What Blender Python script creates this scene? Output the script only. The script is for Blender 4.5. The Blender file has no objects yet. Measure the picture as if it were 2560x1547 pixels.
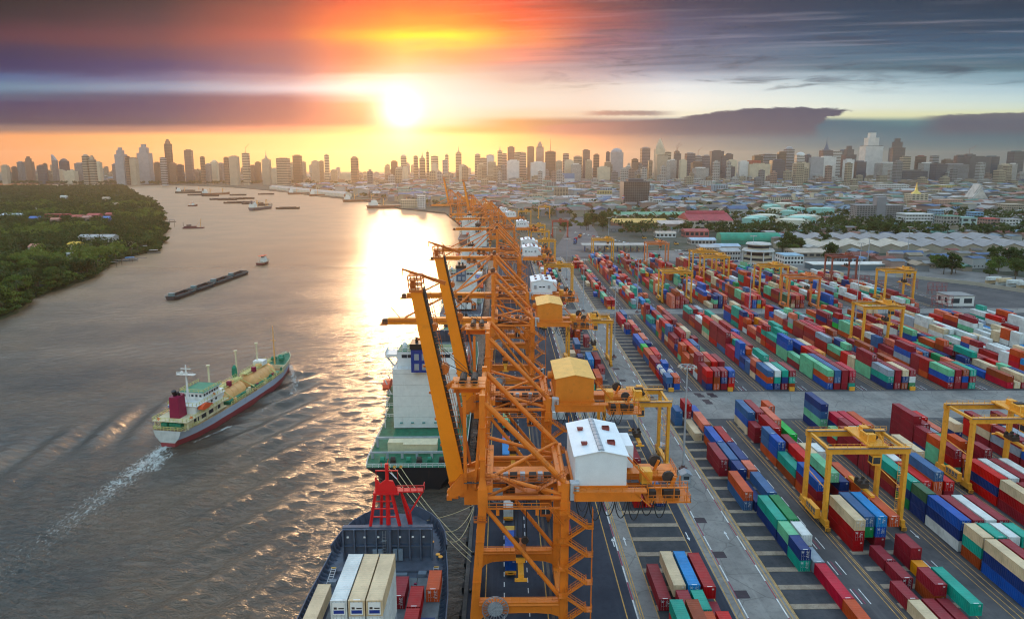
import bpy, math, random
import numpy as np
from mathutils import Vector, Matrix

scene = bpy.context.scene
COL = scene.collection
rnd = random.Random(7)
R = math.radians

# ------------------------------------------------------------------ camera
CAM_H, PITCH, YAW = 88.17, R(9.418), R(0.808)
FPX, PX0, PY0 = 1688.7, 1280.0, 693.5          # focal length and principal point for a 2560 x 1547 frame
cam_data = bpy.data.cameras.new("camera")
cam_data.sensor_width = 36.0
cam_data.lens = 36.0 * FPX / 2560.0
cam_data.shift_y = -(773.5 - PY0) / 2560.0
cam_data.clip_start, cam_data.clip_end = 1.0, 80000.0
cam = bpy.data.objects.new("camera", cam_data)
COL.objects.link(cam)
cam.location = (0, 0, CAM_H)
cam.rotation_euler = (math.pi / 2 - PITCH, 0, -YAW)
scene.camera = cam

# ------------------------------------------------------------------ exposure and render settings
EXPOSURE = 2.58
scene.view_settings.view_transform = 'Standard'
scene.view_settings.look = 'None'
scene.view_settings.exposure = EXPOSURE
scene.view_settings.gamma = 1.0
scene.view_settings.use_curve_mapping = False
scene.render.engine = 'CYCLES'
cy = scene.cycles
cy.use_denoising = True
cy.max_bounces = 6
cy.diffuse_bounces = 2
cy.glossy_bounces = 3
cy.transmission_bounces = 3
cy.transparent_max_bounces = 6
cy.volume_bounces = 0
cy.use_adaptive_sampling = True
cy.adaptive_threshold = 0.012
cy.filter_width = 1.15
cy.sample_clamp_indirect = 4.0
cy.caustics_reflective = False
cy.caustics_refractive = False

# ------------------------------------------------------------------ node expression helper
class NX:
    """A shader socket with arithmetic."""
    def __init__(s, nt, sock): s.nt, s.k = nt, sock
    def _m(s, op, *o, clamp=False):
        n = s.nt.nodes.new('ShaderNodeMath'); n.operation = op; n.use_clamp = clamp
        for i, v in enumerate((s,) + o):
            if isinstance(v, NX): s.nt.links.new(v.k, n.inputs[i])
            else: n.inputs[i].default_value = float(v)
        return NX(s.nt, n.outputs[0])
    def __add__(s, o): return s._m('ADD', o)
    def __sub__(s, o): return s._m('SUBTRACT', o)
    def __mul__(s, o): return s._m('MULTIPLY', o)
    def __truediv__(s, o): return s._m('DIVIDE', o)
    __radd__ = __add__; __rmul__ = __mul__
    def rsub(s, a): return (s * -1.0) + a
    def mx(s, o): return s._m('MAXIMUM', o)
    def mn(s, o): return s._m('MINIMUM', o)
    def pw(s, o): return s._m('POWER', o)
    def ab(s): return s._m('ABSOLUTE')
    def fn(s, op): return s._m(op)
    def ss(s, a, b, lo=0.0, hi=1.0):
        n = s.nt.nodes.new('ShaderNodeMapRange'); n.interpolation_type = 'SMOOTHSTEP'
        s.nt.links.new(s.k, n.inputs[0])
        for i, v in ((1, a), (2, b), (3, lo), (4, hi)):
            if isinstance(v, NX): s.nt.links.new(v.k, n.inputs[i])
            else: n.inputs[i].default_value = v
        return NX(s.nt, n.outputs[0])

def nmix(nt, fac, a, b, blend='MIX'):
    n = nt.nodes.new('ShaderNodeMix'); n.data_type = 'RGBA'; n.blend_type = blend; n.clamp_factor = True
    for idx, v in ((0, fac), (6, a), (7, b)):
        if isinstance(v, NX): nt.links.new(v.k, n.inputs[idx])
        elif isinstance(v, (int, float)): n.inputs[idx].default_value = v
        else: n.inputs[idx].default_value = tuple(v) + ((1.0,) if len(v) == 3 else ())
    return NX(nt, n.outputs[2])

def nnoise(nt, vec=None, scale=5.0, detail=3.0, rough=0.5, dist=0.0, col=False):
    n = nt.nodes.new('ShaderNodeTexNoise'); n.inputs['Scale'].default_value = scale
    n.inputs['Detail'].default_value = detail; n.inputs['Roughness'].default_value = rough
    n.inputs['Distortion'].default_value = dist
    if vec is not None: nt.links.new(vec.k, n.inputs['Vector'])
    return NX(nt, n.outputs['Color' if col else 'Fac'])

def ncomb(nt, x, y, z):
    n = nt.nodes.new('ShaderNodeCombineXYZ')
    for i, v in enumerate((x, y, z)):
        if isinstance(v, NX): nt.links.new(v.k, n.inputs[i])
        else: n.inputs[i].default_value = float(v)
    return NX(nt, n.outputs[0])

def nsep(nt, v):
    n = nt.nodes.new('ShaderNodeSeparateXYZ'); nt.links.new(v.k, n.inputs[0])
    return [NX(nt, n.outputs[i]) for i in range(3)]

def lin(c):
    """sRGB 0-255 to linear."""
    return tuple(((v / 255) / 12.92 if v / 255 <= .04045 else ((v / 255 + .055) / 1.055) ** 2.4) for v in c)

# ------------------------------------------------------------------ sky
SUN_AZ, SUN_EL = -8.3, 4.4                      # degrees; azimuth from +Y, positive to +X
SKY_GAIN = 1.0 / 2 ** EXPOSURE
world = bpy.data.worlds.new("World"); scene.world = world; world.use_nodes = True
world.cycles.sampling_method = 'MANUAL'; world.cycles.sample_map_resolution = 512
wt = world.node_tree
for n in list(wt.nodes): wt.nodes.remove(n)
def build_sky():
    nt = wt
    tc = nt.nodes.new('ShaderNodeTexCoord'); d = NX(nt, tc.outputs['Generated'])
    x, y, z = nsep(nt, d)
    az = x._m('ARCTAN2', y) * (180 / math.pi)
    hor = (x * x + y * y).fn('SQRT').mx(0.001)
    ca = (y / hor).mx(0.45)
    el = ((z / hor) / ca).fn('ARCTANGENT') * (180 / math.pi)
    # streaky cloud noise, stretched along the horizon
    p1 = ncomb(nt, az * 0.045 + el * 0.05, el * 0.55 - az * 0.012, 3.1)
    p2 = ncomb(nt, az * 0.20 + el * 0.1, el * 1.25 - az * 0.05, 7.7)
    n1 = nnoise(nt, p1, 1.0, 3.0, .5); n2 = nnoise(nt, p2, 1.0, 4.0, .6, .5)
    wob = (n1 - .5) * 1.7 + (n2 - .5) * 0.7
    hi = el.ss(5.8, 7.6)
    elw = el + wob * (hi * 0.85 + 0.22)
    AZ = (-35, -26, -17, -11.5, -8, -4, .8, 7, 14, 26, 37)
    rows = [
     (0.4, [(250,172,108),(252,186,118),(255,200,128),(255,220,145),(255,228,152),(255,212,132),(252,186,115),(226,168,135),(172,154,150),(120,130,140),(88,114,130)]),
     (2.3, [(238,168,112),(252,190,126),(255,200,136),(255,222,150),(255,240,180),(255,224,150),(252,196,122),(224,164,128),(168,138,138),(112,120,136),(82,110,127)]),
     (2.9, [(165,125,112),(190,130,112),(235,150,118),(255,195,130),(255,250,205),(255,222,145),(248,188,122),(190,140,125),(135,120,132),(98,113,130),(90,115,130)]),
     (3.5, [(34,42,92),(54,44,96),(165,84,95),(240,140,110),(255,255,235),(255,248,215),(250,186,125),(165,128,134),(112,112,132),(100,110,128),(150,155,150)]),
     (4.1, [(36,44,96),(56,46,102),(150,80,98),(244,150,115),(255,255,250),(255,255,240),(255,240,215),(245,225,205),(235,222,205),(228,218,190),(222,214,180)]),
     (4.9, [(42,50,102),(58,50,104),(152,84,102),(246,165,128),(255,255,255),(255,255,252),(255,252,245),(250,236,224),(236,226,217),(228,222,214),(214,214,205)]),
     (5.4, [(86,98,122),(78,68,108),(152,96,114),(250,190,170),(255,255,255),(255,255,255),(255,250,240),(250,236,226),(236,226,220),(222,220,216),(205,210,210)]),
     (6.2, [(122,142,156),(152,152,166),(205,186,190),(255,226,216),(255,255,255),(255,250,245),(250,236,226),(244,230,221),(226,220,220),(210,212,214),(188,198,206)]),
     (7.0, [(95,115,145),(120,112,140),(180,142,150),(250,200,180),(255,250,240),(255,240,225),(245,212,206),(215,196,200),(190,186,196),(172,180,190),(148,164,177)]),
     (7.8, [(36,48,100),(72,62,112),(150,106,126),(236,152,122),(255,225,190),(255,216,190),(240,190,188),(194,174,184),(150,148,165),(116,130,145),(98,118,133)]),
     (9.0, [(52,46,92),(104,64,96),(160,95,104),(226,128,92),(255,182,112),(255,164,112),(235,150,130),(162,128,142),(132,127,147),(112,127,147),(100,121,142)]),
     (10.1,[(116,60,74),(132,70,80),(188,92,84),(255,166,60),(255,218,52),(255,222,60),(252,150,82),(166,112,122),(117,112,137),(87,102,127),(82,102,127)]),
     (11.4,[(62,36,55),(96,55,70),(170,80,75),(240,120,60),(255,150,50),(255,150,52),(240,106,60),(170,96,96),(107,97,122),(72,87,112),(62,82,107)]),
     (12.9,[(32,24,47),(62,37,57),(142,66,70),(212,86,60),(250,112,55),(244,106,60),(215,86,65),(132,72,82),(87,77,102),(62,77,102),(52,67,92)]),
     (18.0,[(120,92,100),(150,108,104),(200,140,112),(228,160,118),(236,168,122),(228,160,122),(205,145,122),(150,122,128),(115,112,132),(98,108,130),(90,103,126)]),
    ]
    def cool(e, a, c):          # air light is warm, so the clear-sky colours behind it are cooler
        if a <= -24: k = 1.0 if e > 2.5 else 0.0
        elif a <= -17: k = .35 if e > 2.5 else 0.0
        elif a >= 26: k = 1.0
        elif a >= 14: k = .7
        else: k = 0.0
        if -9 < a < 8 and e > 2.6: return tuple(q * ((.80 if a < 2 else .86) if e < 8.5 else .97) for q in c)
        if a > 0: return (max(4, c[0] - (40 if e < 3.6 else 16) * k), max(4, c[1] - (0 if e < 3.6 else 4) * k), min(255, c[2] + (4 if e < 3.6 else -4) * k))
        return (max(4, c[0] - 24 * k), max(4, c[1] - 8 * k), min(255, c[2] + 4 * k))
    t = ((az + 50.0) / 100.0)
    col = None; prev = None
    for e, cs in rows:
        rp = nt.nodes.new('ShaderNodeValToRGB'); cr = rp.color_ramp; cr.interpolation = 'LINEAR'
        cs = [cool(e, a, c) for a, c in zip(AZ, cs)]
        stops = [((a + 50) / 100, lin(c)) for a, c in zip(AZ, cs)]
        mean = tuple(sum(lin(c)[i] for c in (cs[0], cs[1], cs[-1], cs[-2])) / 4 for i in range(3))
        stops = [(0.0, mean)] + stops + [(1.0, mean)]
        cr.elements[0].position, cr.elements[0].color = stops[0][0], stops[0][1] + (1,)
        cr.elements[1].position, cr.elements[1].color = stops[-1][0], stops[-1][1] + (1,)
        for pos, c in stops[1:-1]:
            q = cr.elements.new(pos); q.color = c + (1,)
        nt.links.new(t.k, rp.inputs[0]); c2 = NX(nt, rp.outputs[0])
        col = c2 if col is None else nmix(nt, elw.ss(prev, e), col, c2)
        prev = e
    # dark streaks in the high cloud on the right, thin bright ones in the deck
    streak = (n2.ss(.5, .72)) * el.ss(5.6, 6.6) * el.ss(14, 10) * az.ss(-2, 12)
    col = nmix(nt, streak * .55, col, lin((70, 84, 104)))
    fil = nnoise(nt, ncomb(nt, az * 0.07 + el * 0.16, el * 2.6 - az * 0.10, 1.3), 1.0, 3.0, .55)
    col = nmix(nt, fil.ss(.5, .8) * el.ss(6.5, 8.5) * az.ss(-12, 4) * .22, col, lin((215, 200, 205)))
    col = nmix(nt, fil.ss(.5, .28) * el.ss(6.8, 8.5) * az.ss(-6, 8) * .35, col, lin((62, 74, 100)))
    # the anvil cloud on the right, its tail and the cloud bank beneath
    e2 = nnoise(nt, ncomb(nt, az * .8, el * 1.9, 2.2), 1.0, 5.0, .65)
    top = 4.62 + (az - 20.0) * .045 - (az - 21.0) * (az - 21.0) * .012 + (e2 - .5) * .55
    anv = el.ss(top + .10, top - .06) * az.ss(13.5, 15.5) * (az + (el - 3.4) * -1.7 + (e2 - .5) * 4.0).ss(25.0, 24.3) * el.ss(2.0, 3.1)
    left = (az + 4.0).ss(2.0, 26.0)
    tail = (el + (az - 14.0) * -.052 + (e2 - .5) * .22).ss(3.86, 3.72) * az.ss(1.5, 5.0) * az.ss(24.9, 24.3) * el.ss(1.9, 3.0)
    wisp = ((el - 4.25).ab() + (e2 - .5).ab() * .5).ss(.30, .12) * az.ss(6.0, 8.5) * az.ss(15.0, 11.5)
    far = (((el - 3.75) - (az - 34.0) * .05 + (e2 - .5) * .5).ss(.55, .35)) * az.ss(30.6, 33.0) * el.ss(2.1, 3.0)
    ccol = nmix(nt, az.ss(2, 16), lin((190, 130, 120)), lin((86, 92, 116)))
    body = anv.mx(tail).mx(far * .9)
    body = body.mx(wisp * .75)
    col = nmix(nt, body, col, ccol)
    # aureole round the sun
    sx, sy, sz = (math.sin(R(SUN_AZ)) * math.cos(R(SUN_EL)), math.cos(R(SUN_AZ)) * math.cos(R(SUN_EL)), math.sin(R(SUN_EL)))
    ang = (x * sx + y * sy + z * sz).mn(1.0).fn('ARCCOSINE') * (180 / math.pi)
    g = ((ang * ang) * -0.5).fn('EXPONENT') * 1.5 + ((ang * ang) * -0.09).fn('EXPONENT') * .20 + ((ang * ang) * -0.005).fn('EXPONENT') * .11
    gl = nt.nodes.new('ShaderNodeVectorMath'); gl.operation = 'SCALE'
    gl.inputs[0].default_value = (1.0, .74, .36); nt.links.new(g.k, gl.inputs['Scale'])
    col = nmix(nt, 1.0, col, NX(nt, gl.outputs[0]), 'ADD')
    sc1 = nt.nodes.new('ShaderNodeVectorMath'); sc1.operation = 'SCALE'
    gm = nt.nodes.new('ShaderNodeGamma'); gm.inputs[1].default_value = 1.30; nt.links.new(col.k, gm.inputs[0])
    nt.links.new(gm.outputs[0], sc1.inputs[0]); sc1.inputs['Scale'].default_value = SKY_GAIN * 1.4
    # clear evening sky above and behind
    sk = nt.nodes.new('ShaderNodeTexSky'); sk.sky_type = 'NISHITA'; sk.sun_disc = False
    sk.sun_elevation = R(SUN_EL); sk.sun_rotation = R(SUN_AZ)
    sk.altitude = 50; sk.air_density = 1.0; sk.dust_density = 1.0; sk.ozone_density = 1.0
    sc2 = nt.nodes.new('ShaderNodeVectorMath'); sc2.operation = 'SCALE'
    nt.links.new(sk.outputs[0], sc2.inputs[0]); sc2.inputs['Scale'].default_value = 0.225
    trueel = z.fn('ARCSINE') * (180 / math.pi)
    up = trueel.ss(13, 34).mx(az.ab().ss(50, 105) * .22)
    final = nmix(nt, up, NX(nt, sc1.outputs[0]), NX(nt, sc2.outputs[0]))
    bg = nt.nodes.new('ShaderNodeBackground'); out = nt.nodes.new('ShaderNodeOutputWorld')
    nt.links.new(final.k, bg.inputs[0]); bg.inputs[1].default_value = 1.0
    nt.links.new(bg.outputs[0], out.inputs[0])
build_sky()

# ------------------------------------------------------------------ sun
sun_data = bpy.data.lights.new("sun", 'SUN')
sun_data.energy = 0.22; sun_data.angle = R(6.0); sun_data.color = (1.0, .60, .30)
sun = bpy.data.objects.new("sun", sun_data); COL.objects.link(sun)
sun.rotation_euler = (R(90 - SUN_EL), 0, R(180 - SUN_AZ))   # shines from ahead-left, low

# ------------------------------------------------------------------ pixel-free geometry helpers
_f = np.array([math.sin(YAW), math.cos(YAW), 0]); _r = np.array([math.cos(YAW), -math.sin(YAW), 0]); _u = np.array([0, 0, 1.])
_fw = _f * math.cos(PITCH) - _u * math.sin(PITCH); _up = _u * math.cos(PITCH) + _f * math.sin(PITCH)
def ray(px, py): return _r * (px - PX0) / FPX - _up * (py - PY0) / FPX + _fw
def G(px, py, z=0.0):
    """Ground point (height z) seen at a photo pixel."""
    d = ray(px, py); t = (z - CAM_H) / d[2]; return Vector((d[0] * t, d[1] * t, z))
def AY(px, py, Y):
    d = ray(px, py); t = Y / d[1]; return Vector((d[0] * t, Y, CAM_H + d[2] * t))
def PR(X, Y, Z):
    q = np.array([X, Y, Z - CAM_H]); w = q @ _fw
    return PX0 + FPX * (q @ _r) / w, PY0 - FPX * (q @ _up) / w

# ------------------------------------------------------------------ mesh builder
class MB:
    def __init__(s): s.v, s.f, s.m = [], [], []; s.mi = 0
    def mat(s, i): s.mi = i; return s
    def add(s, vs, fs):
        o = len(s.v); s.v += [tuple(p) for p in vs]
        for f in fs: s.f.append(tuple(o + i for i in f)); s.m.append(s.mi)
        return s
    def box(s, x0, x1, y0, y1, z0, z1):
        return s.add([(x0,y0,z0),(x1,y0,z0),(x1,y1,z0),(x0,y1,z0),(x0,y0,z1),(x1,y0,z1),(x1,y1,z1),(x0,y1,z1)],
                     [(0,3,2,1),(4,5,6,7),(0,1,5,4),(1,2,6,5),(2,3,7,6),(3,0,4,7)])
    def cb(s, c, d): return s.box(c[0]-d[0]/2, c[0]+d[0]/2, c[1]-d[1]/2, c[1]+d[1]/2, c[2]-d[2]/2, c[2]+d[2]/2)
    def quad(s, a, b, c, d): return s.add([a, b, c, d], [(0, 1, 2, 3)])
    def tri(s, a, b, c): return s.add([a, b, c], [(0, 1, 2)])
    def bar(s, p, q, w, h=None, w2=None, h2=None, up=(0, 0, 1)):
        h = w if h is None else h; w2 = w if w2 is None else w2; h2 = h if h2 is None else h2
        p, q, up = Vector(p), Vector(q), Vector(up); d = (q - p).normalized()
        a = d.cross(up)
        if a.length < 1e-3: a = d.cross(Vector((0, 1, 0)))
        a.normalize(); b = a.cross(d)
        vs = [p - a*w/2 - b*h/2, p + a*w/2 - b*h/2, p + a*w/2 + b*h/2, p - a*w/2 + b*h/2,
              q - a*w2/2 - b*h2/2, q + a*w2/2 - b*h2/2, q + a*w2/2 + b*h2/2, q - a*w2/2 + b*h2/2]
        return s.add(vs, [(0,1,2,3),(4,7,6,5),(0,4,5,1),(1,5,6,2),(2,6,7,3),(3,7,4,0)])
    def tube(s, p, q, r, n=8, r2=None, cap=True):
        r2 = r if r2 is None else r2; p, q = Vector(p), Vector(q); d = (q - p).normalized()
        a = d.cross(Vector((0, 0, 1)))
        if a.length < 1e-3: a = Vector((1, 0, 0))
        a.normalize(); b = a.cross(d); vs = []
        for c, rr in ((p, r), (q, r2)):
            for i in range(n):
                t = 2 * math.pi * i / n; vs.append(c + (a * math.cos(t) + b * math.sin(t)) * rr)
        fs = [(i, (i+1) % n, n + (i+1) % n, n + i) for i in range(n)]
        if cap: fs += [tuple(range(n-1, -1, -1)), tuple(range(n, 2*n))]
        return s.add(vs, fs)
    def path(s, pts, r, n=5):
        for a, b in zip(pts, pts[1:]): s.tube(a, b, r, n, cap=False)
        return s
    def lathe(s, c, prof, n=16):
        vs = []; k = len(prof)
        for r, z in prof:
            for i in range(n):
                t = 2 * math.pi * i / n; vs.append((c[0] + r*math.cos(t), c[1] + r*math.sin(t), c[2] + z))
        fs = [(j*n + i, j*n + (i+1) % n, (j+1)*n + (i+1) % n, (j+1)*n + i) for j in range(k-1) for i in range(n)]
        fs.append(tuple(range(n-1, -1, -1))); fs.append(tuple(range((k-1)*n, k*n)))
        return s.add(vs, fs)
    def prism(s, poly, z0, z1):
        n = len(poly)
        vs = [(x, y, z0) for x, y in poly] + [(x, y, z1) for x, y in poly]
        fs = [tuple(range(n-1, -1, -1)), tuple(range(n, 2*n))] + [(i, (i+1) % n, n + (i+1) % n, n + i) for i in range(n)]
        return s.add(vs, fs)
    def extr(s, poly, a0, a1, axis):
        """poly in the plane across AXIS (x: (y,z), y: (x,z)), extruded from a0 to a1."""
        n = len(poly); g = (lambda a, p: (a, p[0], p[1])) if axis == 'x' else (lambda a, p: (p[0], a, p[1]))
        vs = [g(a0, p) for p in poly] + [g(a1, p) for p in poly]
        fs = [tuple(range(n)), tuple(range(2*n-1, n-1, -1))] + [(i, n + i, n + (i+1) % n, (i+1) % n) for i in range(n)]
        return s.add(vs, fs)
    def grid(s, P):
        a, b = len(P), len(P[0])
        return s.add([p for row in P for p in row], [(i*b + j, i*b + j + 1, (i+1)*b + j + 1, (i+1)*b + j) for i in range(a-1) for j in range(b-1)])
    def rail(s, pts, h=1.1, r=.04, post=2.0, mid=True):
        """Handrail along a polyline."""
        for a, b in zip(pts, pts[1:]):
            a, b = Vector(a), Vector(b); L = (b - a).length; n = max(1, int(L / post))
            for z in ((h, h * .5) if mid else (h,)):
                s.bar(a + Vector((0, 0, z)), b + Vector((0, 0, z)), r * 2, r * 2)
            for i in range(n + 1):
                p = a.lerp(b, i / n); s.bar(p, p + Vector((0, 0, h)), r * 2, r * 2)
        return s
    def merge(s, o, loc=(0, 0, 0), rz=0.0, sc=1.0, mat=None):
        c, si = math.cos(rz), math.sin(rz); off = len(s.v)
        s.v += [(loc[0] + (x*c - y*si)*sc, loc[1] + (x*si + y*c)*sc, loc[2] + z*sc) for x, y, z in o.v]
        s.f += [tuple(off + i for i in f) for f in o.f]
        s.m += o.m if mat is None else [mat] * len(o.f)
        return s
    def mesh(s, name, mats, smooth=False):
        me = bpy.data.meshes.new(name); me.from_pydata(s.v, [], s.f)
        for m in (mats if isinstance(mats, (list, tuple)) else [mats]): me.materials.append(m)
        if any(s.m): me.polygons.foreach_set('material_index', s.m)
        if smooth: me.polygons.foreach_set('use_smooth', [True] * len(me.polygons))
        me.update(); return me

def link(name, data, parent=None, loc=None, rz=None):
    o = bpy.data.objects.new(name, data); COL.objects.link(o)
    if parent is not None: o.parent = parent
    if loc is not None: o.location = loc
    if rz is not None: o.rotation_euler = (0, 0, rz)
    return o
def tag(o, label, cat, group=None):
    o['label'] = label; o['category'] = cat
    if group: o['group'] = group
    return o
def thing(name, label, cat, loc=(0, 0, 0), rz=0.0, group=None):
    o = link(name, None, None, loc, rz); o.empty_display_size = 1.0
    return tag(o, label, cat, group)
def part(name, mb, mats, parent, smooth=False, loc=None):
    return link(name, mb.mesh(name, mats, smooth), parent, loc)
def struct(name, mb, mats, smooth=False, loc=None):
    o = link(name, mb.mesh(name, mats, smooth), None, loc); o['kind'] = 'structure'; return o
def copy_tree(o, parent=None):
    c = o.copy(); COL.objects.link(c); c.parent = parent
    for ch in o.children: copy_tree(ch, c)
    return c

# ------------------------------------------------------------------ materials
MATS = {}
def M(name, rgb, rough=.6, metal=0.0, var=.12, scale=.6, dirt=0.0, dcol=(.10, .06, .035), dscale=1.2, bump=0.0, spec=.4, dust=0.0, coord='Object', streak=False):
    """Painted / weathered surface: base colour with slow variation and patchy wear."""
    if name in MATS: return MATS[name]
    m = bpy.data.materials.new(name); MATS[name] = m; m.use_nodes = True; nt = m.node_tree
    b = nt.nodes['Principled BSDF']; tc = nt.nodes.new('ShaderNodeTexCoord'); v = NX(nt, tc.outputs[coord])
    c = None
    if var > 0:
        n = nnoise(nt, v, scale, 4.0, .6)
        c = nmix(nt, n.ss(.3, .7), tuple(x * (1 - var) for x in rgb), tuple(min(1, x * (1 + var)) for x in rgb))
    if dirt > 0:
        vv = v
        if streak:
            x, y, z = nsep(nt, v); vv = ncomb(nt, x, y, z * .22)
        d = nnoise(nt, vv, dscale, 6.0, .65).ss(.56, .74)
        c = nmix(nt, d * dirt, c if c is not None else rgb, dcol)
    if dust > 0:
        ge = nt.nodes.new('ShaderNodeNewGeometry'); nz = nsep(nt, NX(nt, ge.outputs['Normal']))[2]
        dn = nnoise(nt, v, .8, 4.0, .6).ss(.2, .8, .4, 1.0)
        c = nmix(nt, nz.ss(.6, .95) * dn * dust, c if c is not None else rgb, (.42, .38, .34))
    if c is not None: nt.links.new(c.k, b.inputs['Base Color'])
    else: b.inputs['Base Color'].default_value = tuple(rgb) + (1,)
    b.inputs['Roughness'].default_value = rough; b.inputs['Metallic'].default_value = metal
    b.inputs['Specular IOR Level'].default_value = spec
    if bump > 0:
        bp = nt.nodes.new('ShaderNodeBump'); bp.inputs['Strength'].default_value = bump; bp.inputs['Distance'].default_value = .1
        nb = nnoise(nt, v, dscale * 4, 5.0, .6); nt.links.new(nb.k, bp.inputs['Height']); nt.links.new(bp.outputs[0], b.inputs['Normal'])
    return m

# ------------------------------------------------------------------ ground materials
def ground_mat(name, cols, scale, extra=None, rough=.85, bump=.15, bscale=3.0, crack=0.0):
    m = bpy.data.materials.new(name); m.use_nodes = True; nt = m.node_tree; b = nt.nodes['Principled BSDF']
    ge = nt.nodes.new('ShaderNodeNewGeometry'); v = NX(nt, ge.outputs['Position'])
    a = nnoise(nt, v, scale, 6.0, .6); c2 = nnoise(nt, v, scale * 7, 5.0, .65)
    c = nmix(nt, a.ss(.32, .68), cols[0], cols[1])
    c = nmix(nt, c2.ss(.45, .75) * .55, c, cols[2])
    if extra:                                     # long tyre-worn streaks along the quay
        x, y, z = nsep(nt, v); s = nnoise(nt, ncomb(nt, x * .55, y * .02, 0), 1.0, 5.0, .6)
        c = nmix(nt, s.ss(.5, .72) * extra, c, cols[3])
    if crack:
        vo = nt.nodes.new('ShaderNodeTexVoronoi'); vo.feature = 'DISTANCE_TO_EDGE'; vo.inputs['Scale'].default_value = crack
        nt.links.new(v.k, vo.inputs['Vector'])
        c = nmix(nt, NX(nt, vo.outputs[0]).ss(.02, .0) * .5, c, tuple(q * .45 for q in cols[0]))
    nt.links.new(c.k, b.inputs['Base Color']); b.inputs['Roughness'].default_value = rough; b.inputs['Specular IOR Level'].default_value = .08
    bp = nt.nodes.new('ShaderNodeBump'); bp.inputs['Strength'].default_value = bump; bp.inputs['Distance'].default_value = .05
    nt.links.new(nnoise(nt, v, bscale, 5.0, .6).k, bp.inputs['Height']); nt.links.new(bp.outputs[0], b.inputs['Normal'])
    return m
mt_city = ground_mat('city_ground', ((.10, .095, .085), (.05, .065, .035), (.18, .16, .14)), .012)
mt_yard = ground_mat('yard_asphalt', ((.075, .072, .075), (.12, .112, .11), (.05, .05, .055), (.17, .155, .145)), .06, .35)
mt_apron = ground_mat('apron_asphalt', ((.030, .037, .052), (.046, .053, .070), (.025, .03, .042), (.07, .077, .09)), .10, .5, rough=.7)
mt_conc = ground_mat('concrete_paving', ((.20, .185, .17), (.28, .26, .235), (.13, .12, .112), (.33, .31, .28)), .12, .4, crack=.12)
mt_pad = ground_mat('stacking_pad', ((.05, .054, .06), (.08, .08, .084), (.035, .036, .04), (.11, .105, .10)), .16, .35)
mt_beam = ground_mat('beam_concrete', ((.26, .20, .145), (.36, .29, .215), (.12, .09, .07)), .5, rough=.9)
mt_quay = ground_mat('quay_wall', ((.09, .085, .08), (.15, .14, .13), (.05, .05, .05)), .3)
mt_bank = ground_mat('bank_soil', ((.025, .034, .012), (.04, .045, .02), (.018, .025, .01)), .05)
mt_grass = ground_mat('verge_grass', ((.07, .10, .03), (.12, .14, .05), (.05, .07, .025)), .08)
mt_yel = M('yellow_paint', (.50, .28, .06), .7, var=.25, scale=.7, dirt=.7, dcol=(.12, .11, .10), dscale=.6)
mt_wht = M('white_paint', (.62, .62, .60), .7, var=.2, scale=.7, dirt=.6, dcol=(.15, .14, .14), dscale=.6)
mt_redp = M('red_paint', (.25, .03, .07), .7, var=.2, dirt=.6, dcol=(.12, .11, .11), dscale=.6)
mt_drain = M('drain_iron', (.028, .018, .026), .7, var=.2)

WATER_Z = -2.5
# right bank, port and everything inland, one sheet to the horizon
far_bank = [G(px, py, WATER_Z) for px, py in ((1000, 523), (930, 507), (870, 499), (800, 492), (700, 480), (620, 472), (560, 468), (440, 464), (300, 461), (150, 459), (0, 458))]
shore_r = [(-8, -300), (-8, 640), (-12, 720), (-20, 800), (-34, 880), (-60, 1000), (-108, 1280)] + [(p.x, p.y) for p in far_bank]
land = shore_r + [(-9400, 5400), (-9400, 9400), (9400, 9400), (9400, -300)]
mb = MB(); mb.add([(x, y, 0) for x, y in land], [tuple(range(len(land) - 1, -1, -1))])
ground = struct('ground', mb, mt_city)
mb = MB()
for a, b in zip(shore_r, shore_r[1:]):
    mb.quad((a[0], a[1], -7), (a[0], a[1], 0), (b[0], b[1], 0), (b[0], b[1], -7))
mb.box(-8.25, -7.4, -300, 640, -.6, .28)
quay_wall = struct('quay_wall', mb, mt_quay)
# rubber fenders on the quay face
fm = MB().box(-.45, 0, -1.0, 1.0, -1.3, .1).box(-.6, -.45, -.7, .7, -1.1, -.1).mesh('fender', [M('fender_rubber', (.02, .02, .022), .9)])
for i in range(34): link('fender', fm, quay_wall, (-8.27, 96 + i * 9.0, -.45))
bm_ = MB().lathe((0, 0, 0), [(.28, 0), (.24, .35), (.42, .5), (.38, .62), (.05, .66)], 8).mesh('bollard', [M('bollard_iron', (.05, .045, .04), .6)], True)
for i in range(14):
    link('bollard', bm_, quay_wall, (-6.9, 101 + i * 14.0, .004))

# left bank
shore_l = [G(px, py, WATER_Z) for px, py in ((0, 798), (60, 768), (130, 727), (190, 708), (243, 692), (272, 662), (330, 643), (395, 628), (407, 602), (414, 585), (407, 560), (402, 541), (396, 525), (372, 506), (337, 490), (320, 476), (306, 468))]
_sr = random.Random(5); _sl = []
for a, b in zip(shore_l, shore_l[1:]):
    n = max(2, int((b - a).length / 22))
    for i in range(n): q = a.lerp(b, i / n); _sl.append(q + Vector((_sr.uniform(-7, 5), _sr.uniform(-4, 4), 0)) * (1.0 if i else .3) * min(2.2, q.y / 700))
shore_l = _sl + [shore_l[-1]]
bank = [(-290, 250), (-318, 340)] + [(p.x, p.y) for p in shore_l] + [(-2000, 2850), (-2600, 2950), (-3600, 3100), (-6000, 3100), (-6000, 250)]
mb = MB(); mb.add([(x, y, -1.3) for x, y in bank], [tuple(range(len(bank)))])
for a, b in zip(bank[:len(shore_l) + 2], bank[1:len(shore_l) + 3]):
    mb.quad((a[0] + 2.5, a[1], -4), (a[0], a[1], -1.3), (b[0], b[1], -1.3), (b[0] + 2.5, b[1], -4))
left_bank = struct('river_bank', mb, mt_bank)

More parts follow.
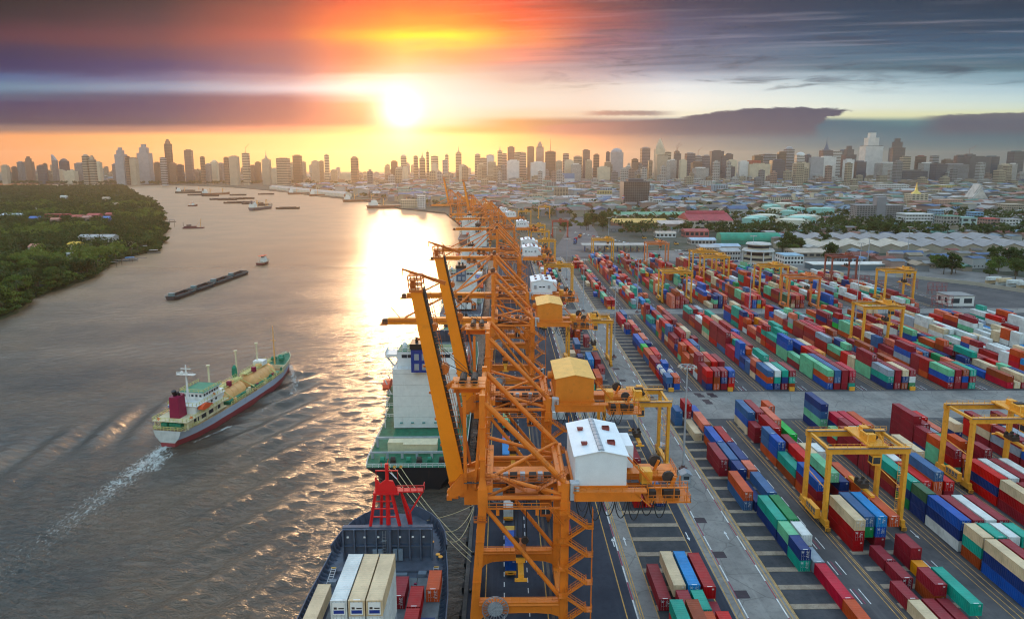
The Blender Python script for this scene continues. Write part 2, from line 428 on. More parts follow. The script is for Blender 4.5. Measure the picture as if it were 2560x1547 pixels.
# ------------------------------------------------------------------ yard layout (world metres)
YARD_Y0, YARD_Y1 = 60.0, 650.0
PITCH_ROW = 2.93
BLOCKS = {'a': 31.2, 'b': 59.1, 'c': 80.8, 'd': 105.0, 'e': 129.0, 'f': 153.2, 'g': 177.4, 'h': 201.6, 'i': 225.8, 'j': 250.0, 'k': 274.2}
def y_end(x): return 640 - max(0, x - 95) * .60
def sheet(name, x0, x1, y0, y1, z, m, parent):
    return part(name, MB().quad((x0, y0, z), (x1, y0, z), (x1, y1, z), (x0, y1, z)), m, parent)
yp = [(29, 40), (29, 650), (95, 660), (330, 515), (430, 470), (420, 40)]
mb = MB().add([(x, y, .004) for x, y in yp], [tuple(range(len(yp) - 1, -1, -1))])
yard = struct('container_yard', mb, mt_yard)
mb = MB().quad((-7.4, 40, .004), (26.4, 40, .004), (26.4, 652, .004), (-7.4, 652, .004))
apron = struct('quay_apron', mb, mt_apron)
mb = MB().quad((26.4, 40, .006), (30.9, 40, .006), (30.9, 652, .006), (26.4, 652, .006))
road1 = struct('apron_road_edge', mb, mt_conc)
mb = MB().quad((45.9, 40, .008), (58.3, 40, .008), (58.3, 652, .008), (45.9, 652, .008))
lane = struct('concrete_lane', mb, mt_conc)
mb = MB()
for y0, y1 in ((226, 254.5), (396, 410)): mb.quad((30.9, y0, .012), (330, y0, .012), (330, y1, .012), (30.9, y1, .012))
cross = struct('cross_road', mb, mt_conc)
mb = MB().quad((43.4, 40, .010), (45.9, 40, .010), (45.9, 225, .010), (43.4, 225, .010))
strip = struct('truck_lane', mb, mt_apron)
# stacking pads and their bearer beams
SECT = [(84.0, 224.0), (256.0, 394.0), (411.0, 640.0)]
bmsh = {}
for k, x0 in BLOCKS.items():
    for si, (ya, yb) in enumerate(SECT):
        yb = min(yb, y_end(x0) - 4)
        if yb < ya + 12: continue
        xa, xb = (30.9, 43.4) if k == 'a' else (58.3, 71.2) if k == 'b' else (x0 - .5, x0 + 11.8)
        pad = struct('stacking_pad', MB().quad((xa, ya, .014), (xb, ya, .014), (xb, yb, .014), (xa, yb, .014)), mt_pad)
        if k in 'ab' or (k == 'c' and si == 0):
            key = round(xb - xa, 2)
            if key not in bmsh:
                q = MB(); q.box(0, key, -.78, .78, 0, .10); bmsh[key] = q.mesh('concrete_beam', [mt_beam])
            y = ya + 1.2
            while y < yb:
                link('concrete_beam', bmsh[key], pad, (xa + .02, y, .016)); y += 6.35
def line(name, x, y0, y1, w, m, parent, z=.020, dash=None):
    mb = MB()
    if dash is None: mb.quad((x - w/2, y0, z), (x + w/2, y0, z), (x + w/2, y1, z), (x - w/2, y1, z))
    else:
        y = y0
        while y < y1:
            mb.quad((x - w/2, y, z), (x + w/2, y, z), (x + w/2, y + dash[0], z), (x - w/2, y + dash[0], z)); y += dash[0] + dash[1]
    return part(name, mb, m, parent)
for x in (-3.7, 8.9, 24.5): line('yellow_line', x, 50, 650, .22, mt_yel, apron)
for x, ph in ((.2, 0), (5.25, 1.5)): line('white_dashes', x, 90 + ph, 640, .2, mt_wht, apron, dash=(1.7, 2.0))
for x in (9.9, -5.6, 11.3):            # crane rails in their slots
    part('crane_rail', MB().box(x - .32, x + .32, 40, 650, 0, .012).box(x - .06, x + .06, 40, 650, .012, .05), M('rail_steel', (.05, .045, .04), .5), apron)
for x in (27.25, 27.75, 30.75): line('yellow_line', x, 50, 650, .2, mt_yel, road1)
line('white_dashes', 26.6, 60, 650, .28, mt_wht, road1, dash=(6.0, 6.0)); line('red_dashes', 26.6, 66, 650, .28, mt_redp, road1, dash=(6.0, 6.0))
for x in (46.2, 47.7, 57.1, 58.2): line('yellow_line', x, 50, 650, .2, mt_yel, lane, .024)
for x in (48.4, 56.4):
    line('white_dashes', x, 60, 650, .26, mt_wht, lane, .024, dash=(6.0, 6.0)); line('red_dashes', x, 66, 650, .26, mt_redp, lane, .024, dash=(6.0, 6.0))
line('yellow_line', 43.5, 50, 225, .2, mt_yel, strip, .022)
for k, x0 in BLOCKS.items():
    if k in 'a': continue
    o = 12.9 if k == 'b' else 13.0
    for ya, yb in SECT:
        yb = min(yb, y_end(x0))
        if yb < ya + 10: continue
        for dx in (-2.6, -1.2, o, o + 7.2): line('yellow_line', x0 + dx, ya, yb, .17, mt_yel, yard, .018)
        for dx, m in ((o + 1.2, mt_wht), (o + 3.0, mt_wht), (o + 1.9, mt_redp)): line('lane_dashes', x0 + dx, ya, yb, .2, m, yard, .018, dash=(5.0, 5.0))
def arrow(px, py, parent, z, back=False):
    p = G(px, py); s = -1 if back else 1
    q = MB().quad((-.12, -1.9, 0), (.12, -1.9, 0), (.12, .6, 0), (-.12, .6, 0)).tri((-.42, .6, 0), (.42, .6, 0), (0, 1.9, 0))
    o = part('white_arrow', q, mt_wht, parent, loc=(p.x, p.y, z)); o.rotation_euler = (0, 0, 0 if s > 0 else math.pi)
for px, py, par, z, bk in ((1533, 1355, apron, .022, 0), (1562, 1352, road1, .022, 0), (1719, 1340, strip, .024, 1), (1816, 1337, lane, .026, 0), (1720, 1188, lane, .026, 0), (1584, 952, lane, .026, 1), (2287, 1335, yard, .022, 1), (1440, 1040, apron, .022, 0)):
    arrow(px, py, par, z, bk)
dm = MB().box(-1.35, 1.35, -1.3, 1.3, 0, .012).mesh('drain_cover', [mt_drain])
for px, py in ((1751, 1300), (1799, 1386), (1855, 1485), (1528, 898), (1541, 922), (1556, 951), (1571, 978), (1626, 993), (1634, 1001), (1648, 1020), (1744, 985), (1752, 990), (1765, 1001), (1772, 1007), (1776, 985), (1784, 990), (1600, 780), (1611, 788), (1668, 780), (1676, 786)):
    p = G(px, py); link('drain_cover', dm, lane if p.x < 59 else cross, (p.x, p.y, .03))

# ------------------------------------------------------------------ river
def poly_dist(P, pts):
    """Distance of points P (n,2) to a polyline and the parameter along it."""
    best = np.full(len(P), 1e9); par = np.zeros(len(P)); acc = 0.0
    for a, b in zip(pts, pts[1:]):
        a, b = np.array(a[:2]), np.array(b[:2]); d = b - a; L = np.hypot(*d)
        t = np.clip(((P - a) @ d) / (L * L), 0, 1); q = np.hypot(*(P - a - t[:, None] * d).T)
        m = q < best; best[m] = q[m]; par[m] = acc + t[m] * L; acc += L
    return best, par / acc
def build_river():
    nr, nc = 900, 430
    rows = []
    v = np.linspace(0, 1, nr); Ys = 84 * (3300 / 84.0) ** (v ** 1.25)
    u = np.linspace(0, 1, nc)
    X = np.empty((nr, nc)); Y = np.repeat(Ys[:, None], nc, 1)
    for i, yv in enumerate(Ys):
        xr = -5.0 if yv < 640 else -5.0 + (yv - 640) * .05
        xl = -(yv * .86 + 26)
        X[i] = xl + (xr - xl) * u
    P = np.stack([X.ravel(), Y.ravel()], 1)
    sp = np.repeat((Ys * .86 / nc)[:, None], nc, 1).ravel(); sp = np.maximum(sp, np.repeat(np.gradient(Ys)[:, None], nc, 1).ravel())
    rs = np.random.RandomState(4); Z = np.zeros(len(P))
    for k in range(34):
        lam = 1.7 * (1.085 ** (k * .62)); th = R(100 + rs.uniform(-34, 34)); ph = rs.uniform(0, 6.28)
        fade = np.clip((lam / sp - 2.2) / 2.0, 0, 1)
        q = P[:, 0] * math.cos(th) + P[:, 1] * math.sin(th)
        w = q + .25 * lam * np.sin(2 * math.pi * (P[:, 0] * -math.sin(th) + P[:, 1] * math.cos(th)) / (lam * 3.7) + ph * 2)
        Z += fade * .0062 * lam ** .72 * np.sin(2 * math.pi * w / lam + ph)
    calm = .55 + .45 * np.sin(P[:, 0] * .021 + 1.3 * np.sin(P[:, 1] * .013)) * np.sin(P[:, 1] * .017 + 1)
    Z *= .75 + .5 * calm
    # gas carrier wake
    S0, S1 = np.array([-109.0, 211.0]), np.array([-95.0, 291.0]); hd = (S1 - S0) / np.hypot(*(S1 - S0)); nrm = np.array([-hd[1], hd[0]])
    s = -((P - S1) @ hd); t = (P - S1) @ nrm
    for side, a0 in ((1, 1.6), (-1, 1.3)):
        tt = t * side; arm = np.exp(-((tt - s * .34 - 6) / (7 + s * .09)) ** 2) * (s > 0) * np.exp(-s / 190)
        Z += a0 * arm * np.sin(2 * math.pi * (tt * .80 + s * .28) / 10.5)
        arm2 = np.exp(-((tt - s * .16 - 4) / (9 + s * .05)) ** 2) * (s > 20) * np.exp(-s / 160)
        Z += .45 * arm2 * np.sin(2 * math.pi * (tt * .62 + s * .40) / 8.0 + 1)
    foam = np.zeros(len(P))
    wake = [(p.x, p.y) for p in (G(418, 1112, WATER_Z), G(350, 1165, WATER_Z), G(262, 1235, WATER_Z), G(180, 1300, WATER_Z), G(90, 1370, WATER_Z), G(-60, 1480, WATER_Z))]
    d, par = poly_dist(P, wake); wv = 3.6 + par * 6.5
    foam += 1.0 * np.exp(-(d / wv) ** 2) * (1.0 - .62 * par); Z += .22 * np.exp(-(d / (wv * 1.5)) ** 2) * np.sin(P[:, 0] * 2.1 + P[:, 1] * 1.3) * np.sin(P[:, 1] * 2.3 - P[:, 0])
    d, par = poly_dist(P, [tuple(q - 9 * hd - 5 * nrm) for q in (S0 + 4 * hd, S0 - 3 * hd)] + [tuple(S0 - 16 * hd - 7 * nrm)]); foam += .6 * np.exp(-(d / 2.2) ** 2)
    bow = [(p.x, p.y) for p in (G(726, 915, WATER_Z), G(741, 962, WATER_Z), G(722, 990, WATER_Z), G(690, 1010, WATER_Z), G(640, 1036, WATER_Z), G(585, 1066, WATER_Z))]
    d, par = poly_dist(P, bow); foam += .95 * np.exp(-(d / (1.4 + par * 3.2)) ** 2) * (1 - .65 * par); Z += .35 * np.exp(-(d / 2.2) ** 2) * (1 - par)
    edge = [(p.x, p.y) for p in (G(572, 1068, WATER_Z), G(520, 1090, WATER_Z), G(485, 1105, WATER_Z))]
    d, par = poly_dist(P, edge); foam += .8 * np.exp(-(d / 1.0) ** 2)
    for a, b in ((G(900, 1385, WATER_Z), G(880, 1330, WATER_Z)),): pass
    d, par = poly_dist(P, [(-221, 613), (-222, 590), (-219, 562)]); foam += .35 * np.exp(-(d / 1.6) ** 2)
    d, par = poly_dist(P, [(p.x, p.y) for p in (G(475, 520, WATER_Z), G(535, 548, WATER_Z))]); foam += .35 * np.exp(-(d / 5) ** 2)
    me = bpy.data.meshes.new('river')
    V = np.stack([P[:, 0], P[:, 1], WATER_Z + Z], 1).astype(np.float32)
    ii = (np.arange(nr - 1)[:, None] * nc + np.arange(nc - 1)[None]).ravel()
    F = np.stack([ii, ii + 1, ii + nc + 1, ii + nc], 1)
    me.vertices.add(len(V)); me.vertices.foreach_set('co', V.ravel())
    me.loops.add(F.size); me.loops.foreach_set('vertex_index', F.ravel().astype(np.int32))
    me.polygons.add(len(F)); me.polygons.foreach_set('loop_start', (np.arange(len(F)) * 4).astype(np.int32))
    me.polygons.foreach_set('use_smooth', np.ones(len(F), bool))
    at = me.attributes.new('foam', 'FLOAT', 'POINT'); at.data.foreach_set('value', np.clip(foam, 0, 1.3).astype(np.float32))
    me.update(calc_edges=True)
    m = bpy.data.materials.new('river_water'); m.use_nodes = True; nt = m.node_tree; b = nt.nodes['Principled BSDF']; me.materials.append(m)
    ge = nt.nodes.new('ShaderNodeNewGeometry'); v = NX(nt, ge.outputs['Position']); x, y, z = nsep(nt, v)
    an = nt.nodes.new('ShaderNodeAttribute'); an.attribute_name = 'foam'; fo = NX(nt, an.outputs['Fac'])
    fn = nnoise(nt, ncomb(nt, x * 1.0, y * .7, 0), .9, 6.0, .75, 1.2); fm_ = ((fo * 1.0 + (fn - .5) * 2.6)).ss(.62, 1.15)
    silt_glow = nnoise(nt, v, .02, 4.0, .6)
    base = nmix(nt, silt_glow.ss(.3, .7) * .25 + y.ss(180, 800) * .75, (.026, .032, .030), (.36, .205, .10))  # silt patches plus golden sky glow painted into the colour, stronger upriver
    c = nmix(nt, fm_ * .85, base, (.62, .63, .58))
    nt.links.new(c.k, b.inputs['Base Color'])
    nt.links.new((fm_ * .4 + y.ss(250, 1300, .22, .42)).k, b.inputs['Roughness']); b.inputs['IOR'].default_value = 1.333; b.inputs['Specular IOR Level'].default_value = .5
    h1 = nnoise(nt, ncomb(nt, x * .26 + y * .05, y * .60, 0), 1.0, 4.0, .6, .5); h1 = ((h1 - .5).ab() * -2.0 + 1.0).pw(2.0) * .55 + h1 * .45; h2 = nnoise(nt, ncomb(nt, x * 1.1, y * 2.1, 0), 1.0, 3.0, .6, .2)
    pat = nnoise(nt, ncomb(nt, x * .004, y * .011, 0), 1.0, 4.0, .55, .8).ss(.36, .66, .35, 1.0)
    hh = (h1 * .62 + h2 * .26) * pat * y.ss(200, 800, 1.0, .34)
    bp = nt.nodes.new('ShaderNodeBump'); bp.inputs['Strength'].default_value = .95; bp.inputs['Distance'].default_value = 1.0
    nt.links.new(hh.k, bp.inputs['Height']); nt.links.new(bp.outputs[0], b.inputs['Normal'])
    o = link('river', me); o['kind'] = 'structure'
build_river()

# ------------------------------------------------------------------ shipping containers
CW, CH = 2.44, 2.59
CL = {20: 6.06, 40: 12.19}
PAL = {  # paint colours
 'maroon': (.225, .028, .036), 'dark red': (.30, .020, .028), 'red': (.48, .018, .028), 'crimson': (.42, .012, .055), 'orange-red': (.46, .095, .05),
 'brown': (.26, .060, .030), 'navy blue': (.016, .035, .125), 'blue': (.012, .085, .30), 'sky blue': (.02, .22, .46), 'slate blue': (.05, .11, .22),
 'teal': (.015, .27, .20), 'pale green': (.17, .42, .25), 'green': (.012, .17, .06), 'bright green': (.03, .36, .07), 'olive green': (.05, .11, .06),
 'cream': (.60, .47, .32), 'white': (.62, .63, .60), 'grey': (.30, .33, .36), 'orange': (.62, .25, .04), 'salmon': (.55, .16, .11)}
PNAMES = list(PAL)
PWEIGHT = [32, 10, 9, 3.5, 15, 6, 8, 7, 2.5, 5, 8, 7, 1.5, 1.2, 1.2, 6, 5, 3, 1, 6]
PAL = {n: tuple(max(0.0, (q * 1.28 - .28 * sum(c) / 3)) * .98 for q in c) for n, c in PAL.items()}
CMAT = {n: M('container_' + n.replace(' ', '_').replace('-', '_'), c, .55, var=.16, scale=.30, dirt=.5, dcol=(c[0] * .45 + .05, c[1] * .4 + .03, c[2] * .4 + .02), dscale=.9, dust=.08, streak=True, spec=.25) for n, c in PAL.items()}
mt_cdark = M('container_underside', (.02, .02, .022), .8)
mt_steel = M('galvanised_steel', (.40, .41, .42), .45, .6, var=.1)
mt_print = M('white_print', (.72, .72, .70), .6, var=0)
mt_printy = M('yellow_print', (.70, .45, .06), .6, var=0)

def corrugated(mb, p0, p1, z0, z1, n, depth, nrm):
    """Trapezoid-corrugated wall from p0 to p1."""
    p0, p1, nrm = Vector(p0), Vector(p1), Vector(nrm); prof = []
    for i in range(n):
        for a, d in ((0, 0), (.30, 0), (.42, -depth), (.80, -depth), (.92, 0)):
            prof.append((i + a, d))
    prof.append((n, 0)); lo = []; hi_ = []
    for t, d in prof:
        q = p0.lerp(p1, t / n) + nrm * d; lo.append((q.x, q.y, z0)); hi_.append((q.x, q.y, z1))
    mb.grid([lo, hi_])
def box_meshes(L):
    w, l, h = CW, L, CH; out = {}
    n = 22 if L > 7 else 11
    s = MB(); e = .05
    corrugated(s, (e, l - .12, 0), (e, .12, 0), .14, h - .08, n, .036, (-1, 0, 0))
    corrugated(s, (w - e, .12, 0), (w - e, l - .12, 0), .14, h - .08, n, .036, (1, 0, 0))
    # roof with shallow cross ribs
    pr = []
    for i in range(n):
        for a, d in ((0, 0), (.5, 0), (.6, -.02), (.9, -.02)): pr.append((.10 + (l - .2) * (i + a) / n, h - .035 + d))
    pr.append((l - .10, h - .035)); s.grid([[(.06, y, z) for y, z in pr], [(w - .06, y, z) for y, z in pr]][::-1])
    s.quad((.05, .05, .12), (.05, l - .05, .12), (w - .05, l - .05, .12), (w - .05, .05, .12))
    corrugated(s, (w - .12, l - .06, 0), (.12, l - .06, 0), .14, h - .1, 7, .04, (0, 1, 0))
    out['shell'] = s
    b = MB(); corrugated(b, (.12, .06, 0), (w - .12, .06, 0), .14, h - .1, 7, .04, (0, -1, 0)); out['blank_end'] = b
    f = MB()
    for x in (0, w - .16):
        for y in (0, l - .16): f.box(x, x + .16, y, y + .16, .12, h - .12)
        f.box(x + (.02 if x == 0 else .06), x + (.10 if x == 0 else .14), .16, l - .16, h - .09, h - .02); f.box(x + .02, x + .14, .16, l - .16, .02, .16)
    for y in (.02, l - .14): f.box(.16, w - .16, y, y + .12, h - .12, h - .015); f.box(.16, w - .16, y, y + .12, .02, .15)
    for x in (-.003, w - .175):
        for y in (-.003, l - .175):
            for z in (0, h - .12): f.box(x, x + .178, y, y + .178, z, z + .12)
    out['frame'] = f
    for k, (x0, x1) in (('door_l', (.17, w / 2 - .01)), ('door_r', (w / 2 + .01, w - .17))):
        d = MB(); d.box(x0, x1, .04, .10, .16, h - .13)
        for j in range(4): zz = .26 + j * .56; d.box(x0 + .06, x1 - .06, .02, .04, zz, zz + .40)
        out[k] = d
    lb = MB()
    for x in (.40, .85, w - .85, w - .40):
        lb.tube((x, -.01, .1), (x, -.01, h - .1), .025, 5)
        for z in (.3, 1.3, 2.25): lb.box(x - .06, x + .06, -.03, .02, z, z + .07)
        lb.bar((x, -.04, 1.05), (x + (.28 if x < w / 2 else -.28), -.04, 1.02), .04, .04)
    out['lock_bars'] = lb
    r2 = random.Random(int(L * 10)); pm = MB()
    for i in range(15):
        x = r2.uniform(w * .52, w - .62); z = r2.uniform(.5, h - .35); pm.quad((x, -.001, z), (x + r2.uniform(.12, .38), -.001, z), (x + .3, -.001, z + .06), (x, -.001, z + .06))
    for i in range(4):
        x = r2.uniform(.3, .7); z = h - .45 - i * .11; pm.quad((x, -.001, z), (x + .45, -.001, z), (x + .45, -.001, z + .07), (x, -.001, z + .07))
    out['marking'] = pm
    bl = MB()
    for i in range(3): bl.quad((w - .8, .045, h - .42 - i * .13), (w - .35, .045, h - .42 - i * .13), (w - .35, .045, h - .36 - i * .13), (w - .8, .045, h - .36 - i * .13))
    out['marking_blank'] = bl
    rp = MB(); rp.quad((w*.3, .12, h - .028), (w*.72, .12, h - .028), (w*.72, .34, h - .028), (w*.3, .34, h - .028)); out['roof_marking'] = rp
    return out
CMESH = {}
for L_ in (20, 40):
    for k, q in box_meshes(CL[L_]).items():
        CMESH[(L_, k)] = q.mesh(k, [mt_print if 'marking' in k else mt_steel if k == 'lock_bars' else CMAT['maroon']])
def paint(o, m):
    o.material_slots[0].link = 'OBJECT'; o.material_slots[0].material = m
ORD = ['first', 'second', 'third', 'fourth', 'fifth', 'sixth', 'seventh', 'eighth', 'ninth', 'tenth', 'eleventh', 'twelfth', 'thirteenth', 'fourteenth', 'fifteenth', 'sixteenth', 'seventeenth', 'eighteenth', 'nineteenth', 'twentieth']
def make_container(color, L, loc, doors, label, group='containers stacked in the yard', rz=0.0, dark_end=False):
    t = thing('shipping_container', label, 'container', loc, rz, group); m = CMAT[color]
    ps = ['shell', 'frame'] + (['door_l', 'door_r', 'lock_bars', 'marking'] if doors else ['blank_end', 'marking_blank'])
    if rnd.random() < .45: ps.append('roof_marking')
    for k in ps:
        nm = {'door_l': 'door', 'door_r': 'door', 'blank_end': 'end_wall', 'marking_blank': 'marking', 'roof_marking': 'roof_label'}.get(k, k)
        o = link(nm, CMESH[(L, k)], t)
        if 'marking' not in k and k != 'lock_bars': paint(o, m)
        elif k == 'marking': o['kind'] = 'stuff'
    return t
def tank_container(loc, label, tank='white', group='tank containers in the yard', L=20):
    t = thing('tank_container', label, 'container', loc, 0, group)
    if ('tankmesh' not in CMESH):
        f = MB(); l = CL[20]
        for x in (.06, CW - .06):
            for z in (.06, CH - .06): f.bar((x, .06, z), (x, l - .06, z), .1)
            for y in (.06, l - .06): f.bar((x, y, 0), (x, y, CH), .13)
        for y in (.06, l - .06):
            f.bar((.06, y, .06), (CW - .06, y, .06), .1); f.bar((.06, y, CH - .06), (CW - .06, y, CH - .06), .1)
            f.bar((.06, y, .06), (CW - .06, y, 1.0), .07); f.bar((CW - .06, y, .06), (.06, y, 1.0), .07)
        CMESH['tankframe'] = f.mesh('frame', [CMAT['blue']])
        s = MB(); vs = []; prof = [(.2, .25), (.75, .32), (1.02, .5), (1.08, .7), (1.08, l - .7), (1.02, l - .5), (.75, l - .32), (.2, l - .25)]; n = 16
        for r_, y in prof: vs += [(CW/2 + r_ * math.cos(2*math.pi*i/n), y, 1.32 + r_ * math.sin(2*math.pi*i/n)) for i in range(n)]
        s.add(vs, [(j*n + i, (j+1)*n + i, (j+1)*n + (i+1) % n, j*n + (i+1) % n) for j in range(len(prof)-1) for i in range(n)] + [tuple(range(n)), tuple(range(len(vs)-1, len(vs)-n-1, -1))])
        CMESH['tankmesh'] = s.mesh('tank', [CMAT['white']], True)
        w_ = MB().box(CW*.3, CW*.7, .8, l - .8, CH - .13, CH - .1).lathe((CW/2, l/2, CH - .2), [(.3, 0), (.3, .22), (.1, .26)], 10); CMESH['tankwalk'] = w_.mesh('walkway', [mt_steel])
    link('frame', CMESH['tankframe'], t); o = link('tank', CMESH['tankmesh'], t); paint(o, CMAT[tank]); link('walkway', CMESH['tankwalk'], t)
    return t

# explicit stacks nearest the camera: (block, row, front Y, length, colours bottom to top)
EXPL = [
 ('a', 0, 122.3, 40, ['maroon']), ('a', 1, 122.9, 40, ['maroon', 'cream']), ('a', 2, 122.9, 40, ['brown', 'sky blue']), ('a', 3, 122.2, 40, ['maroon', 'dark red']),
 ('a', 0, 102.6, 40, ['red', 'red', 'teal']), ('a', 1, 102.6, 40, ['maroon', 'maroon', 'brown']), ('a', 1, 115.4, 20, ['maroon', 'maroon']), ('a', 2, 115.4, 20, ['maroon', 'teal']),
 ('a', 2, 102.7, 40, ['red', 'orange-red']), ('a', 3, 102.7, 40, ['red', 'red']), ('a', 3, 115.4, 20, ['maroon']),
 ('a', 1, 163.5, 20, ['dark red']), ('a', 2, 163.8, 20, ['red']), ('a', 3, 164.2, 20, ['navy blue']),
 ('a', 1, 171.0, 20, ['maroon', 'salmon']), ('a', 2, 172.0, 20, ['teal', 'pale green']), ('a', 3, 172.0, 20, ['slate blue']),
 ('a', 1, 182.0, 40, ['maroon', 'slate blue']), ('a', 2, 182.0, 40, ['brown', 'maroon']),
 ('a', 0, 196.5, 20, ['brown', 'grey']), ('a', 0, 203.5, 20, ['maroon', 'maroon']),
 ('b', 1, 181.2, 40, ['maroon', 'maroon']), ('b', 1, 161.8, 40, ['slate blue', 'orange-red']),
 ('b', 2, 147.8, 40, ['navy blue', 'teal']), ('b', 2, 141.2, 20, ['navy blue', 'pale green']), ('b', 2, 135.1, 20, ['teal', 'navy blue']),
 ('b', 3, 148.0, 40, ['olive green', 'green']), ('b', 3, 141.0, 20, ['white', 'white']), ('b', 3, 134.6, 20, ['grey']), ('b', 3, 122.0, 40, ['crimson']), ('b', 3, 109.6, 40, ['orange-red']), ('b', 3, 97, 40, ['maroon']),
 ('b', 3, 161.2, 40, ['maroon', 'slate blue']), ('b', 2, 161.2, 40, ['navy blue']), ('b', 2, 174.6, 20, ['navy blue', 'navy blue']), ('b', 3, 174.6, 20, ['maroon', 'salmon']),
 ('b', 2, 181.2, 40, ['maroon', 'slate blue']), ('b', 3, 181.2, 40, ['maroon', 'navy blue']), ('b', 2, 194.0, 40, ['orange-red', 'blue']), ('b', 3, 194.0, 40, ['maroon', 'dark red']),
 ('b', 1, 206.6, 40, ['cream']), ('b', 2, 207.4, 40, ['maroon', 'salmon']), ('b', 1, 219.4, 20, ['maroon', 'maroon', 'dark red']), ('b', 2, 219.4, 20, ['orange-red', 'blue']), ('b', 0, 219.6, 20, ['slate blue', 'slate blue']),
 ('c', 0, 142.7, 40, ['dark red', 'dark red', 'cream']), ('c', 1, 144.2, 40, ['maroon', 'green', 'slate blue']), ('c', 2, 144.2, 40, ['maroon', 'blue', 'sky blue']), ('c', 3, 144.2, 40, ['maroon', 'maroon', 'orange-red']),
 ('c', 1, 135.0, 20, ['maroon']), ('c', 1, 128.5, 20, ['maroon']), ('c', 0, 121.7, 20, ['maroon']), ('c', 0, 109.3, 40, ['cream']), ('c', 1, 109.6, 40, ['maroon']),
 ('c', 3, 135.4, 20, ['maroon', 'maroon']), ('c', 3, 129.0, 20, ['orange']), ('c', 2, 122.4, 20, ['brown', 'maroon']), ('c', 3, 116.3, 40, ['orange-red', 'teal']), ('c', 2, 109.6, 40, ['maroon']), ('c', 3, 103.0, 40, ['maroon']), ('c', 1, 97, 40, ['white']),
 ('c', 0, 211.4, 40, ['cream', 'blue', 'slate blue']), ('c', 1, 211.4, 40, ['navy blue', 'maroon', 'maroon']), ('c', 2, 204.5, 40, ['cream', 'dark red', 'salmon']), ('c', 3, 217, 20, ['maroon', 'maroon', 'orange-red']), ('c', 3, 199, 40, ['white', 'bright green']),
 ('c', 0, 204.5, 20, ['maroon', 'maroon']), ('c', 1, 197.4, 40, ['cream', 'dark red', 'dark red']),
 ('d', 0, 142.3, 40, ['white', 'navy blue', 'blue']), ('d', 0, 135.1, 20, ['brown', 'teal', 'cream']), ('d', 0, 122.3, 40, ['blue', 'navy blue', 'cream']), ('d', 1, 122.3, 40, ['maroon', 'maroon', 'maroon']),
 ('d', 1, 135.1, 20, ['maroon', 'maroon', 'teal']), ('d', 2, 135.1, 20, ['white', 'maroon', 'white']), ('d', 3, 135.1, 20, ['teal', 'brown', 'teal']), ('d', 1, 142.3, 40, ['maroon', 'maroon', 'maroon']), ('d', 2, 142.3, 40, ['teal', 'maroon', 'white']), ('d', 3, 142.3, 40, ['maroon', 'maroon', 'maroon']),
 ('d', 0, 155.0, 20, ['navy blue', 'navy blue', 'olive green']), ('d', 0, 161.5, 20, ['green', 'navy blue', 'teal']), ('d', 0, 168.0, 40, ['maroon', 'brown', 'teal']),
 ('e', 0, 163.0, 40, ['red', 'navy blue', 'red']), ('e', 0, 150.3, 40, ['maroon', 'dark red', 'cream']), ('e', 1, 163.0, 40, ['teal', 'maroon', 'white']), ('e', 2, 163.0, 40, ['navy blue', 'brown', 'maroon']), ('e', 3, 163.0, 40, ['maroon', 'maroon', 'white']),
 ('d', 0, 211.5, 40, ['navy blue', 'pale green', 'slate blue', 'navy blue']), ('c', 0, 256.6, 20, ['navy blue', 'dark red', 'red']), ('c', 1, 256.6, 20, ['orange-red', 'brown', 'maroon']), ('c', 2, 256.6, 20, ['maroon', 'navy blue', 'maroon']), ('c', 3, 256.6, 20, ['red', 'dark red', 'blue']),
 ('d', 0, 256.6, 40, ['blue', 'orange-red', 'slate blue']), ('d', 1, 256.6, 40, ['navy blue', 'teal', 'white']), ('d', 2, 256.6, 40, ['maroon', 'navy blue', 'teal']), ('d', 3, 256.6, 40, ['brown', 'teal', 'maroon']),
 ('e', 0, 256.6, 40, ['blue', 'orange-red', 'pale green']), ('e', 1, 256.6, 40, ['maroon', 'slate blue', 'slate blue']), ('e', 2, 256.6, 40, ['maroon', 'maroon', 'maroon']), ('e', 3, 256.6, 40, ['teal', 'maroon', 'crimson']),
 ('f', 0, 256.6, 40, ['navy blue', 'teal', 'grey']), ('f', 1, 256.6, 40, ['maroon', 'maroon', 'maroon']), ('f', 2, 256.6, 40, ['brown', 'navy blue', 'cream']), ('f', 3, 256.6, 40, ['green', 'white', 'maroon']),
 ('g', 0, 256.6, 40, ['dark red', 'blue', 'pale green']), ('g', 1, 256.6, 40, ['maroon', 'maroon', 'maroon']), ('g', 2, 256.6, 40, ['maroon', 'blue', 'brown']), ('g', 3, 256.6, 40, ['teal', 'maroon', 'teal']),
 ('b', 2, 256.8, 20, ['navy blue', 'slate blue']), ('b', 3, 256.8, 20, ['blue', 'orange-red']), ('b', 2, 277.0, 40, ['orange-red', 'maroon']), ('b', 2, 289.6, 40, ['slate blue', 'orange-red']), ('b', 3, 290.0, 20, ['red', 'red']), ('b', 3, 296.3, 20, ['red', 'red']),
 ('b', 2, 302.4, 20, ['orange-red', 'bright green']), ('b', 2, 309.0, 20, ['orange-red', 'blue']), ('b', 3, 309.0, 20, ['maroon', 'navy blue']), ('b', 2, 315.5, 40, ['navy blue', 'blue']), ('b', 3, 317, 40, ['maroon', 'salmon']),
]
stacks = []      # (block, row, y, L, colours)
occ = {}
def free(k, r, y, l):
    return all(y + l <= a + .05 or y >= b - .05 for a, b in occ.get((k, r), []))
for k, r, y, L, cs in EXPL:
    stacks.append((k, r, y, L, cs)); occ.setdefault((k, r), []).append((y - .1, y + CL[L] + .1))
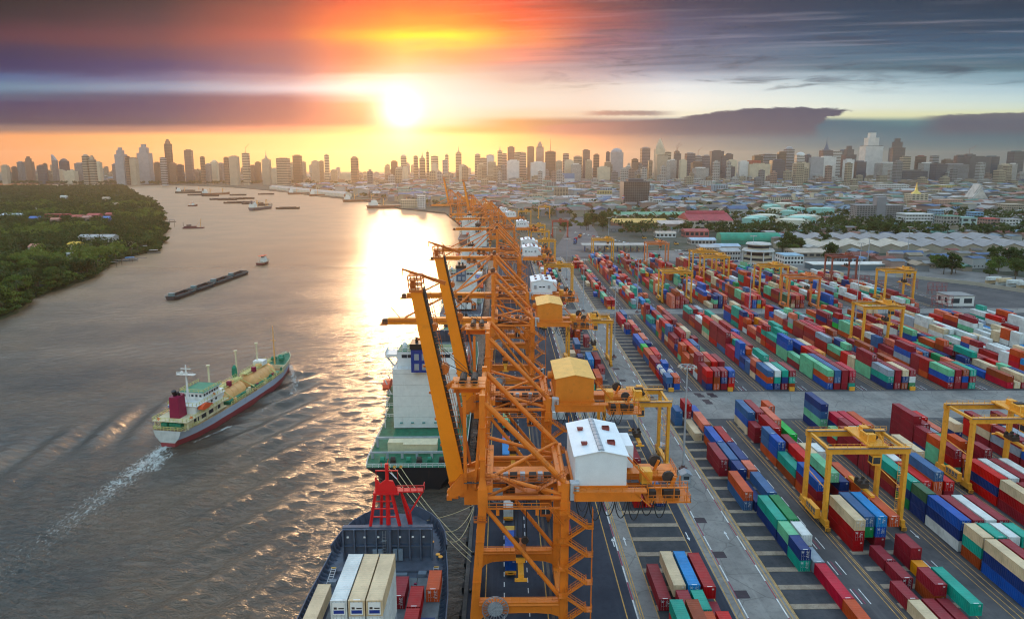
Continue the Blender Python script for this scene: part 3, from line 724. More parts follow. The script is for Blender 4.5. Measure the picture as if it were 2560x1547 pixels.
tanks = [('b', 2, 263.4, 0, 'maroon'), ('b', 2, 263.4, 1, 'tank'), ('b', 2, 269.8, 0, 'red'), ('b', 2, 269.8, 1, 'tank'), ('b', 3, 263.4, 0, 'maroon'), ('b', 3, 263.4, 1, 'tank')]
for k, r, y, _, _ in tanks: occ.setdefault((k, r), []).append((y - .1, y + 6.2))
lr = random.Random(21)
def pick(k, prev):
    if prev and lr.random() < .25: return prev
    return lr.choices(PNAMES, PWEIGHT)[0]
for k, x0 in BLOCKS.items():
    for si, (ya, yb) in enumerate(SECT):
        yb = min(yb, y_end(x0) - 6)
        if (k in 'ijk' and si == 0) or (k == 'k' and si == 2): continue
        rows = range(4)
        for r in rows:
            y = ya + .6; bay_h = None
            hbase = {0: 3, 1: 3, 2: 3}[si]
            while y + 12.2 < yb:
                for part_ in ((40,) if lr.random() < .66 else (20, 20)):
                    l = CL[part_]
                    if y + l > yb: break
                    hh = lr.choices([0, 1, 2, 3, 4], [2, 4, 17, 50, 27] if si == 0 else [2, 5, 20, 52, 21])[0]
                    if r >= 2: hh = min(hh, lr.choice([2, 3, 3, 4]))
                    if k == 'a':
                        hh = lr.choices([0, 1, 2], [50, 22, 28])[0] if si else 0
                        if si == 1 and r == 0: hh = min(hh, 1)
                    if k == 'b':
                        hh = 0 if r == 0 else lr.choices([0, 1, 2], [80, 10, 10])[0] if r == 1 else lr.choices([0, 1, 2], [22, 18, 60])[0]
                        if si == 0: hh = 0
                        if si == 1 and r == 1: hh = 0
                    if k == 'c' and si == 0 and y < 160: hh = 0
                    if k in 'hijk' and si > 0: hh = min(hh, lr.choice([1, 2, 2, 3]))
                    if hh and free(k, r, y, l):
                        cs = []; pv = None
                        for j in range(hh):
                            pv = pick(k, pv)
                            if k in 'hijk' and si >= 1 and lr.random() < (.1 if k == 'h' else .34): pv = lr.choice(['white', 'white', 'cream', 'white'])
                            cs.append(pv)
                        stacks.append((k, r, y, part_, cs)); occ.setdefault((k, r), []).append((y, y + l))
                    y += l + .22
                y += .35
cells = []
for k, r, y, L, cs in stacks:
    for j, c in enumerate(cs): cells.append(dict(k=k, r=r, y=y, L=L, c=c, j=j, n=len(cs), x=BLOCKS[k] + r * PITCH_ROW, z=.12 + j * (CH + .01)))
def height_at(k, r, y0, y1):
    return max([len(cs) for kk, rr, yy, L, cs in by_row.get((k, r), []) if yy < y1 and yy + CL[L] > y0] or [0])
by_row = {}
for s in stacks: by_row.setdefault((s[0], s[1]), []).append(s)
def vis_area(c):
    """Projected area (photo pixels) of the faces that show."""
    x, y, z, l = c['x'], c['y'], c['z'], CL[c['L']]
    def area(ps):
        q = [PR(*p) for p in ps]
        if all(a < 0 or a > 2560 or b > 1547 for a, b in q): return 0
        q = [(min(max(a, 0), 2560), min(max(b, 0), 1547)) for a, b in q]
        return abs(sum(q[i][0]*q[(i+1) % 4][1] - q[(i+1) % 4][0]*q[i][1] for i in range(4))) / 2
    A = 0
    if c['j'] == c['n'] - 1: A += area([(x, y, z+CH), (x+CW, y, z+CH), (x+CW, y+l, z+CH), (x, y+l, z+CH)])
    if c['r'] == 0 or height_at(c['k'], c['r']-1, y + 1, y + l - 1) <= c['j']: A += area([(x, y, z), (x, y+l, z), (x, y+l, z+CH), (x, y, z+CH)])
    if height_at(c['k'], c['r'], y - 5, y - .3) <= c['j']: A += area([(x, y, z), (x+CW, y, z), (x+CW, y, z+CH), (x, y, z+CH)])
    return A
for c in cells: c['a'] = vis_area(c)
cells = [c for c in cells if c['a'] > 6]
cells.sort(key=lambda c: -c['a'])
BNAME = {'a': 'quayside block', 'b': 'half-empty second block', 'c': 'third block', 'd': 'fourth block', 'e': 'fifth block', 'f': 'sixth block', 'g': 'seventh block', 'h': 'eighth block', 'i': 'ninth block', 'j': 'tenth block', 'k': 'eleventh block'}
def sect(y): return 0 if y < 240 else 1 if y < 400 else 2
def c_label(c):
    s = sect(c['y']); y0 = SECT[s][0]; bay = int((c['y'] - y0) / 6.3) if s else int((c['y'] - 90) / 6.3)
    tier = ['bottom tier', 'second tier', 'third tier', 'fourth tier'][c['j']]
    return f"{c['c']} {c['L']}-foot container, {tier}, {ORD[c['r']]} row, {ORD[min(bay, 19)]} bay, {BNAME[c['k']]} {['nearby', 'past first crossing', 'past second crossing'][s]}"
N_SINGLE = 235
for c in cells[:N_SINGLE]:
    make_container(c['c'], c['L'], (c['x'], c['y'], c['z']), lr.random() < .6, c_label(c))
for k, r, y, j, kind in tanks:
    x, z = BLOCKS[k] + r * PITCH_ROW, .12 + j * (CH + .01)
    if kind == 'tank': tank_container((x, y, z), f"white tank container in blue frame, {ORD[r]} row, {'nearer' if y < 265 else 'farther'} one by cross road", group=None)
    else: make_container(kind, 20, (x, y, z), False, f"{kind} 20-foot container under a white tank container, {ORD[r]} row{', nearer the cross road' if y < 265 else ', farther along'}", group='containers carrying tank containers')
tank_container((BLOCKS['a'] + PITCH_ROW, 196.5, .12 + CH + .01), 'yellow tank container in blue frame atop a grey container behind the white crane house', 'orange', None)
make_container('grey', 20, (BLOCKS['a'] + PITCH_ROW, 196.5, .12), False, 'grey 20-foot container under the yellow tank container', 'containers carrying tank containers')
# the rest of the yard, too many and too small to single out
mb = MB(); order = {n: i for i, n in enumerate(PNAMES)}
for c in cells[N_SINGLE:]:
    x, y, z, l = c['x'], c['y'], c['z'], CL[c['L']]; mb.mat(order[c['c']])
    mb.box(x, x + CW, y, y + l, z, z + CH - .02)
    if c['y'] < 420 and lr.random() < .6:
        mb.mat(len(PNAMES))
        for q in (.42, .86, 1.58, 2.02): mb.box(x + q, x + q + .04, y - .03, y, z + .1, z + CH - .15)
        for _ in range(4):
            a, b = lr.uniform(1.3, 1.9), lr.uniform(.5, 2.2); mb.box(x + a, x + a + .35, y - .012, y - .002, z + b, z + b + .08)
rest = link('stacked_containers', mb.mesh('stacked_containers', [CMAT[n] for n in PNAMES] + [mt_print]))
rest['kind'] = 'stuff'; rest['label'] = 'far stacks of mixed colour containers filling the rest of the yard'

# ------------------------------------------------------------------ ship-to-shore cranes
mt_or = M('crane_orange', (.76, .190, .014), .5, var=.10, scale=.25, dirt=.62, dcol=(.20, .06, .02), dscale=.7, streak=True)
mt_or2 = M('crane_orange_worn', (.52, .125, .016), .6, var=.15, scale=.4, dirt=.75, dcol=(.09, .04, .02), dscale=.8)
mt_boom = M('boom_orange', (.86, .245, .004), .5, var=.05, scale=.15, dirt=.2, dcol=(.3, .09, .02), dscale=.4)
mt_hw = M('house_white', (.78, .80, .80), .55, var=.04, scale=.3, dirt=.18, dcol=(.35, .33, .30), dscale=.5, streak=True)
mt_ho = M('house_orange', (.80, .25, .02), .55, var=.08, scale=.3, dirt=.35, dcol=(.28, .10, .03), dscale=.6)
mt_hor = M('house_roof_yellow', (.80, .42, .09), .6, var=.08, scale=.3, dirt=.4, dcol=(.2, .09, .04), dscale=.8)
mt_vent = M('ridge_vent_grey', (.32, .35, .38), .5, .3)
mt_rust = M('rusty_hatch', (.22, .045, .035), .8, var=.3)
mt_dk = M('machinery_dark', (.045, .032, .026), .7, var=.3)
mt_rope = M('wire_rope', (.02, .018, .018), .6, var=0)
mt_deck = M('deck_grating', (.13, .12, .12), .8, var=.2)
mt_glass = M('cab_glass', (.03, .04, .05), .12, var=0, spec=.8)
mt_yellow = M('machine_yellow', (.80, .345, .03), .5, var=.08, dirt=.35, dscale=1.0)
PM = {}
def pcache(key, fn, mats, smooth=False):
    if key not in PM: PM[key] = fn().mesh(key.split('|')[0], mats, smooth)
    return PM[key]
FY = 17.0            # distance between the near and far frames
XW, XWT, XL = -5.5, -3.7, 11.3
def ladder(mb, p, h, w=.5):
    x, y, z = p
    for dx in (-w/2, w/2): mb.bar((x + dx, y, z), (x + dx, y, z + h), .06)
    for i in range(int(h / .6)): mb.bar((x - w/2, y, z + .3 + i*.6), (x + w/2, y, z + .3 + i*.6), .05)
    for i in range(int(h / 3)): mb.box(x - .45, x + .45, y - .5, y + .02, z + 1.5 + i*3, z + 1.55 + i*3)
def sts_crane(Y0, dx, rz, boom, house, label, spx=3.6, spz=10.0, reel=True):
    t = thing('quay_crane', label, 'crane', (dx, Y0, 0), rz, 'orange ship-to-shore cranes along the quay')
    def P(name, key, fn, mats, smooth=False, parent=None, loc=None): return link(name, pcache(key, fn, mats, smooth), parent or t, loc)
    def bogie():
        m = MB()
        m.box(-.55, .55, -3.6, 3.6, 1.25, 1.9); m.box(-.5, .5, -.7, .7, 1.9, 2.6)
        for y in (-2.1, 2.1):
            m.box(-.45, .45, y - 1.35, y + 1.35, .7, 1.25)
            for q in (-.75, .75): m.tube((-.3, y + q, .42), (.3, y + q, .42), .40, 10)
        return m
    for x in (XW, XL):
        for y in (0, FY): P('bogie', 'bogie|', bogie, [mt_or2], loc=(x, y, 0))
    def sill(): return MB().box(-.75, .75, -1.0, FY + 1.0, 2.6, 4.3)
    for x in (XW, XL): P('sill_beam', 'sill_beam|', sill, [mt_or], loc=(x, 0, 0))
    def wleg():
        m = MB(); m.bar((XW, 0, 4.3), (XWT, 0, 27.0), 1.35, 1.5, 1.35, 1.5, up=(1, 0, 0)); m.bar((XWT, 0, 27.0), (XWT, 0, 30.4), 1.75, 1.8, up=(1, 0, 0)); m.bar((XWT, 0, 30.4), (XWT, 0, 32.5), 1.6, 1.6, .95, 1.0, up=(1, 0, 0))
        m.bar((XWT, 0, 32.5), (XWT, 0, 48.0), .95, 1.0, up=(1, 0, 0))
        for z in (12, 20, 36, 42): m.box(XWT - .62 if z > 30 else XW + (XWT - XW) * (z - 4.3) / 22.7 - .8, XWT + .62 if z > 30 else XW + (XWT - XW) * (z - 4.3) / 22.7 + .8, -.85, .85, z, z + .16)
        return m
    def lleg():
        m = MB(); m.bar((XL, 0, 4.3), (XL, 0, 31.4), 1.3, 1.5, up=(1, 0, 0)); m.bar((XL, 0, 24.5), (XL, 0, 28.0), 1.75, 1.8, up=(1, 0, 0))
        for z in (9, 14, 19): m.box(XL - .75, XL + .75, -.85, .85, z, z + .18)
        return m
    for y in (0, FY):
        P('leg', 'leg|w', wleg, [mt_or], loc=(0, y, 0)); P('leg', 'leg|l', lleg, [mt_or], loc=(0, y, 0))
    def portal():
        m = MB(); poly = [(XW - .3, 8.0), (XL + .3, 8.0), (XL - .5, 3.9), (XL - 1.0, 4.8), (XL - 2.4, 5.35), (XL - 5, 5.55), (3, 5.6), (XW + 5.6, 5.5), (XW + 3.2, 5.3), (XW + 1.6, 4.7), (XW + 1.0, 3.9)]
        m.extr(poly, -.55, .55, 'y'); m.box(XW + 1, XL - 1, -.95, -.55, 7.85, 8.0); m.tube((XW + 1, -.65, 7.4), (XL - 1, -.65, 7.4), .35, 8)
        m.rail([(XW + 1, -.9, 8.0), (XL - .7, -.9, 8.0)], 1.1, .03, 1.5); return m
    for y in (0, FY): P('portal_beam', 'portal_beam|', portal, [mt_or], loc=(0, y, 0))
    def flange_tube(p, q, r):
        m = MB().tube(p, q, r, 10); p, q = Vector(p), Vector(q)
        for a in (.25, .7):
            c = p.lerp(q, a); d = (q - p).normalized() * .06; m.tube(c - d, c + d, r * 1.22, 10)
        return m
    pipes = [((XWT + .4, 0, 26.6), (XL - .3, 0, 8.0), .42), ((XWT + .5, 0, 28.4), (XL - .5, 0, 28.4), .42), ((XWT + .4, 0, 33.0), (XL - .4, 0, 29.0), .36), ((XWT + .4, 0, 46.6), (XL - .2, 0, 31.4), .52)]
    for i, (a, b, r) in enumerate(pipes):
        for y in (0, FY): P('brace', f'brace|{i}', lambda a=a, b=b, r=r: flange_tube(a, b, r), [mt_or], loc=(0, y, 0))
    P('brace', 'brace|p1', lambda: flange_tube((XWT + .4, 0, 31.8), (XL - .3, FY, 31.8), .34), [mt_or])
    P('brace', 'brace|p2', lambda: flange_tube((XWT, .6, 46.8), (XWT, FY - .6, 46.8), .5), [mt_or])
    P('brace', 'brace|p3', lambda: flange_tube((XL, .6, 31.0), (XL, FY - .6, 31.0), .45), [mt_or])
    P('brace', 'brace|p4', lambda: flange_tube((XWT, .6, 31.0), (XWT, FY - .6, 31.0), .4), [mt_or])
    P('brace', 'brace|p5', lambda: flange_tube((XWT + .3, 0, 28.4), (3.6, 7, 28.2), .3), [mt_or])
    YC = FY / 2
    def girder():
        m = MB(); m.box(-8.2, 26.5, YC - 1.7, YC + 1.7, 27.2, 29.7); m.box(-8.2, 33, YC - 1.9, YC - 1.55, 27.05, 27.3); m.box(-8.2, 33, YC + 1.55, YC + 1.9, 27.05, 27.3)
        for x in (-2.5, 10.6): m.box(x - .6, x + .6, -.6, FY + .6, 29.72, 31.0)
        return m
    P('girder', 'girder|', girder, [mt_or])
    def walk():
        m = MB().mat(1); m.box(-7.5, 26, YC - 2.9, YC - 1.72, 28.4, 28.5); m.mat(0).rail([(-7.5, YC - 2.85, 28.5), (26, YC - 2.85, 28.5)], 1.1, .03, 1.6); return m
    P('walkway', 'walkway|', walk, [mt_or2, mt_deck])
    # boom
    def boom_up():
        m = MB(); h = Vector((-8.9, 0, 28.4)); tp = Vector((-15.9, 0, 65.5)); d = (tp - h).normalized(); n = Vector((-d.z, 0, d.x))
        w = []
        for c, dep in ((h, 1.5), (h.lerp(tp, .12), 1.5), (tp, 1.05)):
            for s_ in (-1, 1):
                for y in (YC - 1.5, YC + 1.5): q = c + n * dep * s_; w.append((q.x, y, q.z))
        fs = []
        for k in (0, 4): fs += [(k, k+4, k+6, k+2), (k+1, k+3, k+7, k+5), (k, k+1, k+5, k+4), (k+2, k+6, k+7, k+3)]
        fs += [(0, 2, 3, 1), (8, 9, 11, 10)]
        return m.add(w, fs)
    def boom_dn(): return MB().box(-44.5, -8.4, YC - 1.5, YC + 1.5, 27.3, 29.7)
    if boom == 'up':
        P('boom', 'boom|up', boom_up, [mt_boom])
        def trim():
            m = MB(); h = Vector((-8.9, 0, 28.4)); tp = Vector((-15.9, 0, 65.5)); d = (tp - h).normalized(); n = Vector((d.z, 0, -d.x))
            at = lambda a, o, y: (lambda q: (q.x, y, q.z))(h + (tp - h) * a + n * o)
            m.mat(1); m.bar(at(0, 1.75, YC), at(1, 1.3, YC), 2.4, .25, up=(1, 0, 0)); m.mat(0)
            for y in (YC - 1.4, YC + 1.4): m.bar(at(.02, 2.6, y), at(.97, 2.1, y), .09, .09)
            for i in range(30):
                a = .02 + i * .032
                for y in (YC - 1.4, YC + 1.4): m.bar(at(a, 1.5, y), at(a, 2.6 - .4*a, y), .07, .07)
            m.bar(at(.06, 3.0, YC), at(.5, 3.5, YC - .6), .5, .5); m.bar(at(.5, 3.5, YC - .6), (XWT - 1.5, YC, 47.2), .35, .35)
            m.tube(at(.58, 1.9, YC - .9), at(.58, 1.9, YC + .9), 1.0, 12); m.tube(at(.8, 1.7, YC - .9), at(.8, 1.7, YC + .9), .7, 12)
            for i in range(5): m.lathe(at(.2 + .14*i, -1.45, YC - 1.2), [(.28, -.2), (.28, .2)], 6)
            return m
        P('boom_walkway', 'boom_walkway|up', trim, [mt_or2, mt_dk])
        def head():
            m = MB(); m.box(-17.2, -14.6, YC - 1.7, YC + 1.7, 65.2, 65.6)
            for x in (-17.1, -15.9, -14.7): m.bar((x, YC - 1.6, 65.5), (x - .3, YC - 1.6, 68.3), .22); m.bar((x, YC + 1.6, 65.5), (x - .3, YC + 1.6, 68.3), .22)
            for z in (66.4, 67.3, 68.2): m.box(-17.4, -14.9, YC - 1.7, YC - 1.5, z, z + .12); m.box(-17.4, -14.9, YC + 1.5, YC + 1.7, z, z + .12); m.box(-17.4, -14.9, YC - 1.5, YC + 1.5, z, z + .06)
            m.box(-17.0, -16.2, YC - 1.2, YC + 1.2, 65.8, 67.4)
            m.bar((-10.6, YC, 66.6), (-18.6, YC, 69.3), .35, .7, .22, .35); m.bar((-18.5, YC, 69.2), (-18.5, YC, 68.1), .15); m.rail([(-15.0, YC - 1.5, 66), (-12.2, YC - 1.5, 66)], 2.5, .03, .9)
            return m
        P('boom_head', 'boom_head|', head, [mt_or2, mt_dk])
        def latch():
            m = MB(); m.box(-9.6, -3.2, YC - 3.2, YC + 3.2, 47.3, 47.6); m.box(-9.4, -4.5, YC - .5, YC + .5, 45.6, 47.3); m.bar((-9.2, YC, 47.6), (-12.0, YC, 45.6), .9, .9); m.rail([(-9.5, YC - 3.1, 47.6), (-3.2, YC - 3.1, 47.6)], 1.2, .04, 1.2)
            m.mat(1); m.tube((-7.5, YC - 2, 48.3), (-7.5, YC + 2, 48.3), .7, 12); m.tube((-5.4, YC - 2, 48.3), (-5.4, YC + 2, 48.3), .7, 12); m.mat(0)
            m.bar((XWT, YC, 47), (XWT - 1.6, YC - 2.5, 27.5), .5); m.bar((-7.2, YC - 2.4, 45.6), (-7.2, YC - 2.4, 27), .6, .6); return m
        P('boom_latch', 'boom_latch|', latch, [mt_or, mt_dk])
        def ropes():
            m = MB()
            for y in (-1.2, -.5, .4, 1.1): m.tube((-5.5, YC + y, 48.6), (-13.6, YC + y, 50.5 + 5 * abs(y)), .05, 4, cap=False)
            return m
        P('hoist_rope', 'hoist_rope|', ropes, [mt_rope])
        def hinge():
            m = MB(); m.extr([(-3.6, 27.5), (-10.2, 24.9), (-10.8, 26.4), (-8.2, 29.6), (-3.6, 31.5)], YC - 2.2, YC - 1.6, 'y').extr([(-3.6, 27.5), (-10.2, 24.9), (-10.8, 26.4), (-8.2, 29.6), (-3.6, 31.5)], YC + 1.6, YC + 2.2, 'y')
            for i in range(3): m.box(-10.9 + i*1.25, -9.9 + i*1.25, YC - 1.6, YC + 1.6, 24.3 + i*.35, 25.3 + i*.3)
            m.box(-7.5, -4.6, YC - 2.0, YC + 2.0, 23.6, 26.6); return m
        P('boom_hinge', 'boom_hinge|', hinge, [mt_or])
    else:
        P('boom', 'boom|dn', boom_dn, [mt_boom])
        def trim2():
            m = MB(); m.rail([(-44, YC - 1.9, 29.0), (-9, YC - 1.9, 29.0)], 1.1, .03, 2.0); m.box(-44.4, -8.6, YC - 2.3, YC - 1.5, 28.8, 28.95); m.box(-47.5, -44.5, YC - 2.4, YC + 2.4, 27.2, 27.5); m.rail([(-47.4, YC - 2.3, 27.5), (-44.6, YC - 2.3, 27.5)], 1.2, .04, .8)
            m.mat(1).box(-46.8, -45, YC - 1.2, YC + 1.2, 27.5, 29.2); m.mat(0)
            m.bar((-40, YC, 29.7), (-43.5, YC, 34.0), .3, .3); return m
        P('boom_walkway', 'boom_walkway|dn', trim2, [mt_or2, mt_dk])
        for i, (x, z) in enumerate(((-22, 29.8), (-38, 29.8))):
            for s_ in (-1.1, 1.1): P('forestay', f'forestay|{i}{s_}', lambda x=x, z=z, s_=s_: MB().tube((XWT - .3, YC + s_, 47.5), (x, YC + s_, z), .26, 8), [mt_or])
        def top2():
            m = MB(); m.box(-5.6, -2.2, YC - 3, YC + 3, 47.4, 47.7); m.rail([(-5.5, YC - 2.9, 47.7), (-2.3, YC - 2.9, 47.7)], 1.1, .04, .9); m.mat(1).tube((-3.8, YC - 2, 48.4), (-3.8, YC + 2, 48.4), .9, 12); return m
        P('apex_platform', 'apex_platform|', top2, [mt_or2, mt_dk])
    # machinery house on the landside girder
    hx0, hx1, hy0, hy1, hz0, hz1 = 13.2, 22.6, .7, FY - .7, 30.3, 36.0
    wallm = mt_hw if house == 'white' else mt_ho
    H = P('machine_house', 'machine_house|' + house, lambda: MB().extr([(hx0, hz0), (hx1, hz0), (hx1, hz1), ((hx0 + hx1)/2, hz1 + .95), (hx0, hz1)], hy0, hy1, 'y'), [wallm])
    def cladding():
        m = MB(); n = 46
        for i in range(n):
            x = hx0 + (hx1 - hx0) * (i + .5) / n; zt = hz1 + .95 * (1 - abs(x - (hx0 + hx1)/2) / ((hx1 - hx0)/2)) - .12; m.box(x - .045, x + .045, hy0 - .04, hy0, hz0 + .05, zt)
        for i in range(70):
            y = hy0 + (hy1 - hy0) * (i + .5) / 70; m.box(hx0 - .04, hx0, y - .045, y + .045, hz0 + .05, hz1 - .1)
        return m
    P('cladding', 'cladding|' + house, cladding, [wallm], parent=H)
    mid = (hx0 + hx1) / 2
    def roof():
        m = MB()
        for s_ in (-1, 1):
            xe = mid + s_ * ((hx1 - hx0)/2 + .35); ze = hz1 - .05
            a, b, c, d = (mid, hy0 - .3, hz1 + 1.02), (mid, hy1 + .3, hz1 + 1.02), (xe, hy1 + .3, ze), (xe, hy0 - .3, ze)
            m.add([a, b, c, d] + [(p[0], p[1], p[2] + .14) for p in (a, b, c, d)], [(0,1,2,3) if s_ > 0 else (3,2,1,0), (7,6,5,4) if s_ > 0 else (4,5,6,7), (0,3,7,4), (1,0,4,5), (2,1,5,6), (3,2,6,7)])
        return m
    RF = P('roof', 'roof|' + house, roof, [mt_hw if house == 'white' else mt_hor], parent=H)
    def aux():
        m = MB(); m.mat(1)
        if house == 'white':
            for i in range(9): y = hy0 + i * (hy1 - hy0) / 9; m.extr([(mid - .55, hz1 + 1.04), (mid + .55, hz1 + 1.04), (mid + .5, hz1 + 1.32), (mid, hz1 + 1.42), (mid - .5, hz1 + 1.32)], y, y + 1.55, 'y')
        return m
    if house == 'white':
        P('ridge_vent', 'ridge_vent|', aux, [mt_vent, mt_vent], parent=H)
        hatch = pcache('roof_hatch|', lambda: MB().box(-.5, .5, -.35, .35, .1, .5).box(-.6, .6, -.42, .42, .5, .58), [mt_rust])
        hfr = pcache('roof_hatch|f', lambda: MB().box(-.7, .7, -.55, -.47, 0, .7).box(-.7, .7, .47, .55, 0, .7).box(-.7, -.62, -.47, .47, 0, .7).box(.62, .7, -.47, .47, 0, .7), [mt_rust])
        for x, y, k in ((mid - 2.7, 4.5, 0), (mid - 2.7, 11.5, 0), (mid + 2.4, 4.8, 1), (mid + 2.4, 11.8, 1)): link('roof_hatch', hfr if k else hatch, H, (x, y, hz1 + .55))
        P('side_annexe', 'side_annexe|', lambda: MB().box(hx1, hx1 + 2.6, 8.0, 14.5, 30.3, 34.8), [mt_hw], parent=H)
        if Y0 > 200:
            for x in (mid - 1.3, mid + .2): link('window', pcache('window|', lambda: MB().box(0, 1.1, -.06, .02, 0, .55), [mt_glass]), H, (x, hy0, 33.4))
            for x in (mid - 3.6, mid + 2.6): link('louvre', pcache('louvre|', lambda: MB().box(0, 1.1, -.5, 0, 0, 1.5), [mt_vent]), H, (x, hy0, 33.0))
    def annex():
        m = MB(); m.box(hx0 - .5, hx1 + 3.5, -1.2, 0.6, 29.7, 29.95); m.box(hx0 - .3, hx1 + 2.4, -1.1, -.4, 28.1, 29.7)
        m.rail([(hx0 - .4, -1.1, 29.95), (hx1 + 3.4, -1.1, 29.95)], 1.2, .04, 1.9); m.box(hx0 - .5, hx1 + .3, hy0, hy1, 29.75, 30.3)
        m.bar((hx1 + 1, -.8, 29.9), (hx1 + 4.2, -.8, 27.0), .6, .12); m.bar((hx1 + .4, 2, 35), (hx1 + 4.8, 2, 30), .08, .2).bar((hx1 + .4, 2.7, 35), (hx1 + 4.8, 2.7, 30), .08, .2); m.rail([(hx1 + .4, 1.6, 35), (hx1 + 4.8, 1.6, 30)], 1.1, .04, 1.2)
        return m
    P('house_platform', 'house_platform|', annex, [mt_or])
    if house != 'white': P('exhaust_duct', 'exhaust_duct|', lambda: MB().tube((hx0 - .1, 11.0, 33.8), (hx0 - 1.4, 11.0, 33.8), 1.0, 14), [mt_ho])
    def lift():
        m = MB(); m.box(XL + .9, XL + 2.5, -.8, .9, 28.2, 31.4); m.mat(1); m.box(XL + 1.5, XL + 1.65, -.84, -.8, 29.6, 30.8); m.box(XL + 1.8, XL + 1.95, -.84, -.8, 29.6, 30.8); return m
    P('lift_cabin', 'lift_cabin|', lift, [M('lift_grey', (.45, .46, .47), .6, dirt=.4), mt_dk])
    def endplat():
        m = MB(); m.box(26.5, 34.8, YC - 7.5, YC - 2.0, 26.6, 26.85); m.box(27, 33.6, YC - 2.0, YC + 3.5, 29.0, 29.3); m.box(26.2, 33.2, YC - 1.4, YC - .8, 28.0, 29.0)
        for p in ([(26.6, YC - 7.4, 26.85), (34.7, YC - 7.4, 26.85), (34.7, YC - 2.1, 26.85)], [(26.6, YC - 7.4, 29.6), (34.0, YC - 7.4, 29.6)], [(27.1, YC - 1.9, 29.3), (33.5, YC - 1.9, 29.3), (33.5, YC + 3.4, 29.3)]): m.rail(p, 1.2, .045, 1.1)
        for x in (26.8, 29.2, 31.6, 34.0): m.bar((x, YC - 7.3, 26.8), (x, YC - 7.3, 29.6), .18); m.bar((x, YC - 2.2, 26.8), (x, YC - 2.2, 29.4), .18)
        m.box(26.6, 34.2, YC - 7.4, YC - 6.9, 29.45, 29.6); m.mat(1)
        m.tube((31.2, YC - 4.6, 30.2), (31.2, YC - 4.0, 30.2), 1.15, 14); m.tube((29.8, YC + .8, 31.0), (29.8, YC + 1.6, 31.0), 1.15, 14); m.box(27.2, 28.6, YC - 6, YC - 3, 26.9, 28.2); m.box(30, 33, YC - 6.2, YC - 4, 26.9, 28.4)
        m.mat(0); m.bar((31.0, YC - 5, 27), (32.2, YC - 5.2, 30.6), .6, .6); m.bar((29.6, YC + .6, 29.3), (30.4, YC + .4, 31.4), .5, .5); return m
    P('tension_platform', 'tension_platform|', endplat, [mt_or, mt_dk])
    P('winch_box', 'winch_box|', lambda: MB().box(25.9, 27.9, YC - 5.5, YC - 3.2, 29.4, 31.8), [mt_yellow])
    def fest():
        m = MB()
        for i in range(7):
            x0 = 13.2 + i * 2.35; sag = 3.2 + .5 * math.sin(i * 2.1)
            m.path([(x0 + 2.35 * a, -1.0, 28.05 - sag * (1 - (2*a - 1) ** 2) ** .8) for a in [j / 10 for j in range(11)]], .10, 5)
            m.path([(x0 + .3 + 1.75 * a, -.7, 28.05 - sag * .62 * (1 - (2*a - 1) ** 2) ** .8) for a in [j / 8 for j in range(9)]], .05, 4)
        return m
    P('festoon_cable', 'festoon_cable|', fest, [mt_rope])
    # stairs up the landside leg
    def stairs():
        m = MB(); z = 4.3; k = 0
        while z < 26:
            a, b = (XL + .2, XL + 4.0) if k % 2 == 0 else (XL + 4.0, XL + .2); y = -1.3 if k % 2 == 0 else -2.1
            m.bar((a, y - .35, z), (b, y - .35, z + 2.75), .10, .28); m.bar((a, y + .35, z), (b, y + .35, z + 2.75), .10, .28)
            for i in range(11): q = i / 11; m.box(a + (b - a) * q - .14, a + (b - a) * q + .14, y - .33, y + .33, z + 2.75 * q, z + 2.75 * q + .05)
            for yy in (y - .38, y + .38):
                m.bar((a, yy, z + 1.05), (b, yy, z + 3.8), .06); m.bar((a, yy, z + .55), (b, yy, z + 3.3), .05)
                for i in range(5): q = i / 4; m.bar((a + (b-a)*q, yy, z + 2.75*q), (a + (b-a)*q, yy, z + 2.75*q + 1.05), .05)
            x0, x1 = (XL + 3.6, XL + 5.0) if k % 2 == 0 else (XL - 1.2, XL + .4)
            m.box(x0, x1, -2.5, -.9, z + 2.68, z + 2.76); m.rail([(x0, -2.5, z + 2.76), (x1, -2.5, z + 2.76)], 1.1, .03, .7); m.rail([(x1 if k % 2 == 0 else x0, -2.5, z + 2.76), (x1 if k % 2 == 0 else x0, -.9, z + 2.76)], 1.1, .03, .7)
            z += 2.75; k += 1
        m.box(XL + 4.9, XL + 5.0, -1.7, -1.6, 4, 27); m.box(XL + 4.9, XL + 5.0, -.9, -.8, 4, 27)
        for z in range(5, 27, 2): m.box(XL + 4.9, XL + 5.0, -1.7, -.8, z, z + .07)
        return m
    P('stair', 'stair|', stairs, [mt_or])
    P('ladder', 'ladder|', lambda: (lambda m: (ladder(m, (XWT + 1.1, -.3, 30.5), 17), m)[1])(MB()), [mt_or2])
    def plat():
        m = MB(); m.box(XWT + .5, XWT + 3.2, -1.1, .2, 32.4, 32.55); m.rail([(XWT + .5, -1.1, 32.55), (XWT + 3.2, -1.1, 32.55)], 1.1, .04, .9); m.bar((XWT + 3, -.5, 32.4), (XWT + 8.0, -.5, 29.8), .8, .1); m.rail([(XWT + 3, -.9, 32.4), (XWT + 8.0, -.9, 29.8)], 1.1, .04, .7)
        m.bar((6.0, -.5, 29.8), (XL + .2, -.5, 33.2), .8, .1); m.rail([(6.0, -.9, 29.8), (XL + .2, -.9, 33.2)], 1.1, .04, .7); m.box(2.2, 6.2, -1.0, 1.0, 29.75, 29.85); 
        return m
    P('platform', 'platform|', plat, [mt_or2])
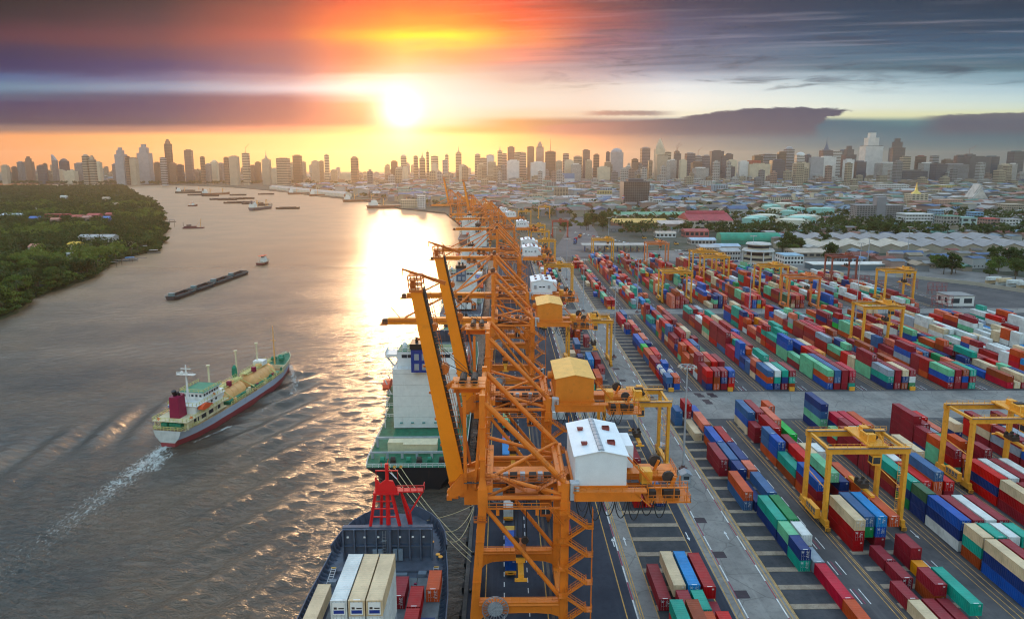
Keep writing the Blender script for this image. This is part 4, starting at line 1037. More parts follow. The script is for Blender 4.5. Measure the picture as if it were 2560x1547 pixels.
    def frame_walk():
        m = MB(); m.box(XWT + .9, XL - .9, -1.15, -.5, 26.7, 26.8); m.rail([(XWT + .9, -1.15, 26.8), (XL - 3.0, -1.15, 26.8)], 1.1, .045, 1.4); m.bar((XL - 3.0, -.8, 26.8), (XL - .2, -.8, 23.2), .7, .12); m.rail([(XL - 3.0, -1.15, 26.8), (XL - .2, -1.15, 23.2)], 1.1, .045, .9)
        for x in (-1.0, 6.2): m.box(x - .3, x + .3, -.9, -.5, 25.4, 26.7)
        return m
    P('frame_walkway', 'frame_walkway|', frame_walk, [mt_or])
    def drums():
        m = MB(); m.box(-2.4, 9.6, YC - 4.6, YC - 2.9, 29.5, 29.65); m.rail([(-2.4, YC - 4.6, 29.65), (9.6, YC - 4.6, 29.65)], 1.1, .05, 1.2); m.mat(1)
        for x in (-1.2, 2.0, 5.6, 8.4): m.tube((x - .7, YC - 3.7, 30.5), (x + .7, YC - 3.7, 30.5), .6, 12)
        m.mat(2)
        for x in (.5, 3.7, 7.0): m.box(x - .45, x + .45, YC - 4.2, YC - 3.2, 29.65, 31.0)
        return m
    P('winch_deck', 'winch_deck|', drums, [mt_or2, mt_dk, mt_vent])
    P('platform', 'platform|lo', lambda: MB().box(XWT - 1.6, XWT + .8, -1.3, -.8, 24.2, 24.35).rail([(XWT - 1.6, -1.3, 24.35), (XWT + .8, -1.3, 24.35)], 1.1, .04, .8), [mt_or2])
    # trolley, cab, spreader
    def trolley():
        m = MB(); m.box(-3.4, 3.4, YC - 3.4, YC + 3.4, 26.2, 26.6); m.rail([(-3.4, YC - 3.4, 26.6), (3.4, YC - 3.4, 26.6)], 1.2, .05, 1.1); m.box(-3.2, 3.2, YC - 3.2, YC - 2.7, 25.6, 26.2)
        m.mat(1); m.box(-2.8, -.8, YC - 3.1, YC - 1.9, 26.6, 28.6); m.box(.6, 2.6, YC - 3.1, YC - 1.9, 26.6, 28.2); m.tube((-1.6, YC - 3.6, 25.4), (-1.6, YC + 3, 25.4), .45, 8); m.tube((1.6, YC - 3.6, 25.4), (1.6, YC + 3, 25.4), .45, 8); return m
    TR = P('trolley', 'trolley|', trolley, [mt_or2, mt_dk], loc=(spx, 0, 0))
    def cab():
        m = MB(); m.box(3.6, 5.8, YC - 4.4, YC - 2.2, 22.4, 25.2); m.mat(1); m.box(3.55, 3.6, YC - 4.2, YC - 2.4, 22.8, 24.6); m.box(3.9, 5.5, YC - 4.45, YC - 4.4, 22.9, 24.6); m.mat(2); m.box(4.6, 4.75, YC - 4.47, YC - 4.45, 22.9, 24.6); m.mat(0); m.bar((3.8, YC - 3.3, 25.2), (3.4, YC - 3, 26.3), .4); m.bar((5.6, YC - 3.3, 25.2), (3.4, YC - 2, 26.3), .3); return m
    P('operator_cab', 'operator_cab|', cab, [mt_or2, mt_glass, mt_wht], parent=TR)
    def head_(): 
        m = MB()
        for x in (-.9, .9):
            for y in (-1.4, 1.4): m.tube((x, YC + y, 5.0), (x * 1.05, YC + y, 26.2 - 0), .045, 4, cap=False)
        return m
    SP = thing_sp = P('spreader', 'spreader|', lambda: (lambda m: (m.box(-1.1, 1.1, YC - 2.2, YC + 2.2, 3.3, 4.2), m.mat(1).tube((-.9, YC - .3, 5.0), (-.9, YC + .3, 5.0), .75, 12).tube((.9, YC - .3, 5.0), (.9, YC + .3, 5.0), .75, 12), m.box(-.9, .9, YC - 1.2, YC + 1.2, 2.0, 3.3), m.mat(2).box(-1.22, 1.22, YC - 6.1, YC - 5.6, 0, .5).box(-1.22, 1.22, YC + 5.6, YC + 6.1, 0, .5).box(-.55, .55, YC - 5.6, YC + 5.6, .5, 1.2).box(-.9, .9, YC - 1.8, YC + 1.8, 1.2, 2.0), m)[-1])(MB()), [mt_or2, mt_dk, mt_yellow], loc=(spx, 0, spz))
    P('hoist_rope', f'hoist_rope|{spz}', lambda: (lambda m: ([m.tube((x, YC + y, spz + 4.8), (x, YC + y, 26.0), .045, 4, cap=False) for x in (-1.2, -.5, .5, 1.2) for y in (-.8, .8)], m)[1])(MB()), [mt_rope], loc=(spx, 0, 0))
    if reel:
        def reelm():
            m = MB(); c = Vector((0, 0, 0)); n = 22; r = 2.45
            for a in range(n):
                t0, t1 = 2*math.pi*a/n, 2*math.pi*(a+1)/n
                for y in (-.18, .18): m.bar((r*math.cos(t0), y, r*math.sin(t0)), (r*math.cos(t1), y, r*math.sin(t1)), .09, .09)
                for y in (-.18, .18): m.bar((.3*math.cos(t0), y * .4, .3*math.sin(t0)), (r*math.cos(t0), y, r*math.sin(t0)), .07, .07)
            return m
        RL = P('cable_reel', 'cable_reel|', reelm, [mt_steel], loc=(-1.5, -1.35, 7.0))
        P('cable_coil', 'cable_coil|', lambda: (lambda m: ([m.tube((0, -.12, 0), (0, .12, 0), r_, 20) for r_ in (1.45,)], m)[1])(MB()), [M('reel_cable', (.30, .30, .31), .7, var=.3, scale=3)], parent=RL)
    return t
CR = [(115, 0, 'up', 'white', 'nearest orange quay crane, boom raised, with large white machine house', 3.4, 10.0),
      (160, 0, 'up', 'orange', 'second quay crane from the camera, boom raised, orange machine house', 2.6, 11.5),
      (249, 0, 'dn', 'orange', 'quay crane with lowered boom and orange house beyond the raised booms', 1.0, 9.5),
      (301, 0, 'dn', 'white', 'fourth quay crane, lowered boom, white house with windows and louvres', -18.0, 14),
      (429, 0, 'dn', 'white', 'quay crane beyond the wide gap, boom lowered, nearer of two white houses', -20, 12),
      (472, 0, 'dn', 'white', 'quay crane just behind the paired one, farther of two white houses', -15, 12),
      (634, 0, 'dn', 'white', 'seventh quay crane, boom lowered over the grey-green ship', -12, 12),
      (760, -8, 'dn', 'white', 'eighth quay crane where the quay starts to bend left', -14, 12),
      (831, -17, 'dn', 'white', 'ninth quay crane standing on the bending quay', -10, 12),
      (930, -36, 'up', 'orange', 'tenth quay crane on the far quay with raised boom', 2, 12),
      (1030, -62, 'dn', 'orange', 'eleventh quay crane on the far quay, boom lowered', -12, 12),
      (1130, -80, 'up', 'orange', 'most distant quay crane of the row near the quay end', 2, 12)]
for i, (Y, dx, bm, hs, lb, sx, sz) in enumerate(CR):
    sts_crane(Y, dx, R(0 if Y < 700 else 8 if Y < 900 else 12), bm, hs, lb, sx, sz, reel=Y < 700)

# ------------------------------------------------------------------ yard gantry cranes
def rtg(X, Y, colour, label, S=18.7, B=11.0, HT=21.0, spread=.55):
    mt = {'yellow': mt_yellow, 'orange': M('gantry_orange', (.72, .20, .05), .5, dirt=.3), 'red': M('gantry_red', (.45, .06, .035), .5, dirt=.3), 'rust': M('gantry_rust', (.28, .06, .035), .6, dirt=.4)}[colour]
    t = thing('yard_gantry', label, 'crane', (X, Y, 0), 0, 'yard gantry cranes astride the container blocks')
    def P(name, key, fn, smooth=False, parent=None, loc=None, mats=None):
        o = link(name, pcache(key, fn, mats or [mt_yellow, mt_dk, mt_deck, mt_glass]), parent or t, loc)
        if not mats and colour != 'yellow': paint(o, mt)
        return o
    for x in (0, S):
        for y in (0, B): P('leg', 'rleg|', lambda: MB().bar((0, 0, 2.6), (0, 0, 19.4), 1.35, .8, up=(1, 0, 0)), loc=(x, y, 0))
    def gird(): return MB().box(-.8, S + .8, -.45, .45, 19.4, 21.0)
    for y in (0, B):
        g_ = P('girder', 'rgirder|', gird, loc=(0, y, 0)); P('handrail', 'rrail|', lambda: MB().rail([(-.8, -.7, 21.0), (S + .8, -.7, 21.0)], 1.1, .035, 1.5).mat(2).box(-.8, S + .8, -.95, -.45, 20.9, 21.0), loc=(0, y, 0))
    for x in (0, S):
        P('sill_beam', 'rsill|', lambda: MB().box(-.5, .5, -1.6, B + 1.6, 1.7, 2.7), loc=(x, 0, 0))
        P('end_tie', 'rtie|', lambda: MB().box(-.3, .3, .5, B - .5, 20.0, 20.7).tube((0, .4, 10), (0, B - .4, 10.8), .12, 6), loc=(x, 0, 0))
    def wheels():
        m = MB(); m.box(-.45, .45, -1.9, 1.9, 1.05, 1.7); m.mat(1)
        for y in (-1.1, 1.1): m.tube((-.35, y, .78), (.35, y, .78), .76, 12)
        m.mat(0).box(-.6, .6, -2.3, -2.0, .35, 1.2); m.mat(1)
        for k in range(3): m.bar((-.55, -2.32, .45 + k*.28), (0, -2.32, .62 + k*.28), .03, .12); m.bar((.55, -2.32, .45 + k*.28), (0, -2.32, .62 + k*.28), .03, .12)
        return m
    for x in (0, S):
        for y in (0, B): P('wheel_bogie', 'rwheel|', wheels, loc=(x, y, 0))
    P('engine_house', 'rengine|', lambda: (lambda m: (m.box(-1.7, -.55, 1.2, 6.6, 2.2, 4.4), m.box(-1.9, -.5, 1.0, 6.8, 2.0, 2.2), m.rail([(-1.9, 1.0, 2.2), (-1.9, 9.5, 2.2)], 1.1, .03, 1.4), m.box(-1.9, -.5, 7, 9.6, 2.0, 2.2), m.box(-1.5, -.6, 7.2, 9.2, 2.2, 3.6), m.mat(2), [m.box(-1.72, -1.70, 1.5 + i*1.25, 2.5 + i*1.25, 2.5, 4.1) for i in range(4)], m)[-1])(MB()))
    def trol():
        m = MB(); m.box(-2.4, 2.4, -.6, B + .6, 21.15, 21.55); m.rail([(-2.4, -.6, 21.55), (2.4, -.6, 21.55), (2.4, B + .6, 21.55)], 1.1, .035, 1.3); m.box(-1.7, .6, 2, 5.4, 21.55, 23.3); m.tube((-.6, 6.2, 22.4), (1.8, 6.2, 22.4), .62, 12); m.box(.2, 1.9, 7.6, 9.4, 21.55, 22.9); m.bar((-2, 1, 21.55), (-1.4, 2, 23.6), .25); m.bar((2, 1, 21.55), (1.4, 2, 23.4), .25)
        m.mat(1); m.box(-1.2, 1.2, 3.6, 5.0, 22.3, 23.6); m.tube((1.2, 3.0, 22.2), (1.2, 4.4, 22.2), .5, 10); return m
    tx = S * (spread + .12); TR = P('trolley', 'rtrolley|', trol, loc=(tx, 0, 0))
    P('operator_cab', 'rcab|', lambda: MB().box(-1.0, 1.0, -.2, 1.9, 16.4, 18.9).mat(3).box(-.85, .85, -.24, -.2, 16.8, 18.4).box(-1.03, -1.0, 0, 1.7, 16.8, 18.4).mat(0).box(-.9, .9, .2, 1.6, 18.9, 21.2), parent=TR)
    sz = 5.4 if spread < .6 else 9.5
    P('spreader', f'rspr|', lambda: MB().box(-1.2, 1.2, -6.0, -5.5, 0, .4).box(-1.2, 1.2, 5.5, 6.0, 0, .4).box(-.5, .5, -5.5, 5.5, .4, 1.0).mat(1).box(-1.0, 1.0, -1.7, 1.7, 1.0, 2.2).tube((-.8, -1.2, 2.5), (-.8, -.8, 2.5), .45, 8).tube((.8, -1.2, 2.5), (.8, -.8, 2.5), .45, 8).tube((-.8, 1.2, 2.5), (-.8, .8, 2.5), .45, 8).tube((.8, 1.2, 2.5), (.8, .8, 2.5), .45, 8), loc=(tx, B/2, sz + 2))
    P('hoist_rope', f'rrope{sz}|', lambda: (lambda m: ([m.tube((a, b, sz + 4.5), (a*.9, b, 21.2), .035, 4, cap=False) for a in (-.8, .8) for b in (-1, 1)], m)[1])(MB()), loc=(tx, B/2, 0), mats=[mt_rope])
    P('stair', 'rstair|', lambda: (lambda m: (ladder(m, (0, 0, 3), 17, .6), m)[1])(MB()), loc=(S - .9, .6, 0))
    return t
for X, Y, c, lb, sp in [
    (79.0, 153.2, 'yellow', 'yellow yard gantry nearest the camera, astride the third block', .5),
    (127.2, 172.0, 'yellow', 'yellow yard gantry cut by the right edge of the picture', .7),
    (29.3, 186.0, 'yellow', 'yellow yard gantry behind the white crane house on the quayside block', .45),
    (29.3, 290.0, 'yellow', 'yellow yard gantry right of the orange crane house', .5),
    (29.3, 455.0, 'yellow', 'small yellow yard gantry beyond the quayside block', .4),
    (175.6, 318.0, 'yellow', 'yellow yard gantry in the middle of the right-hand blocks', .6),
    (175.6, 405.0, 'orange', 'salmon-orange yard gantry standing left of the tall lamp post', .6),
    (175.6, 452.0, 'yellow', 'yellow yard gantry just behind the salmon one', .5),
    (103.2, 428.0, 'yellow', 'yellow yard gantry rising over the middle container stacks', .55),
    (151.4, 500.0, 'yellow', 'yellow yard gantry before the white control tower', .6),
    (151.4, 530.0, 'yellow', 'second yellow yard gantry overlapping one by the control tower', .3),
    (127.2, 588.0, 'orange', 'salmon-orange yard gantry at the back of the yard', .5),
    (84.0, 620.0, 'yellow', 'yellow yard gantry before the gate canopy', .6),
    (29.3, 610.0, 'yellow', 'yellow yard gantry at the end of the quayside block', .4),
    (248.2, 428.0, 'yellow', 'yellow yard gantry among the white reefers', .7),
    (248.2, 500.0, 'rust', 'dark rusty-red yard gantry behind the reefers', .6),
    (62.0, 830.0, 'red', 'bright red yard gantry at the far end of the yard', .4),
    (30.0, 700.0, 'yellow', 'yellow yard gantry behind the far quay cranes', .5),
    (30.0, 770.0, 'yellow', 'distant yellow yard gantry beside the eighth quay crane', .5),
    (0.0, 1000.0, 'yellow', 'distant yellow yard gantry on the far terminal', .5),
    (24.0, 1010.0, 'yellow', 'second distant yard gantry on the far terminal', .5),
    (60.0, 1120.0, 'yellow', 'most distant yellow yard gantry right of the quay cranes', .5)]:
    rtg(X, Y, c, lb, spread=sp)

# ------------------------------------------------------------------ ships
def hull_paint(name, top, boot, zb, dirt=.5, rough=.55):
    """Topsides over a boot-topping, with rust streaks."""
    if name in MATS: return MATS[name]
    m = bpy.data.materials.new(name); MATS[name] = m; m.use_nodes = True; nt = m.node_tree; b = nt.nodes['Principled BSDF']
    tc = nt.nodes.new('ShaderNodeTexCoord'); v = NX(nt, tc.outputs['Object']); x, y, z = nsep(nt, v)
    n = nnoise(nt, ncomb(nt, x * .8, y * .8, z * .12), 1.0, 6.0, .65); n2 = nnoise(nt, v, .25, 4.0, .6)
    c = nmix(nt, n2.ss(.3, .7) * .5, top, tuple(q * .78 for q in top))
    c = nmix(nt, (z + (n2 - .5) * .5).ss(zb + .06, zb - .06), c, boot)
    c = nmix(nt, n.ss(.58, .72) * dirt, c, (.20, .085, .045))
    nt.links.new(c.k, b.inputs['Base Color']); b.inputs['Roughness'].default_value = rough
    return m
def hull(st, zkeel=-3.0, lv=5, pw=1.6):
    """st: (y, half-breadth at deck, at waterline, deck z). Returns (sides, deck) builders."""
    s, d = MB(), MB()
    for sg in (1, -1):
        P = []
        for y, hd, hw, zd in st:
            row = []
            for i in range(lv + 1):
                q = i / lv; z = zkeel + (zd - zkeel) * q; zz = max(0, z) / max(zd, .1)
                hb = hw * min(1, (z - zkeel) / 1.5 * .25 + .75) + (hd - hw) * zz ** pw if z > 0 else hw * (.75 + .25 * min(1, (z - zkeel) / 3.0))
                row.append((sg * hb, y, z))
            P.append(row if sg > 0 else row[::-1])
        s.grid(P)
    y, hd, hw, zd = st[0]; rows = []
    for i in range(lv + 1):
        q = i / lv; z = zkeel + (zd - zkeel) * q; hb = hw + (hd - hw) * (max(0, z) / zd) ** pw if z > 0 else hw * (.75 + .25 * (z - zkeel) / 3.0)
        rows.append([(-hb, y, z), (hb, y, z)])
    s.grid(rows[::-1])
    d.grid([[(-hd + .05, y, zd - .02), (hd - .05, y, zd - .02)] for y, hd, hw, zd in st])
    return s, d
def bulwark(st, h, th=.18, rake=0.0):
    m = MB()
    for sg in (1, -1):
        for a, b in zip(st, st[1:]):
            A, B_ = Vector((sg * a[1], a[0], a[3])), Vector((sg * b[1], b[0], b[3]))
            up = Vector((sg * rake, 0, h)); inn = Vector((-sg * th, 0, 0))
            m.add([A, B_, B_ + up, A + up, A + inn, B_ + inn, B_ + up + inn, A + up + inn], [(0,1,2,3), (5,4,7,6), (3,2,6,7)] if sg > 0 else [(3,2,1,0), (6,7,4,5), (7,6,2,3)])
    return m
mt_red = M('signal_red', (.70, .012, .015), .5, var=.06)
mt_shipw = M('ship_white', (.74, .73, .68), .55, var=.05, dirt=.3, dcol=(.35, .25, .17), dscale=.6, streak=True)
mt_shipc = M('ship_cream', (.68, .58, .36), .55, var=.08, dirt=.35, dcol=(.3, .18, .10), dscale=.8)
mt_sgreen = M('deck_green', (.022, .15, .075), .7, var=.2, dirt=.35, dcol=(.10, .12, .09), dscale=.5)
mt_grn = M('winch_green', (.015, .20, .11), .6, var=.15)
mt_navy = M('deck_slate', (.085, .10, .13), .7, var=.2, dirt=.4, dcol=(.05, .05, .055), dscale=.4)
mt_slate = M('bulwark_slate', (.075, .095, .135), .6, var=.15, dirt=.3, dcol=(.04, .04, .05))
mt_funb = M('funnel_blue', (.010, .035, .22), .5, var=.08)
mt_mag = M('funnel_magenta', (.24, .006, .045), .5, var=.08)
mt_tank = M('cargo_tank_buff', (.78, .40, .14), .55, var=.12, scale=.3, dirt=.5, dcol=(.42, .14, .06), dscale=.5)
mt_lifeb = M('lifeboat_orange', (.75, .10, .025), .5, var=.05)
mt_black = M('ship_black', (.012, .011, .013), .5, var=.2)
mt_rope2 = M('mooring_rope', (.62, .50, .26), .8, var=.1)
mt_win = M('ship_window', (.03, .035, .045), .15, var=0, spec=.7)
mt_yrail = M('rail_yellow', (.62, .55, .20), .6, var=.1)

# gas carrier under way on the river
def gas_carrier():
    t = thing('gas_carrier', 'grey and red gas tanker under way on the river with buff cargo tanks', 'ship', (-109.5, 210.5, WATER_Z), R(-9.6))
    st = [(0, 5.0, 2.4, 5.4), (3, 5.9, 3.6, 5.2), (8, 6.5, 5.0, 5.0), (16, 6.7, 6.0, 4.8), (26, 6.7, 6.4, 4.6), (44, 6.7, 6.5, 4.5), (58, 6.5, 6.2, 4.7), (68, 5.7, 4.6, 5.2), (75, 4.4, 2.6, 5.8), (80, 2.6, .9, 6.4), (83.5, .35, .1, 7.0)]
    s, d = hull(st); part('hull', s, hull_paint('carrier_hull', (.48, .52, .60), (.30, .045, .05), 2.1, .45), t, True); part('deck', d, M('carrier_deck', (.36, .22, .10), .7, var=.3, dirt=.5), t)
    part('transom', MB().prism([(0, 0)] * 3, 0, 0) if False else MB().add([(-4.9, -.03, 5.35), (4.9, -.03, 5.35), (4.2, -.03, 3.2), (2.6, -.03, 1.3), (-2.6, -.03, 1.3), (-4.2, -.03, 3.2)], [(5, 4, 3, 2, 1, 0)]), M('transom_grey', (.55, .54, .50), .5, dirt=.3), t)
    fst = [(66, 5.9, 0, 5.1), (70, 5.4, 0, 5.5), (75, 4.4, 0, 5.8), (80, 2.7, 0, 6.4), (83.5, .4, 0, 7.0)]
    part('bulwark', bulwark(fst, 2.0, rake=.25), mt_shipc, t)
    part('forecastle_deck', MB().grid([[(-h + .2, y, z + 1.3), (h - .2, y, z + 1.3)] for y, h, _, z in fst[1:]]), mt_sgreen, t); part('forecastle_bulkhead', MB().box(-5.3, 5.3, 69.7, 70.0, 5, 7.0), mt_shipc, t)
    for i, (a, b, r) in enumerate(((27.0, 43.5, 4.1), (46.5, 66.0, 4.3))):
        m = MB(); n = 20; vs = []; prof = [(a, .2), (a + .3, r * .55), (a + 1.1, r * .85), (a + 2.2, r), (b - 2.2, r), (b - 1.1, r * .85), (b - .3, r * .55), (b, .2)]
        for y, rr in prof: vs += [(rr * math.cos(2*math.pi*k/n), y, 5.3 + rr * math.sin(2*math.pi*k/n)) for k in range(n)]
        m.add(vs, [(j*n + k, (j+1)*n + k, (j+1)*n + (k+1) % n, j*n + (k+1) % n) for j in range(len(prof)-1) for k in range(n)]); tk = part('cargo_tank', m, mt_tank, t, True)
        rg = MB()
        for y in np.arange(a + 3, b - 2, 3.2): rg.tube((0, y, 5.3), (0, y + .15, 5.3), r + .09, 20)
        part('tank_rib', rg, mt_tank, tk); q = MB(); q.box(-5.3, 5.3, a + .5, b - .5, 4.6, 5.7); part('tank_saddle', q, mt_grn, tk)
        part('tank_dome', MB().lathe((0, (a+b)/2 + 2, 5.3 + r - .3), [(1.4, 0), (1.4, 1.2), (.9, 1.6), (.1, 1.7)], 12), mt_tank, tk)
        pp = MB()
        for x in (-1.6, -.9, .9, 1.7): pp.tube((x, a, 5.6 + r), (x, b, 5.6 + r), .16, 6)
        pp.box(-1.0, 1.0, a, b, 5.75 + r, 5.85 + r); pp.rail([(-1.1, a, 5.85 + r), (-1.1, b, 5.85 + r)], 1.1, .05, 2.2); pp.rail([(1.1, a, 5.85 + r), (1.1, b, 5.85 + r)], 1.1, .05, 2.2); part('pipework', pp, mt_yrail, tk)
    sd = MB(); [sd.rail([(sg * 6.5, 27, 4.6), (sg * 6.5, 66, 4.9)], 1.3, .07, 1.8) for sg in (-1, 1)]; part('side_rail', sd, mt_yrail, t)
    # poop and accommodation
    pp = MB(); pp.box(-5.6, 5.6, 1.2, 25.5, 5.0, 5.2); pp.box(-5.3, 5.3, 4.0, 24, 5.2, 7.7); pp.box(-6.3, 6.3, 1.6, 26, 7.7, 7.95); house = part('accommodation', pp, mt_shipc, t)
    part('accommodation_deck', MB().box(-4.5, 4.5, 9.0, 25, 7.95, 10.6).box(-5.4, 5.4, 8.6, 25.6, 10.6, 10.8).box(-3.8, 3.8, 14.5, 24.5, 10.8, 13.4).box(-4.6, 4.6, 14, 25, 13.4, 13.55), mt_shipw, t)
    part('bridge_roof', MB().box(-4.5, 4.5, 14.1, 24.9, 13.56, 13.66), mt_grn, t)
    wp = pcache('window|ship', lambda: MB().box(-.4, .4, -.03, .03, 0, .75), [mt_win])
    for i in range(5): w = link('window', wp, t, (-3.0 + i * 1.5, 14.45, 12.0))
    wq = pcache('window|ship2', lambda: MB().box(-.03, .03, -.45, .45, 0, .8), [mt_win])
    for i in range(6): link('window', wq, t, (3.83, 15.6 + i * 1.5, 12.0))
    for i in range(5): link('window', wq, t, (4.53, 10.6 + i * 2.6, 9.0))
    for i in range(4): link('window', pcache('window|ship3', lambda: MB().box(-.04, .04, -1.3, 1.3, 0, 1.5), [mt_win]), t, (6.28 - .96, 8 + i * 4.2, 5.7))
    rl = MB()
    rl.rail([(-5.0, .3, 5.4), (5.0, .3, 5.4)], 1.2, .07, 1.2); rl.rail([(5.0, .3, 5.4), (6.4, 8, 5.0)], 1.2, .07, 1.4); rl.rail([(-5.0, .3, 5.4), (-6.4, 8, 5.0)], 1.2, .07, 1.4)
    for z, x, y0, y1 in ((7.95, 6.2, 1.7, 25.9), (10.8, 5.3, 8.7, 25.5), (13.66, 4.4, 14.2, 24.8)):
        rl.rail([(-x, y0, z), (x, y0, z)], 1.1, .06, 1.5); rl.rail([(x, y0, z), (x, y1, z)], 1.1, .06, 1.5); rl.rail([(-x, y0, z), (-x, y1, z)], 1.1, .06, 1.5)
    part('handrail', rl, mt_yrail, t)
    for x in (-5.9, 5.9):
        for y in (2.5, 7.5, 13, 19): part('stanchion', MB().box(x - .15, x + .15, y - .15, y + .15, 5.0, 7.7), mt_shipc, t)
    part('funnel', MB().extr([(4.2, 7.9), (8.4, 7.9), (7.9, 15.6), (4.6, 15.0)], -1.7, 1.7, 'x'), mt_mag, t)
    part('exhaust', MB().tube((-.5, 6.4, 15.2), (-.5, 5.6, 17.0), .75, 10).tube((.8, 6.6, 15.3), (.9, 5.8, 16.6), .4, 8), mt_black, t)
    ms = MB(); ms.tube((0, 12.0, 10.6), (0, 12.0, 24.0), .42, 8, .2); ms.box(-3.2, 3.2, 11.2, 12.8, 20.6, 20.8); ms.rail([(-3.1, 11.3, 20.8), (3.1, 11.3, 20.8)], .9, .05, .9); ms.box(-1.8, 1.8, 11.8, 12.1, 22.6, 22.8); ms.lathe((-1.6, 12, 20.8), [(.5, 0), (.6, .5), (.3, 1.0), (.05, 1.1)], 8); part('mast', ms, mt_shipw, t)
    for y, h, z in ((27.2, 9.5, 9.5), (45.2, 10.5, 9.0), (60.5, 9.0, 9.5)): part('vent_post', MB().tube((-1.8, y, z), (-1.8, y, z + h), .34, 8).tube((-1.8, y, z + h), (-1.8, y, z + h + .4), .7, 10), mt_shipc, t)
    part('foremast', MB().tube((0, 71.2, 6.5), (0, 71.2, 23.5), .38, 8, .18).box(-1.2, 1.2, 71.1, 71.3, 17.0, 17.3), mt_tank, t)
    part('vent_cowl', MB().lathe((-2.6, 45.0, 9.0), [(.9, 0), (1.1, 1.5), (1.0, 4.0), (.4, 5.0), (.05, 5.1)], 10), mt_grn, t)
    for x, y, z in ((-2.2, 62, 10.5), (2.0, 51, 10.8), (1.6, 34, 10.4), (-1.2, 64, 10)): part('control_cabinet', MB().box(x - .7, x + .7, y - .7, y + .7, z - 1, z + .9), mt_red if x < 0 else mt_mag, t)
    part('deckhouse', MB().box(-3, 3, 24.8, 28.2, 8.0, 10.6).box(-3.2, 3.2, 24.6, 28.4, 10.6, 10.75), mt_shipw, t); part('deckhouse', MB().box(-2.6, 1.8, 58.4, 61.8, 9.8, 11.8), mt_shipw, t)
    for x, y in ((-2.5, 3.0), (2.4, 3.0), (0, 3.4)): part('winch', MB().tube((x - .9, y, 6.3), (x + .9, y, 6.3), .95, 12).box(x - 1.1, x - .9, y - .8, y + .8, 5.2, 7).box(x + .9, x + 1.1, y - .8, y + .8, 5.2, 7), mt_grn, t)
    for x, y in ((-1.8, 74), (1.8, 74), (0, 77)): part('windlass', MB().tube((x - .9, y, 8.4), (x + .9, y, 8.4), .85, 12).box(x - 1, x + 1, y - .3, y + .3, 7.4, 8.4), mt_grn, t)
    fr_ = random.Random(3)
    for i in range(34):
        y_ = fr_.uniform(26, 69); x_ = fr_.choice([-1, 1]) * fr_.uniform(4.6, 6.1); part('deck_fitting', MB().box(x_ - .4, x_ + .4, y_ - .5, y_ + .5, 4.6, 4.6 + fr_.uniform(.7, 2.4)), fr_.choice([mt_shipc, mt_tank, mt_yrail, mt_grn, mt_mag]), t)
    for i in range(14):
        y_ = fr_.uniform(28, 66); part('valve_pipe', MB().tube((fr_.uniform(-2, 2), y_, 9.2), (fr_.choice([-1, 1]) * 5.8, y_ + fr_.uniform(-1, 1), 6.2), .14, 6), mt_yrail, t)
    for sg in (-1, 1): part('lifeboat', MB().lathe((0, 0, 0), [(.1, 0), (.1, .1)], 3) if False else MB().extr([(-2.6, .4), (-1.6, -.2), (1.6, -.2), (2.6, .4), (2.2, 1.1), (.8, 1.7), (-.8, 1.7), (-2.2, 1.1)], -.8, .8, 'x'), M('lifeboat_blue', (.02, .10, .32), .5) if sg < 0 else mt_lifeb, t, loc=(sg * 5.6, 12.5, 9.0))
    for i, (x, y, z) in enumerate(((5.9, 4.5, 8.6), (-4, 1.75, 8.6), (4.6, 20, 11.4), (5.4, 17, 8.8))): part('lifebuoy', MB().tube((x, y - .06, z), (x, y + .06, z), .5, 12), mt_lifeb, t)
gas_carrier()

# barge tow and tug
bm1 = None
mt_barge = hull_paint('barge_hull', (.060, .040, .042), (.05, .03, .03), .4, .35)
def barge_parts():
    st = [(0, 3.2, 2.4, 2.6), (1.5, 4.0, 3.4, 2.3), (5, 4.2, 4.0, 2.1), (22, 4.2, 4.0, 2.1), (26, 4.0, 3.4, 2.4), (28, 3.0, 2.0, 2.8)]
    s, d = hull(st, -1.5, 4); co = MB()
    for x in (-3.3, 3.1): co.box(x, x + .2, 4.5, 24.5, 2.1, 2.9)
    for y in (4.5, 24.3): co.box(-3.1, 3.1, y, y + .2, 2.1, 3.2)
    hold = MB().quad((-3.1, 4.7, 1.0), (3.1, 4.7, 1.0), (3.1, 24.3, 1.0), (-3.1, 24.3, 1.0)); rim = MB().box(-4.3, -4.05, .8, 27, 2.2, 2.45).box(4.05, 4.3, .8, 27, 2.2, 2.45)
    cb = MB().box(-1.6, 1.6, 1.0, 3.6, 2.3, 4.3).box(-1.9, 1.9, .8, 3.9, 4.3, 4.45); hd = MB()
    d2 = MB()
    for (x0, x1, y0, y1) in ((-4.0, 4.0, .6, 4.5), (-4.0, 4.0, 24.5, 27.6), (-4.15, -3.3, 4.5, 24.5), (3.3, 4.15, 4.5, 24.5)): d2.quad((x0, y0, 2.2), (x1, y0, 2.2), (x1, y1, 2.2), (x0, y1, 2.2))
    return [('hull', s, mt_barge), ('side_deck', d2, M('barge_deck', (.12, .11, .10), .8)), ('coaming', co, M('coaming_brown', (.10, .075, .07), .7, dirt=.5)), ('hold_floor', hold, M('barge_hold', (.17, .05, .05), .8, var=.3)), ('rubbing_strake', rim, M('strake_teal', (.07, .15, .15), .7)), ('cabin', cb, M('barge_cabin', (.16, .22, .22), .6))]
bp_ = [(n, q.mesh(n, [m], n == 'hull')) for n, q, m in barge_parts()]
A, B_ = G(421, 752, WATER_Z), G(612, 684, WATER_Z); dv = (B_ - A); ang = -math.atan2(dv.x, dv.y); u_ = dv.normalized()
